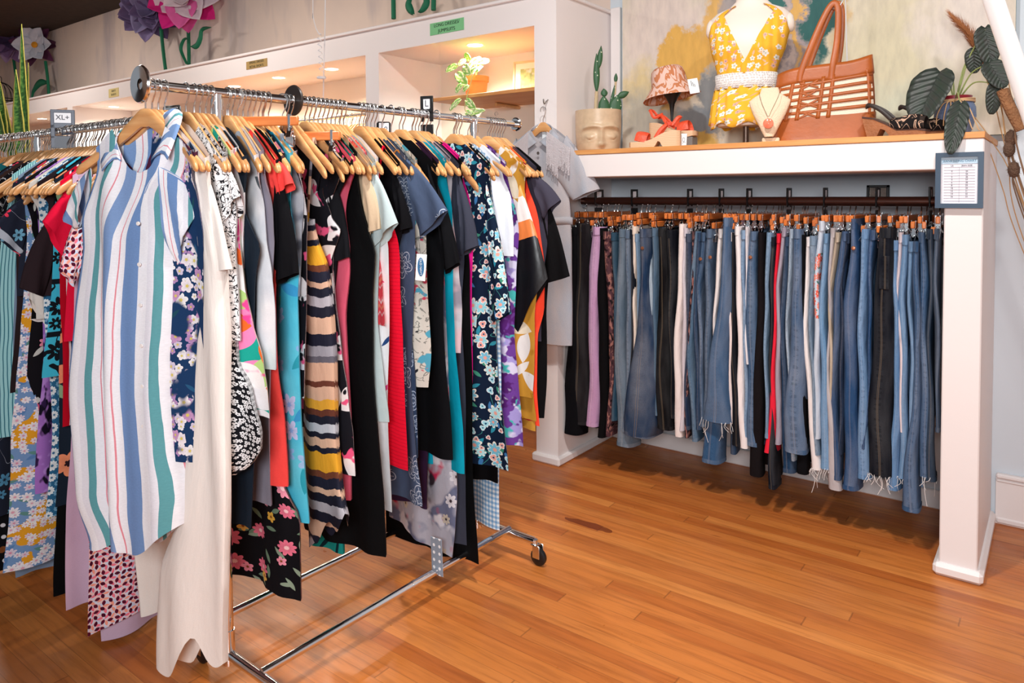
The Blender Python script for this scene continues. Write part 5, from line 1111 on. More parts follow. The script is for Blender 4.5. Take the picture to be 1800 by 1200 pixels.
# coral wedge sandals
CORAL = simple('coral_strap', 'e2502f', .5, bump=(80, .3)); CORK = None
n = N('stacked_sole'); z_ = n.sep(n.obj())[2]
MATS['sole'] = n.fin(n.mix(n.math('GREATER_THAN', n.math('FRACT', n.math('ADD', n.math('MULTIPLY', z_, 150), n.math('MULTIPLY', n.noise(n.obj(), 20)[0], .7))), .82), lin('e3bd98'), lin('b98a66')), .6)
def sandal(label, loc, rz, mirror=1, tilt=0.0):
    t = thing('wedge_sandal', label, 'shoe', loc, rz, 'coral sandals'); t.rotation_euler = (0, tilt, rz); del t['group']
    mb = MB(); L, n_ = .235, 24; top = []; rows = []
    def foot(u): return .036*(.78+.5*math.sin(PI*min(1, u*.95+.05))**.8 - .22*u)
    for i in range(n_+1):
        u = i/n_; x = L*u; w = foot(u)*(1 if .02 < u < .98 else .6)
        zt = .030+.045*max(0, (u-.42)/.58)**1.1 if u > .42 else .030-.004*u
        zt = .028 + .05*(1/(1+math.exp(-(u-.58)*11))); arch = .032*math.exp(-((u-.60)/.055)**2) if u > .5 else 0
        zb = 0.0 + arch + (.006*(1-u/.12) if u < .12 else 0)
        rows.append([(x, -w, zb), (x, w, zb), (x, w*1.04, (zb+zt)/2), (x, w, zt), (x, 0, zt-.003), (x, -w, zt), (x, -w*1.04, (zb+zt)/2)])
    mb.grid(rows, None, True); k = 7; mb.f.append(list(range(k))[::-1]); mb.mi.append(0); e = n_*k; mb.f.append([e+i for i in range(k)]); mb.mi.append(0)
    mb.build('wedge_sole', MATS['sole'], t, 35)
    def strap(pts, w=.008, nm='strap'): 
        m = MB(); m.tube(spline(pts, 6), w, 8, True, flat=.14 if w > .02 else .25, up=(1, 0, 0)); return m.build(nm, CORAL, t, 70)
    strap([(.055, -.04, .030), (.062, -.030, .062), (.066, 0, .074), (.062, .030, .062), (.055, .04, .03)], .028, 'toe_band')
    strap([(.125, -.036, .045), (.15, -.028, .085), (.18, .0, .112), (.20, .03, .105)]); strap([(.125, .036, .045), (.15, .028, .085), (.18, 0, .114), (.2, -.03, .105)])
    strap([(.20, -.032, .10), (.225, -.022, .135), (.238, 0, .142), (.225, .022, .135), (.20, .032, .10), (.17, .0, .118), (.2, -.032, .1)], .007, 'ankle_strap')
    MB().box((.19, -.034, .108), (.016, .003, .016), bev=.001).build('buckle', simple('coral_buckle', 'd94a34', .3), t)
    return t
fs = atZ(1108, 257, SZ); fs = Vector((atY(1108, 257, 3.17).x, 3.17, SZ)); ln = (atY(1195, 250, 3.22)-fs)
bx = atY(1216, 254, 3.33); bxp = Vector((bx.x, 3.35, SZ))
sandal('coral strappy sandal standing on the shelf board, nearer one of the pair', fs+Vector((.0, .0, 0)), FACE*.35)
d2 = atY(1225, 226, 3.33)
t = thing('display_box', 'small grey acrylic box under the raised coral sandal', 'box', (atY(1172, 250, 3.36).x+.045, 3.36, SZ), .1)
MB().box((0, 0, .027), (.19, .085, .054), bev=.002).build('box_body', simple('acrylic_grey', '8d8a88', .15, .3), t)
sandal('coral strappy sandal raised on the grey box, toe to the right', Vector((atY(1225, 228, 3.36).x, 3.36, SZ+.0545)), PI+.05)
tg = MB().box((0, 0, 0), (.028, .0016, .062), R=Matrix.Rotation(.06, 3, 'Y')); p = atY(1199, 239, 3.24); o = tg.build('swing_tag', simple('tag_white', 'eef2f6', .6), None, 30, (p.x, 3.26, SZ+.0335)); tag(o, 'white paper swing tag standing behind the nearer coral sandal', 'tag')
MB().tube(spline([(-.006, -.0014, -.016), (.006, -.0014, .004), (-.002, -.0014, .012), (-.005, -.0014, -.004), (.008, -.0014, -.010)], 6), .0007, 4).build('tag_scribble', simple('ink_grey', '4a4a52', .8), o)
# mannequin torso with a yellow blouse
mp = Vector((atY(1311, 240, 3.42).x, 3.42, SZ)); ms = sc(mp); u_ = ms     # metres per image unit there
t = thing('mannequin_torso', 'cream headless mannequin torso on a short metal post at the shelf centre', 'mannequin', mp, FACE*.35)
SKIN = simple('mannequin_skin', 'f3e3d6', .55)
def body_rows(secs, n=40, grow=0.0, fold=0.0, k=0, z0=0):
    rows = []; uv = []
    for (z, cx, hw, hd, cy) in secs:
        row = []; ur = []
        for i in range(n):
            a = 2*PI*i/n+PI; f = fold*math.sin(k*a+z*9) if fold else 0
            row.append((cx+(hw+grow+f)*math.copysign(abs(math.sin(a))**.9, math.sin(a)), cy-(hd+grow+f)*math.copysign(abs(math.cos(a))**.9, math.cos(a)), z)); ur.append((a*(hw+hd)/2, z))
        rows.append(row); uv.append(ur)
    return rows, uv
def zz(py): return atY(1311, py, 3.42).z-SZ
HWB = lambda a, b: (b-a)/2*u_
secs = [(zz(222), -.01, HWB(1268, 1355), .085, .0), (zz(190), -.008, HWB(1262, 1366), .10, .0), (zz(165), -.005, HWB(1264, 1362), .095, 0), (zz(140), 0, HWB(1268, 1356), .082, 0), (zz(115), .004, HWB(1262, 1362), .09, -.004), (zz(92), .008, HWB(1258, 1374), .105, -.014), (zz(70), .01, HWB(1256, 1380), .108, -.012), (zz(45), .012, HWB(1250, 1386), .088, 0), (zz(30), .014, HWB(1252, 1384), .066, .008), (zz(20), .016, HWB(1262, 1374), .055, .012), (zz(12), .018, HWB(1282, 1354), .05, .014), (zz(2), .02, HWB(1293, 1345), .045, .014), (zz(-20), .022, HWB(1296, 1342), .043, .01), (zz(-45), .024, HWB(1296, 1342), .044, .006), (zz(-47), .024, .002, .002, .006)]
mb = MB(); r, v_ = body_rows(secs); mb.grid(r, v_, True); mb.f.append(list(range(40))[::-1]); mb.mi.append(0); mb.build('torso', SKIN, t, 60)
for sx in (-1, 1):
    m = MB(); c = Vector((.014+sx*HWB(1252, 1388), .0, zz(46))); m.lathe([(0, 0.012), (.022, .010), (.034, 0), (.036, -.02)], c, 24, M=Matrix.Rotation(sx*PI/2*.92, 3, 'Y') @ Matrix.Diagonal((1.25, 1, 1))); m.build('arm_cap', SKIN, t, 60)
MB().tube([(0, 0, .004), (0, 0, zz(205))], .0135, 14).lathe([(0, 0), (.07, 0), (.07, .004), (.02, .008), (.0135, .016)], n=28).build('post', simple('bronze_post', '6b5a50', .35, .7), t)
pat('yellow_blossom', lambda n, v: n.flowers(n.flowers(n.leaves(lin('f5ba3c'), v, 26, .012, .004, ['f0a88c', 'efc9a8'], .7), v, 24, .013, ['f4f1ea', 'fbf6ee'], 5, .4, .75, 'a9b8a8'), v, 30, .010, ['f6efe4', 'f2b7a4'], 5, .4, .5, '7f9aa0', (1, 4)))
b = thing('yellow_blouse', 'sleeveless yellow blossom print blouse with white lace waistband on the mannequin', 'blouse', mp, FACE*.35)
def sec_at(z):
    for p_, q_ in zip(secs, secs[1:]):
        if p_[0] <= z <= q_[0]:
            f = (z-p_[0])/(q_[0]-p_[0]); return [p_[k]+(q_[k]-p_[k])*f for k in range(1, 5)]
    return list(secs[0][1:])
vz0, ztop = zz(113), zz(17)
def panel(sx, back, nm):
    m = MB(); rows = []; uv = []; zs = [zz(134)+(ztop-zz(134))*i/34 for i in range(35)]
    for i, z in enumerate(zs):
        cx, hw, hd, cy = sec_at(z); hw += .007; hd += .007
        xi = 0.0 if back else max(-.012 if z < vz0 else 0, (z-vz0)*.50)*1.0
        if not back and z < vz0: xi = -.018*min(1, (vz0-z)/.02)
        f_ = max(0, (z-zz(62))/(ztop-zz(62))); xo = hw*(1-.30*f_**.8); xi = min(xi, xo-.035)
        row = []; ur = []
        for j in range(25):
            x = xi+(xo-xi)*j/24; e = max(0, 1-min(1, abs(x)/hw)**2.2)**.45; pl_ = .0035*math.sin(x*190+z*5)*(1-f_*.6)
            y = hd*e+pl_+(.004 if sx > 0 and x < .02 and not back else 0); row.append((cx+sx*x, cy+(y if back else -y), z+.012*f_*(1-j/24))); ur.append((x+.5*sx+(1 if back else 0), z))
        rows.append(row); uv.append(ur)
    cx, hw, hd, cy = sec_at(ztop); rows.append([(p_[0], cy+.004, ztop+.016*(1-j/24)+.010) for j, p_ in enumerate(rows[-1])]); uv.append([(a_[0], a_[1]+.04) for a_ in uv[-1]])
    m.grid(rows, uv); return solidify(m.build(nm, M('yellow_blossom'), b, 70), .0025)
for sx in (-1, 1): panel(sx, False, 'front_panel'); panel(sx, True, 'back_panel')
rows, uv = body_rows([(z, cx, hw*1.02, hd*1.04, cy) for z, cx, hw, hd, cy in [(zz(158), 0, HWB(1260, 1362), .094, 0), (zz(147), 0, HWB(1264, 1360), .09, 0), (zz(132), 0, HWB(1262, 1360), .09, 0)]], 56, .005)
n = N('white_lace'); lv = n.vor(n.uv(), 90, .4)['Distance']; n.bump(lv, .8, .003); MATS['lace'] = n.fin(n.mix(n.ramp(lv, [(.25, (0, 0, 0)), (.5, (1, 1, 1))]), lin('cfc6c2'), lin('f6f1ee')), .85)
m = MB(); m.grid(rows, uv, True); solidify(m.build('lace_waistband', MATS['lace'], b, 70), .002)
pz = [(zz(222), -.012, HWB(1243, 1352), .118, -.004), (zz(208), -.01, HWB(1246, 1354), .114, -.003), (zz(185), -.006, HWB(1250, 1356), .108, 0), (zz(165), -.002, HWB(1257, 1358), .10, 0), (zz(155), 0, HWB(1261, 1360), .095, 0)]
rows, uv = body_rows(pz, 96, .004, .006, 17); rows[0] = [Vector(p_)+Vector((0, 0, .012*math.sin(8*i/96*2*PI))) for i, p_ in enumerate(rows[0])]
m = MB(); m.grid(rows, uv, True); solidify(m.build('peplum', M('yellow_blossom'), b, 70), .002)
# necklace bust
np_ = Vector((atY(1352, 244, 3.2).x, 3.2, SZ)); t = thing('necklace_bust', 'cream linen necklace display bust in front of the tan tote', 'display bust', np_, FACE*.4); q = sc(np_)
out = [(-.008, 12), (-.028, 40), (-.018, 62), (-.008, 84), (.008, 86)]
LIN = simple('linen_bust', 'ecd2b4', .9, bump=(200, .4))
secsb = [(2*q, .018), (8*q, .026), (22*q, .042), (42*q, .066), (58*q, .080), (66*q, .084), (72*q, .066), (79*q, .040), (86*q, .036), (89*q, .034)]
m = MB(); rows = []; uv = []
for z, hw in secsb:
    lean = -.012+.04*(z/(89*q)); d = .012+.018*math.sin(PI*min(1, z/(80*q)))
    rows.append([(hw*math.sin(2*PI*i/28)+.004*z, lean-d*math.cos(2*PI*i/28)*(1 if math.cos(2*PI*i/28) > 0 else .4), z+.02) for i in range(28)]); uv.append([(i*.01, z) for i in range(28)])
m.grid(rows, uv, True); 
for b_ in (0, (len(secsb)-1)*28): m.f.append([b_+i for i in range(28)]); m.mi.append(0)
m.build('bust_form', LIN, t, 60)
MB().box((.006, .03, .011), (.07, .05, .022), bev=.004).build('bust_foot', LIN, t)
nk = thing('necklace', 'thin chain necklace with round coral pendant on the linen bust', 'necklace', np_+Vector((0, 0, .02)), FACE*.4)
MB().tube(spline([(-.040, -.012, 80*q), (-.034, -.034, 66*q), (-.014, -.04, 45*q), (-.002, -.040, 36*q), (.012, -.04, 48*q), (.034, -.034, 68*q), (.042, -.012, 80*q)], 6), .0009, 5).build('chain', simple('gold_chain', '9a7a4a', .3, 1), nk)
n = N('coral_shell'); MATS['shell'] = n.fin(n.mix(n.noise(n.obj(), 60, 3)[0], lin('d95a3c'), lin('f29a7c')), .15)
MB().lathe([(0, -.004), (.017, -.003), (.021, 0), (.017, .003), (0, .004)], (-.002, -.047, 24*q), 28, M=Matrix.Rotation(PI/2, 3, 'X')).build('pendant', MATS['shell'], nk)
# tan tote bag
tp = Vector((atY(1449, 240, 3.36).x, 3.34, SZ)); q = sc(tp)
t = thing('tote_bag', 'tan leather tote bag with woven cutout strips over cream lining', 'bag', tp, FACE*.22)
TAN = simple('tan_leather', 'b05a20', .42, bump=(60, .06), var=.18); CREAM = simple('cream_lining', 'ecd9c4', .9, bump=(150, .3))
Wb, Wt, Hb = 82*q, 75*q, 134*q
def bag_sec(z):
    f = z/Hb; return Wb*(1-.0*f)*(.99+.03*math.sin(PI*f)) + (Wt-Wb)*f - (.012 if f < .03 else 0), .075*(1-.62*f**.8)+.004
def bag_shell(z0, z1, grow, mat, nm, n_=8, slant=.15):
    m = MB(); rows = []; uv = []
    for i in range(n_+1):
        z = z0+(z1-z0)*i/n_; w, d = bag_sec(z); w += grow; d += grow
        rows.append([(w*math.copysign(abs(math.cos(2*PI*k/48))**.35, math.cos(2*PI*k/48)), d*math.copysign(abs(math.sin(2*PI*k/48))**.5, math.sin(2*PI*k/48)), z+slant*(z/Hb)*(w and (w*math.cos(2*PI*k/48)))) for k in range(48)]); uv.append([(k*.02, z) for k in range(48)])
    m.grid(rows, uv, True)
    if z0 == 0: m.f.append(list(range(48))[::-1]); m.mi.append(0)
    return m.build(nm, mat, t, 60)
bag_shell(0.0, Hb*.985, 0, CREAM, 'lining'); bag_shell(0, Hb*.33, .003, TAN, 'base_panel'); solidify(bag_shell(Hb*.79, Hb*1.0, .003, TAN, 'rim_band', 4), .003)
def on_bag(fx, fz, off=.004):
    z = Hb*fz; w, d = bag_sec(z); a = max(-1, min(1, fx)); s2 = math.sqrt(max(0, 1-abs(a)**(2/.35))) if abs(a) < 1 else 0
    return Vector((w*a, -(d*max(.15, s2)**.5+off), z+.15*(z/Hb)*w*a))
def strip(a, b_, w, nm='leather_strip', n_=14):
    m = MB(); hz = abs(b_[0]-a[0]) > abs(b_[1]-a[1])*1.2; rows = []
    for i in range(n_+1):
        fx, fz = a[0]+(b_[0]-a[0])*i/n_, a[1]+(b_[1]-a[1])*i/n_; dx, dz = (0, w/Hb) if hz else (w/Wb, 0)
        rows.append([on_bag(fx-dx, fz-dz), on_bag(fx+dx, fz+dz)])
    m.grid(rows); return solidify(m.build(nm, TAN, t, 25), .0025)
for k in range(5): strip((-.98, .40+.092*k), (.98, .40+.092*k), .0062)
for fx in (-.72, -.5, -.08, .12): strip((fx, .30), (fx+.10, .84), .008, 'leather_strip')
for k in range(4): strip((-.48, .32+.13*k), (-.08, .42+.13*k), .0045); strip((-.48, .42+.13*k), (-.08, .32+.13*k), .0045)
for sx in (-1, 1): strip((sx*.95, .30), (sx*.95, .84), .014)
for yy, dx in ((-.034, 0.0), (.034, .012)):
    pts = [(-.46*Wb+dx, yy*1.3, Hb*.80), (-.40*Wb+dx, yy*1.25, Hb*.98), (-.05*Wb+dx, yy*.6, Hb*1.55), (.16*Wb+dx, yy*.35, Hb*1.78), (.27*Wb+dx, yy*.4, Hb*1.70), (.26*Wb+dx, yy*.8, Hb*1.3), (.19*Wb+dx, yy*1.25, Hb*.98), (.16*Wb+dx, yy*1.3, Hb*.80)]
    MB().tube(spline(pts, 8), .0115, 8, True, flat=.3, up=(1, 0, 0)).build('handle', TAN, t, 60)
hk = atY(1474, 0, 3.34); tpz = tp+Vector((0, 0, Hb*1.78))
t2 = thing('hanging_hook', 'thin clear hook and rod holding up the tote handles', 'hook', (tp.x+.2*Wb, tp.y, SZ+Hb*1.76))
MB().tube([(-.02, 0, .0), (-.016, 0, -.012), (0, 0, -.016), (.02, 0, -.008), (.034, 0, .02), (.036, 0, 1.6)], .003, 8).build('hook_wire', STEEL, t2)
MB().tube([(.040, .01, .02), (.050, .012, -.27)], .0025, 6).build('loose_cord', simple('grey_cord', 'c8c8cc', .6), t2)
# black patterned sandals
n = N('snake_upper'); MATS['snake'] = n.cloth(n.lines(n.blotch(lin('1e1a1a'), n.uv(), 40, ['3a302c'], .55), n.uv(), 26, 'c7a18a', .07, 1, 1))
CORKD = simple('cork_sole', 'a5673f', .7, bump=(90, .5), var=.3)
def heel(label, loc, rz):
    t = thing('heeled_sandal', label, 'shoe', loc, rz); L = .225
    m = MB(); pr = [(0, .0), (.12, .0), (.142, .03), (.158, .036), (.172, .004), (.205, .0), (.222, .066), (.225, .082), (.185, .075), (.14, .052), (.10, .026), (.03, .024), (0, .018)]
    m.prism(pr, -.034, .034, 'y'); m.build('platform_sole', CORKD, t, 30)
    MB().prism([(0, .018), (.03, .024), (.10, .026), (.14, .052), (.185, .075), (.225, .082), (.225, .089), (.185, .082), (.14, .059), (.10, .033), (.03, .031), (0, .026)], -.036, .036, 'y').build('insole', simple('brown_leather', '4a2c22', .5), t, 30)
    m = MB(); rows = []; uv = []
    for i in range(9):
        x = .005+.12*i/8; hgt = .022+.035*math.sin(PI*(.25+.65*i/8)); base = .030 if x < .1 else .030+(x-.1)*.65
        rows.append([(x, .038*math.cos(a), base+hgt*math.sin(a)) for a in [PI*j/14 for j in range(15)]]); uv.append([(x, j*.008) for j in range(15)])
    m.grid(rows, uv); solidify(m.build('upper', MATS['snake'], t, 60), .003)
    MB().tube(spline([(.12, -.036, .07), (.16, -.034, .11), (.205, -.022, .135), (.222, 0, .128), (.205, .022, .135), (.16, .034, .11), (.12, .036, .07)], 6), .0075, 8, True, flat=.3, up=(0, 0, 1)).build('slingback_strap', simple('dark_strap', '2c211e', .5), t, 60)
    MB().tube(spline([(.21, -.02, .132), (.175, -.04, .12), (.14, -.04, .085)], 5), .006, 8, True, flat=.4, up=(0, 0, 1)).build('side_strap', MATS['snake'], t, 60)
    return t
hp = atY(1631, 238, 3.24); heel('black patterned slingback sandal with cork heel right of the tan tote', Vector((hp.x, 3.24, SZ)), PI-.12+0)
hp = atY(1672, 234, 3.30); heel('black patterned slingback sandal partly behind the big dark leaf', Vector((hp.x+.02, 3.38, SZ)), PI-.2)
# ---------------------------------------------------------------- plant at the right end of the shelf
pp = Vector((atY(1678, 233, 3.42).x, 3.42, SZ)); q = sc(pp)
t = thing('plant_pot', 'blue woven-texture pot with red rim and raffia tied round it, right end of the shelf', 'plant pot', pp)
n = N('blue_pot'); n.bump(n.vstripes(n.vmath('ADD', n.obj(), (0, 0, 0)), .012, [(0, '000000'), (.5, 'ffffff')], 2), .6, .004)
MATS['bluepot'] = n.fin(n.mix(n.noise(n.vmath('MULTIPLY', n.obj(), (8, 8, 60)), 4, 2)[0], lin('4a5f86'), lin('7f8fae')), .45)
hP = 72*q
MB().lathe([(0, 0), (.046, 0), (.062, hP*.25), (.072, hP*.5), (.070, hP*.72), (.058, hP*.9), (.054, hP*.94), (.050, hP*.94), (.052, hP*.8), (0, hP*.78)], n=36).build('pot_body', MATS['bluepot'], t, 50)
MB().lathe([(.056, hP*.90), (.058, hP*1.0), (.053, hP*1.0), (.052, hP*.9)], n=36).build('pot_rim', simple('red_rim', '8e1f2c', .35), t)
RAF = simple('raffia', 'd8b083', .8)
for k in range(5):
    MB().tube([(.066*math.cos(a), .066*math.sin(a), hP*(.86+.012*k-.025*math.sin(a+k))) for a in [2*PI*i/24 for i in range(24)]], .0028, 5, closed=True).build('raffia_wrap', RAF, t)
for k in range(7):
    x = -.03+.012*k; MB().tube(spline([(-.01, -.064, hP*.84), (x, -.082, hP*.8), (x+.02*(k-2)*.5, -.080, hP*(.55-.06*k)), (x+.03*(k-2)*.4, -.076, hP*(.3-.03*k))], 5), .002, 5).build('raffia_tail', RAF, t)
n = N('dark_leaf'); v = n.uv(); x, y, _ = n.sep(v); ax = n.math('ABSOLUTE', n.math('SUBTRACT', x, .5))
vein = n.math('MAXIMUM', n.math('LESS_THAN', ax, .018), n.math('LESS_THAN', n.math('FRACT', n.math('MULTIPLY', n.math('SUBTRACT', y, n.math('MULTIPLY', ax, .5)), 8)), .12))
c = n.mix(n.noise(v, 4)[0], lin('213c2a'), lin('433b3f')); n.bump(n.math('SINE', n.math('MULTIPLY', n.math('SUBTRACT', y, n.math('MULTIPLY', ax, .5)), 50)), .5, .002)
MATS['dleaf'] = n.fin(n.mix(n.math('MULTIPLY', vein, .6), c, '1a211d'), .45, spec=.4)
pl = thing('leafy_plant', 'plant with large dark ribbed leaves growing from the blue pot', 'plant', pp+Vector((0, 0, hP*.78)))
o0 = pl.location.copy()
for (bx, by, tx, ty, wd, Y0, Y1, nrm) in ((1650, 130, 1612, 204, 36, 3.36, 3.28, (-.3, -1, .35)), (1688, 186, 1672, 258, 17, 3.16, 3.045, (.1, -1, .25)), (1712, 88, 1712, 126, 14, 3.4, 3.4, (-.1, -1, .2)), (1732, 52, 1742, 108, 20, 3.38, 3.36, (.2, -1, .2)), (1740, 112, 1764, 150, 19, 3.36, 3.34, (.2, -1, .3)), (1750, 148, 1744, 197, 13, 3.36, 3.35, (.2, -1, .1)), (1669, 130, 1667, 145, 6, 3.42, 3.4, (0, -1, .3))):
    a = atY(bx, by, Y0); b = atY(tx, ty, Y1); d = b-a; L = d.length; w = wd*sc(a)
    m = leaf_mb(L*1.12, w, 16, 8, .12, .22, heart=.2, T=orient(a-o0-d*.06, d, nrm)); lf = solidify(m.build('leaf', MATS['dleaf'], pl, 80), .0015)
    st = spline([(.0, 0, 0), Vector((a.x-pp.x, a.y-pp.y, a.z-o0.z))*.45+Vector((0, 0, .05)), a-o0], 8)
    MB().tube(st, [.0035-.0015*i/(len(st)-1) for i in range(len(st))], 7).build('leaf_stalk', simple('green_stalk', '8f9a58', .5), lf)
# dried stems in a floor vase just outside the frame at the right
vp = Vector((.22, 3.35, 0))
t = thing('floor_vase', 'tall pale floor vase holding the dried stems, just beyond the right edge', 'vase', vp)
MB().lathe([(0, 0), (.09, 0), (.12, .1), (.12, .3), (.08, .48), (.06, .55), (.07, .6), (.062, .6), (.05, .54), (0, .3)], n=32).build('vase_body', simple('pale_vase', 'd9cfc4', .4), t)
DRY = simple('dry_stem', 'b98d5f', .8); DRYD = simple('dark_dry_stem', '7a5c46', .85); mouth = vp+Vector((0, 0, .56))
def stem_to(px, py, Y, r=.002, mid=None, mat=DRY, label='', cat='dried stem', name='dried_stalk'):
    e = atY(px, py, Y); pts = [mouth+Vector(((e.x-mouth.x)*.05, 0, -.2))] + ([atY(*m_) for m_ in (mid or [])]) + [e]; t = thing(name, label, cat, mouth)
    MB().tube([p-mouth for p in spline(pts, 10)], r, 6).build('stem', mat, t); d = (pts[-1]-pts[-2]).normalized(); return t, e-mouth, d
rd = random.Random(5)
def plume(t, pts, r, mat, nm='plume', n_=420, hair=.03):
    S_ = spline(pts, 12); m = MB()
    for i in range(n_):
        u = rd.random(); k = min(len(S_)-2, int(u*(len(S_)-1))); p = S_[k]; d = (S_[k+1]-S_[k]).normalized()
        off = Vector((rd.gauss(0, 1), rd.gauss(0, 1), rd.gauss(0, 1))).normalized(); rr = r*math.sin(PI*min(1, .12+.88*u))**.6
        e = p+off*rr+d*hair*rd.uniform(.3, 1.2); w = d.cross(off).normalized()*.0011; m.add([p-w, p+w, e], [(0, 1, 2)])
    m.build(nm, mat, t, 0)
PL = simple('plume_brown', 'b5764a', .95); 
t, e, d = stem_to(1712, 85, 3.46, .002, [(1790, 330, 3.4), (1745, 170, 3.44)], DRY, 'dried stem with feathery russet plume bending left over the plant', name='dried_plume')
plume(t, [e, atY(1704, 62, 3.46)-mouth, atY(1678, 33, 3.46)-mouth], .036, PL, n_=1500, hair=.05)
t, e, d = stem_to(1738, 112, 3.44, .002, [(1792, 320, 3.4), (1760, 190, 3.42)], DRY, 'dried stem with fluffy tan plume behind the dark leaves', name='dried_plume')
plume(t, [e, atY(1728, 108, 3.44)-mouth, atY(1722, 112, 3.44)-mouth], .03, PL, n_=500, hair=.04)
t, e, d = stem_to(1794, 222, 3.3, .003, [(1799, 300, 3.32)], DRYD, 'dried stem with long dense brown spike leaning left', name='dried_cattail')
sp = [atY(1796, 228, 3.3)-mouth, atY(1778, 195, 3.3)-mouth, atY(1762, 158, 3.3)-mouth]; MB().tube(spline(sp, 8), .02, 10).build('seed_spike', simple('spike_brown', '9c6c48', .95, bump=(120, 1.0), var=.4), t, 60); plume(t, sp, .021, PL, 'spike_bristle', 300, .012)
t, e, d = stem_to(1775, 228, 3.38, .0022, [(1797, 330, 3.36)], DRYD, 'dried stem with small brown tuft below the pointed hanging leaf', name='dried_plume'); 
t_heads = (((1777, 243), 'teasel head dark and round, topmost of the teasels at the right edge', (1798, 330)), ((1774, 262), 'teasel head right beneath the topmost teasel', (1796, 360)), ((1782, 298), 'teasel head lowest of the teasels beside the framed chart', (1799, 380)))
for (hx, hy), lab, md in t_heads:
    t, e, d = stem_to(hx, hy+10, 3.36, .0024, [(md[0], md[1], 3.36)], DRYD, 'dried '+lab, name='dried_teasel')
    c = atY(hx, hy, 3.36)-mouth; m = MB(); m.lathe([(.001, -.03), (.012, -.026), (.019, -.01), (.019, .008), (.013, .024), (.001, .032)], c, 18); 
    m.build('seed_head', simple('teasel_brown', '6d5140', .95, bump=(150, 1.0), var=.4), t, 60)
    s2 = MB()
    for i in range(150):
        v_ = Vector((rd.gauss(0, 1), rd.gauss(0, 1), rd.gauss(0, 1.2))).normalized(); p_ = c+Vector((v_.x*.018, v_.y*.018, v_.z*.03)); w = v_.orthogonal().normalized()*.0006; s2.add([p_-w, p_+w, p_+v_*.009], [(0, 1, 2)])
    s2.build('spines', DRYD, t, 0)
for i, (px, py, md, lab) in enumerate(((1728, 232, [(1798, 440, 3.36), (1762, 330, 3.38)], 'thin straw stalk arching lowest from behind the framed chart'), (1757, 150, [(1799, 420, 3.36), (1772, 280, 3.38)], 'thin straw stalk rising to the pointed leaf'), (1700, 190, [(1799, 360, 3.36), (1745, 250, 3.4)], 'thin straw stalk ending beside the blue pot'), (1763, 100, [(1800, 300, 3.36), (1784, 200, 3.38)], 'thin straw stalk standing steepest behind the brown spike'))):
    stem_to(px, py, 3.40, .0018, md, DRY, lab)
# framed size chart on the post
a = atY(1645, 269, 3.085); b = atY(1728, 366, 3.085); w, h = abs(b.x-a.x), a.z-b.z
t = thing('framed_chart', 'size conversion chart in a slate blue frame on the white post', 'framed chart', ((a.x+b.x)/2, 3.09, (a.z+b.z)/2))
FR = simple('slate_frame', '33485e', .4); m = MB(); fw = .0165
for sx in (-1, 1):
    m.prism([(sx*w/2, -h/2), (sx*(w/2-fw), -h/2+fw), (sx*(w/2-fw), h/2-fw), (sx*w/2, h/2)], -.012, .008, 'y'); m.prism([(-w/2, sx*h/2), (-w/2+fw, sx*(h/2-fw)), (w/2-fw, sx*(h/2-fw)), (w/2, sx*h/2)], -.012, .008, 'y')
m.build('frame', FR, t, 20)
pw, ph = w-2*fw, h-2*fw; MB().box((0, .002, 0), (pw, .004, ph)).build('chart_paper', simple('chart_white', 'e9e6ee', .6), t)
MB().box((0, -.001, ph/2-.012), (pw, .002, .024)).build('chart_header', simple('chart_blue', 'b9d2e4', .6), t)
ln = simple('chart_line', 'a9a5b0', .8); m = MB()
for i in range(13): m.box((0, -.0009, ph/2-.036-i*(ph-.04)/12.5), (pw*.84, .0012, .0008))
m.box((0, -.0009, -.016), (.0008, .0012, ph-.04)); m.build('chart_rules', ln, t)
ik = simple('chart_ink', '50565e', .8)
text_mesh('chart_title', 'JEANS SIZING CHART', .0105, simple('chart_title_ink', '3d7290', .8), t, (0, -.0024, ph/2-.014), (PI/2, 0, 0))
for i, (l_, r_) in enumerate((('US', 'JEAN SIZE'), ('', ''), ('0', '24'), ('1', '25'), ('2', '26'), ('4', '27'), ('6', '28'), ('8', '29'), ('10', '30'), ('12', '31'), ('14', '32'), ('16', '33'))):
    for s_, x in ((l_, -pw*.2), (r_, pw*.2)):
        if s_: text_mesh('chart_entry', s_, .0075, ik, t, (x, -.0014, ph/2-.0305-i*(ph-.04)/12.5), (PI/2, 0, 0))
# white pole leaning across the upper right, close to the camera
a = on_plane(1726, -60, FDIR, 1.35); b = on_plane(1830, 250, FDIR, 1.35)
d = (b-a); a2 = a-d*.5; b2 = b+d*.6
t = thing('white_pole', 'smooth white pole slanting across the upper right corner, close up', 'pole', a2); MB().tube([(0, 0, 0), b2-a2], .0165, 24).build('pole_tube', simple('white_enamel', 'f2f0ee', .3), t)
MB().tube([(0, 0, 0), (a2-b2)*-.02], .019, 24).build('pole_collar', simple('white_enamel', 'f2f0ee', .3), t)
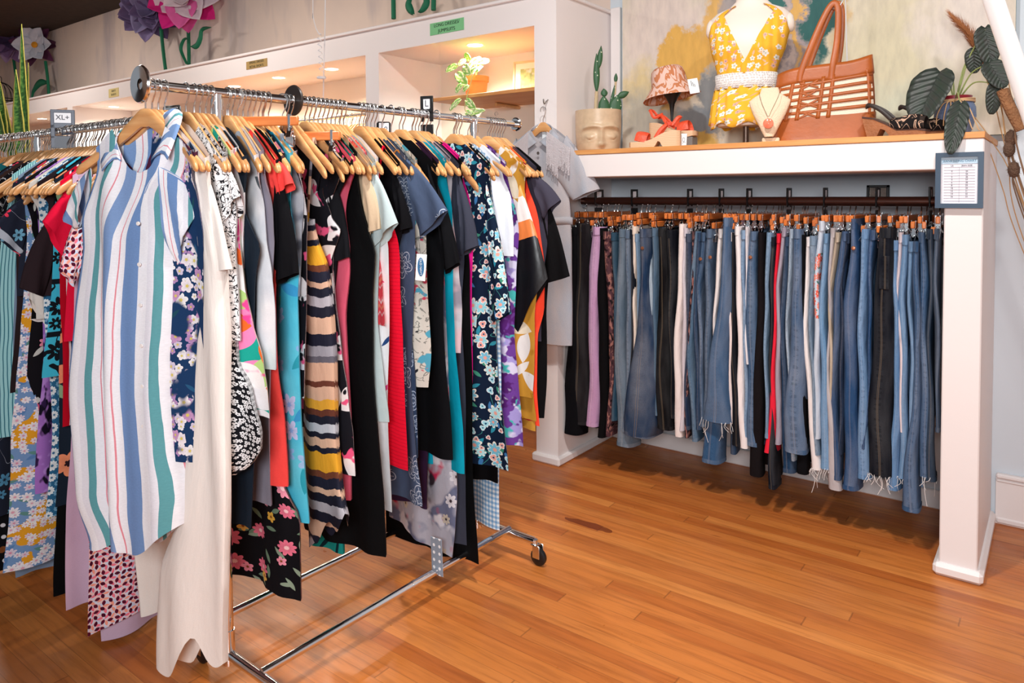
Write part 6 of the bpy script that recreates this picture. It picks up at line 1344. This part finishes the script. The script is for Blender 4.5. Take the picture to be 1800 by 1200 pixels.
# ---------------------------------------------------------------- denim shirt dress hung on the block's front face
hk = atY(958, 182, YF-.03); hx = hk.x
t = thing('coat_hook', 'small metal coat hook screwed to the white block', 'hook', (hx, YF, hk.z+.01))
MB().lathe([(0, -.004), (.013, -.004), (.014, 0)], (0, 0, .012), 16, M=Matrix.Rotation(PI/2, 3, 'X')).tube(spline([(0, -.002, .012), (0, -.022, .0), (0, -.034, -.012), (0, -.042, -.004), (0, -.044, .012)], 5), .0032, 8).build('hook_body', simple('brushed_nickel', '9a9490', .35, 1), t)
fd = Frame((hx, YF-.048, hk.z-.034), (math.cos(.05), math.sin(.05), 0), (-math.sin(.05), math.cos(.05), 0))
o = shirt_hanger(fd.o, .05, 'orange wooden hanger on the block hook holding the denim jumpsuit'); o.scale = (.9, 1, 1)
n = N('washed_denim'); v = n.uv(); x, y, _ = n.sep(v)
c = n.mix(n.ramp(n.noise(n.vmath('MULTIPLY', v, (5, 2, 1)), 1.6, 3, .6)[0], [(.35, (0, 0, 0)), (.65, (1, 1, 1))]), lin('bfb7b8'), lin('abb0ba')); MATS['washed'] = n.cloth(n.mul(c, n.ramp(n.noise(v, 300)[0], [(.3, (.86, .87, .9)), (.7, (1.03, 1.03, 1.03))])))
Rr = [fd.loc(*p) for p in ((1003, 232), (996, 300), (1001, 340), (1004, 380), (1006, 430), (1006, 520), (1006, 607))]; zb = Rr[-1][1]
Rr[0] = (.2, Rr[0][1]); Ll = [(-w, z) for w, z in Rr]
dj = cloth_body(fd, Rr, Ll, MATS['washed'], 'denim_jumpsuit', seed=5, neck=.06, nd=.09, fold=.006, t0=.028, nv=44)
tag(dj, 'washed grey denim belted jumpsuit with sparkling fringe on the yoke, hung on the block', 'jumpsuit')
sl_ = [fd.loc(*p) for p in ((1000, 238), (1053, 332), (1008, 352), (984, 318))]; sleeve(fd, sl_, MATS['washed'], dj, 3, th=.03); sleeve(fd, [(-w, z) for w, z in sl_], MATS['washed'], dj, 4, th=.03)
bz = fd.loc(980, 388)[1]; m = MB(); bel = []
for dz in (-.018, .018): bel.append([fd.pt(Rr[3][0]*1.04*math.cos(a), -.034*math.sin(a)*1.25, bz+dz+.004*math.sin(3*a))-fd.o for a in [2*PI*i/36 for i in range(36)]])
m.grid(bel, None, True); solidify(m.build('belt', MATS['washed'], dj, 70), .003)
MB().tube(spline([fd.pt(.01, -.05, bz)-fd.o, fd.pt(.03, -.06, bz-.03)-fd.o, fd.pt(.02, -.055, bz-.09)-fd.o], 5), .006, 7, flat=.4).tube(spline([fd.pt(.01, -.05, bz)-fd.o, fd.pt(-.02, -.06, bz-.03)-fd.o, fd.pt(-.015, -.055, bz-.12)-fd.o], 5), .006, 7, flat=.4).build('belt_knot', MATS['washed'], dj, 70)
for sg in (-1, 1):
    ins = [(sg*.012, .0, -.066), (sg*.05, -.01, -.082), (sg*.062, -.03, -.12), (sg*.008, -.05, -.165)]; out = [(sg*.014, .006, -.09), (sg*.085, -.008, -.115), (sg*.11, -.036, -.165), (sg*.07, -.058, -.205)]
    A, B = spline(ins, 6), spline(out, 6); m = MB(); m.grid([[fd.pt(*a.lerp(b_, f))-fd.o for a, b_ in zip(A, B)] for f in (0, .33, .66, 1)]); solidify(m.build('collar', MATS['washed'], dj, 70), .003)
FRG = simple('sequin_fringe', 'dcd6da', .3, .25); m = MB(); rd = random.Random(8)
for i in range(420):
    sg = -1 if i % 2 else 1; w = sg*rd.uniform(.055, .185); z0 = hanger_z(w)+.012-.006; l = rd.uniform(.08, .16)*(1.25 if abs(w) < .12 else .9); k = int(l/.008)
    for j in range(k): 
        p_ = fd.pt(w+rd.uniform(-.0012, .0012), -.056-.006*min(1, j/6), z0-.008*j-.012)-fd.o; m.box(p_, (.0022, .002, .006), R=Matrix.Rotation(rd.uniform(-.5, .5), 3, 'X'))
m.build('sequin_fringe', FRG, dj, 0)
MB().lathe([(0, -.003), (.007, -.002), (.008, 0)], fd.pt(.0, -.052, -.22)-fd.o, 14, M=Matrix.Rotation(PI/2, 3, 'X')).build('button', simple('brushed_nickel', '9a9490', .35, 1), dj)
MB().box(fd.pt(0, .012, -.125)-fd.o, (.026, .002, .05)).build('neck_label', simple('tag_white', 'eef2f6', .6), dj)
m = MB(); m.tube([fd.pt(0, -.046, bz-.05)-fd.o, fd.pt(.004, -.046, (bz+zb)/2)-fd.o, fd.pt(0, -.044, zb+.01)-fd.o], .003, 6); m.build('front_seam', simple('seam_tan', 'a98f86', .9), dj)
# ---------------------------------------------------------------- lit cubby: shelf, trailing plant, small frame
t = thing('cubby_shelf', 'small wooden shelf inside the lit cubby beside the white block', 'shelf', (-2.56, 3.48, 1.962))
MB().box((0, 0, 0), (.78, .50, .02), bev=.002).build('shelf_plank', PLY, t)
for x in (-.12, .30): MB().tube([(x, .02, -.022), (x, .26, -.022)], .011, 10).build('shelf_peg', HWOOD, t)
for x in (-.30, .18): m = MB(); m.lathe([(0, -.004), (.012, -.003), (.013, 0)], (-2.56+x, 3.738, 1.915), 14, M=Matrix.Rotation(PI/2, 3, 'X')); tag(m.build('wall_bolt', simple('bolt_grey', '6a6460', .5, .6)), ('round bolt cap on the wall under the cubby shelf\'s left part' if x < 0 else 'round bolt cap on the wall under the cubby shelf\'s right part'), 'bolt')
tp = Vector((atY(837, 165, 3.42).x, 3.42, 1.9722)); q = sc(tp)
t = thing('terracotta_pot', 'orange terracotta pot on the cubby shelf', 'plant pot', tp)
TC = simple('terracotta', 'd97f45', .8, var=.1); h_ = 38*q
MB().lathe([(0, 0), (17*q, 0), (20.5*q, h_*.75), (20*q, h_*.75), (22.5*q, h_*.76), (23*q, h_), (21*q, h_), (20*q, h_*.88), (0, h_*.86)], n=36).build('pot_body', TC, t, 40)
n = N('variegated'); v = n.uv(); MATS['vleaf'] = n.fin(n.blotch(n.mix(n.noise(v, 3)[0], lin('5f9a3c'), lin('86b84a')), v, 2.2, ['dfe0a8', 'eef0cc'], [.55, .62], .04), .4)
pv = thing('trailing_plant', 'variegated trailing vine with heart leaves spilling from the terracotta pot', 'plant', tp+Vector((0, 0, h_*.86))); o0 = pv.location.copy(); rd = random.Random(21)
VINE = simple('vine_green', 'b7b070', .6)
def vine(pts, Ys): 
    P0 = [atY(x, y, Y)-o0 for (x, y), Y in zip(pts, Ys)]; S_ = spline([Vector((0, 0, 0))]+P0, 8); MB().tube(S_, .0028, 6).build('vine', VINE, pv)
vine([(836, 118), (812, 112), (795, 122)], (3.36, 3.34, 3.32)); vine([(833, 128), (822, 165), (817, 190), (822, 200)], (3.24, 3.18, 3.17, 3.17)); vine([(838, 112), (842, 100)], (3.4, 3.4)); vine([(842, 108), (850, 104)], (3.36, 3.36))
for (bx, by, tx, ty, wd, Y) in ((824, 104, 818, 94, 7, 3.36), (816, 107, 806, 114, 7, 3.33), (826, 117, 836, 105, 9, 3.34), (832, 112, 843, 103, 8, 3.36), (842, 110, 858, 107, 7, 3.36), (800, 117, 784, 124, 8, 3.32), (806, 132, 818, 147, 9, 3.28), (810, 150, 802, 162, 7, 3.24), (822, 152, 815, 160, 6, 3.2), (806, 178, 791, 192, 8, 3.18), (822, 178, 833, 190, 7, 3.18), (822, 198, 834, 206, 6, 3.17), (826, 200, 848, 193, 6, 3.17), (818, 118, 824, 130, 8, 3.3), (836, 121, 828, 128, 6, 3.3), (846, 118, 838, 126, 7, 3.31)):
    a = atY(bx, by, Y); b = atY(tx, ty, Y-.02); d = b-a; m = leaf_mb(d.length*1.1, wd*sc(a), 10, 6, .1, .2, heart=.8, T=orient(a-o0, d, (rd.uniform(-.3, .3), -1, .5))); solidify(m.build('leaf', MATS['vleaf'], pv, 80), .001)
a = atY(905, 160, 3.66); t = thing('photo_frame', 'pale small framed photograph leaning at the right end of the cubby shelf', 'picture frame', (a.x+.105, 3.64, 1.9722), 0); t.rotation_euler = (-.08, 0, .12)
w, h = .20, .235; m = MB()
for sx in (-1, 1): m.box((sx*(w/2-.007), 0, h/2), (.014, .014, h), bev=.002).box((0, 0, h/2+sx*(h/2-.007)), (w-.028, .014, .014), bev=.002)
m.build('frame', simple('blond_frame', 'd8bf9a', .5), t); MB().box((0, .002, h/2), (w-.026, .004, h-.026)).build('mat_board', simple('mat_cream', 'efe8da', .7), t)
n = N('snapshot'); v = n.obj(); MATS['snap'] = n.fin(n.blotch(n.ramp(n.noise(v, 30, 4)[0], [(.3, '6f7f4a'), (.6, 'a9b478'), (.8, 'cfd0a8')]), v, 14, ['d8d0cc'], .66, .04), .6); MB().box((0, -.0015, h/2+.01), (.10, .003, .115)).build('photo', MATS['snap'], t)
# rails and crowded hangers inside the long cubby
RAILZ = 1.955
t = thing('cubby_rail', 'thin metal rail inside the lit cubby behind the front rack', 'rod', (-5.5, 3.46, RAILZ)); MB().tube([(-2.03, 0, 0), (2.05, 0, 0)], .012, 12).build('rail_tube', CHROME, t)
rd = random.Random(17)
for i in range(70):
    x = -3.50-.027*i+rd.uniform(-.008, .008); shirt_hanger((x, 3.46, RAILZ), PI/2+rd.uniform(-.12, .12), 'wooden hanger on the rail inside the lit cubby', 'hangers inside the lit cubby')
for i, (x, c, nm, lab, cat) in enumerate(((-3.62, '1b1a1e', 'jacket', 'black jacket shoulder inside the lit cubby, nearest the white divider', 'jacket'), (-3.78, 'c23a32', 'top', 'red top inside the lit cubby just left of the black jacket', 'top'), (-3.92, 'b9b7b8', 'cardigan', 'light grey cardigan inside the lit cubby', 'cardigan'), (-4.06, '5d5a60', 'cardigan', 'charcoal knit cardigan inside the lit cubby', 'cardigan'), (-4.25, 'efe4d4', 'shirt', 'ivory shirt inside the lit cubby behind the round black disc', 'shirt'), (-4.5, '3f4a5c', 'jacket', 'navy jacket inside the lit cubby further left', 'jacket'), (-4.8, 'e9ded0', 'shirt', 'off white shirt inside the lit cubby, farthest left', 'shirt'))):
    fr = Frame((x, 3.46, RAILZ), (0, -1, 0), (-1, 0, 0)); R = [(.15, -.16), (.22, -.24), (.21, -.5), (.22, -1.0)]
    ob = cloth_body(fr, R, [(-w_, z_) for w_, z_ in R], solid(c), nm, seed=i, nv=20, nu=16, nd=.03); tag(ob, lab, cat); shirt_hanger(fr.o, PI/2, 'wooden hanger holding the '+' '.join(lab.split()[:9]))
# ---------------------------------------------------------------- giant paper flowers on top of the cubby wall
PAPER = {}
def paper(c, tr=None): return simple('paper_'+c, c, .8, bump=(12, .2), var=.12)
GREEN = simple('paper_stem_green', '12704e', .7)
def flower(label, px, py, rad, rings, Y=3.60, center=None, stem=None, sleaves=(), face=.75):
    c = atY(px, py, Y); t = thing('paper_flower', label, 'paper flower', c); s_ = sc(c); R = rad*s_; rd = random.Random(label)
    for (k, rr, wd, lift, cols) in rings:
        for i in range(k):
            a = 2*PI*(i+rd.uniform(-.2, .2))/k; d = Vector((math.cos(a), -lift, math.sin(a))); m = leaf_mb(R*rr*rd.uniform(.9, 1.08), R*wd, 10, 6, rd.uniform(-.25, .2), .45, 1.2, T=Matrix.Rotation(face, 4, 'Z') @ orient((0, -.01-.02*lift, 0), d, (math.cos(a)*lift, -1, math.sin(a)*lift))); solidify(m.build('petal', paper(cols[i % len(cols)]), t, 80), .002)
    if center: MB().lathe([(0, .03), (.02, .026), (.036, .01), (.03, 0)], (.028, -.028, 0), 16, M=Matrix.Rotation(face, 3, 'Z') @ Matrix.Rotation(PI/2, 3, 'X')).build('flower_centre', simple('paper_centre', center, .9, bump=(80, 1.0)), t)
    if stem: MB().tube([p-c for p in spline([atY(x, y, Yy) for x, y, Yy in stem], 8)], .016, 10).build('stem', GREEN, t)
    for pts, w in sleaves:
        S_ = spline([atY(x, y, Y)-c for x, y in pts], 8); m = MB(); rows = []; uv = []
        for i, p in enumerate(S_):
            u = i/(len(S_)-1); d = (S_[min(i+1, len(S_)-1)]-S_[max(i-1, 0)]).normalized(); n_ = Vector((d.z, 0, -d.x)).normalized(); ww = w*s_*math.sin(PI*min(.97, max(.06, u**.8)))
            rows.append([p-n_*ww, p+Vector((0, -.02, 0)), p+n_*ww]); uv.append([(0, u), (.5, u), (1, u)])
        m.grid(rows, uv); solidify(m.build('stem_leaf', GREEN, t, 80), .002)
    return t
flower('dusky violet giant paper flower on the fascia, second from the right', 266, 18, 60, [(11, 1.0, .34, .12, ['5b4770', '6d5a86', '8a7aa6']), (9, .85, .34, .45, ['8f84ae', '76658f', '5b4770']), (7, .6, .24, .9, ['6d5a86', '8f84ae'])], stem=[(283, 50, 3.62), (287, 90, 3.6), (291, 122, 3.58)])
flower('pink and white giant paper flower, largest on the fascia', 328, -6, 70, [(9, 1.0, .36, .15, ['e0188a', 'ee5ca8', 'd8107c']), (7, .95, .38, .45, ['e6cfda', 'e2c6d4', 'f06ab0']), (5, .6, .28, .9, ['e9d6de'])], Y=3.54, stem=[(331, 50, 3.6), (332, 90, 3.6), (332, 113, 3.58)], sleaves=(([(330, 113), (319, 88), (324, 70), (331, 68)], 4), ([(337, 82), (346, 80), (352, 68), (356, 52), (372, 48)], 7)))
flower('mauve giant paper flower at the far left behind the snake plant', 20, 70, 46, [(11, 1.0, .3, .15, ['8a6796', '9c7aa6', 'a98ab0']), (9, .8, .3, .5, ['6a4c7c', '8a6796']), (6, .55, .2, .9, ['57406a'])], stem=[(24, 104, 3.62), (30, 150, 3.6), (33, 182, 3.58)])
flower('white giant paper flower with orange centre beside the snake plant', 64, 80, 40, [(8, 1.0, .24, .1, ['4a1838', '5a2048', 'd8d8e4']), (6, .98, .36, .35, ['dfdfea', 'd2d6e4'])], center='e89a20', stem=[(80, 108, 3.62), (84, 140, 3.6), (86, 167, 3.58)], sleaves=(([(84, 145), (70, 146), (60, 158), (58, 172)], 7),))
flower('green stemmed paper flower whose bloom rises above the picture top', 726, -150, 48, [(9, 1.0, .28, .2, ['e8e2ea', 'd4c6dc']), (7, .75, .28, .6, ['f0d8e4'])], Y=3.58, stem=[(690, -120, 3.62), (691, -40, 3.6), (692, 33, 3.58)], sleaves=(([(728, 26), (718, 8), (726, -10)], 8), ([(738, 22), (750, 4), (742, -22)], 8)))
flower('second tall paper flower right of the green leaves, bloom out of view', 768, -130, 44, [(9, 1.0, .28, .2, ['f0b8cc', 'e890b0']), (7, .75, .28, .6, ['f6d0dc'])], Y=3.60, stem=[(764, -100, 3.62), (763, -40, 3.6), (762, 18, 3.58)])
# bird cage at the far left of the fascia
c = atY(2, 182, 3.5); t = thing('bird_cage', 'black wire bird cage on the fascia at the far left edge', 'bird cage', (c.x, 3.5, 2.437)); IR = simple('black_iron', '1d1512', .6, .3)
R = 22*sc(c); h = 40*sc(c)
for k in range(16):
    a = 2*PI*k/16; MB().tube(spline([(R*math.cos(a), R*math.sin(a), 0), (R*math.cos(a), R*math.sin(a), h*.55), (R*.9*math.cos(a), R*.9*math.sin(a), h*.95), (R*.5*math.cos(a), R*.5*math.sin(a), h*1.25), (0, 0, h*1.36)], 5), .0035, 5).build('cage_wire', IR, t)
m = MB()
for z in (.01, h*.5, h*.62): m.tube([(R*math.cos(2*PI*k/32), R*math.sin(2*PI*k/32), z) for k in range(32)], .0045, 6, closed=True)
m.build('cage_ring', IR, t); MB().tube(arc((0, 0, h*1.45), .04, -PI/2, 1.5*PI, 20), .004, 6).build('cage_loop', IR, t)
# snake plant on a tall stand behind the left rail
sp = atZ(28, 300, 1.36); bx = Vector((-4.55, 2.05, 0)); bx.x = atY(32, 236, 2.05).x
t = thing('plant_stand', 'tall dark plant stand hidden behind the left rail', 'plant stand', bx); MB().box((0, 0, 1.18), (.34, .34, .03), bev=.004).build('stand_top', simple('dark_wood', '3a271c', .5), t)
for sx in (-1, 1):
    for sy in (-1, 1): MB().box((sx*.14, sy*.14, .583), (.03, .03, 1.166), bev=.003).build('leg', simple('dark_wood', '3a271c', .5), t)
t = thing('plant_pot', 'white pot of the snake plant behind the left rail', 'plant pot', bx+Vector((0, 0, 1.1952))); MB().lathe([(0, 0), (.09, 0), (.12, .2), (.112, .2), (.1, .17), (0, .165)], n=28).build('pot_body', simple('white_ceramic', 'e8e4e0', .3), t)
n = N('snake_leaf'); v = n.uv(); x, y, _ = n.sep(v); ax = n.math('ABSOLUTE', n.math('SUBTRACT', x, .5)); bd = n.ramp(n.noise(n.vmath('MULTIPLY', v, (3, 34, 1)), 1, 3)[0], [(.4, '2c5a2a'), (.52, '4c7f3a'), (.62, '6f9a4c')]); MATS['snakeleaf'] = n.fin(n.mix(n.math('GREATER_THAN', ax, .38), bd, lin('c9c05a')), .4)
pl = thing('snake_plant', 'tall snake plant with yellow-edged leaves rising at the left edge', 'plant', bx+Vector((0, 0, 1.36))); o0 = pl.location.copy()
for (bx_, by_, tx_, ty_, wd, Y) in ((47, 245, 38, 42, 8, 2.0), (38, 245, 28, 122, 10, 1.95), (47, 245, 42, 140, 8, 2.05), (8, 245, 2, 150, 11, 2.0), (4, 240, -6, 176, 8, 1.98), (46, 246, 50, 110, 6, 2.12), (20, 250, -14, 90, 8, 2.1)):
    a = atY(bx_, by_, Y); b = atY(tx_, ty_, Y); d = b-a; a0 = a-d*.25; m = leaf_mb((b-a0).length, wd*1.5*sc(a), 16, 6, .0, .30, 2.2, T=orient(a0-o0, d, (.35, -1, 0))); solidify(m.build('leaf', MATS['snakeleaf'], pl, 80), .004)
# cap lying on the stand top edge beside the plant
cp = atY(26, 236, 1.62); t = thing('baseball_cap', 'grey and white cap lying on the hooks of the left rail below the snake plant', 'cap', (cp.x, 1.20, BZ2+.022), 2.6)
m = MB(); rows = []; uv = []
for i in range(9):
    a = i/8*PI/2; rows.append([(.072*math.cos(a)*math.cos(2*PI*k/28), .085*math.cos(a)*math.sin(2*PI*k/28), .055*math.sin(a)) for k in range(28)]); uv.append([(k/28, i/8) for k in range(28)])
m.grid(rows, uv, True); m.build('cap_crown', simple('cap_white', 'dcd8d8', .9), t, 60)
m = MB(); m.grid([[(.068*math.cos(a)*s2, .08*math.sin(a)*s2-(0), .004-.02*(s2-1)**2*8) for a in [-1.2+2.4*i/12 for i in range(13)]] for s2 in (1, 1.3, 1.65)]); solidify(m.build('cap_brim', simple('cap_grey', '5a5652', .8), t, 60), .004)
text_mesh('cap_lettering', 'NIKE', .02, simple('tag_white', 'eef2f6', .6), t, (.09, 0, .012), (0, 0, PI/2))
# curling ribbon hanging from a balloon out of view
a = atY(568, -260, 2.62); rp = atY(565, 160, 2.62); ae = atY(569, 200, 2.62)
t = thing('balloon_ribbon', 'white curling balloon ribbon hanging down in front of the cubby wall', 'ribbon', rp); RB = simple('ribbon_white', 'e9e4e6', .35)
def rib(pts, nm, w=.0045): MB().tube([p-rp for p in pts], w, 6, True, flat=.25, up=(1, 0, 0)).build(nm, RB, t, 80)
rib([atY(x, y, 2.62) for x, y in ((574, -400), (572, -10), (571, 60), (569, 130), (568, 186))], 'straight_ribbon')
top = spline([atY(x, y, 2.60) for x, y in ((550, -400), (550, -5), (550, 25), (555, 48), (561, 60))], 8); curl = []
for i in range(90):
    u = i/89; p = atY(561+4*u, 60+66*u, 2.60); curl.append(p+Vector((.010*math.cos(u*38), .010*math.sin(u*38), 0)))
for i in range(30): p = atY(565, 134+4*i/29, 2.60); curl.append(p+Vector((.024*math.cos(i*.45), .024*math.sin(i*.45), 0)))
rib(top+curl, 'curled_ribbon', .0036)
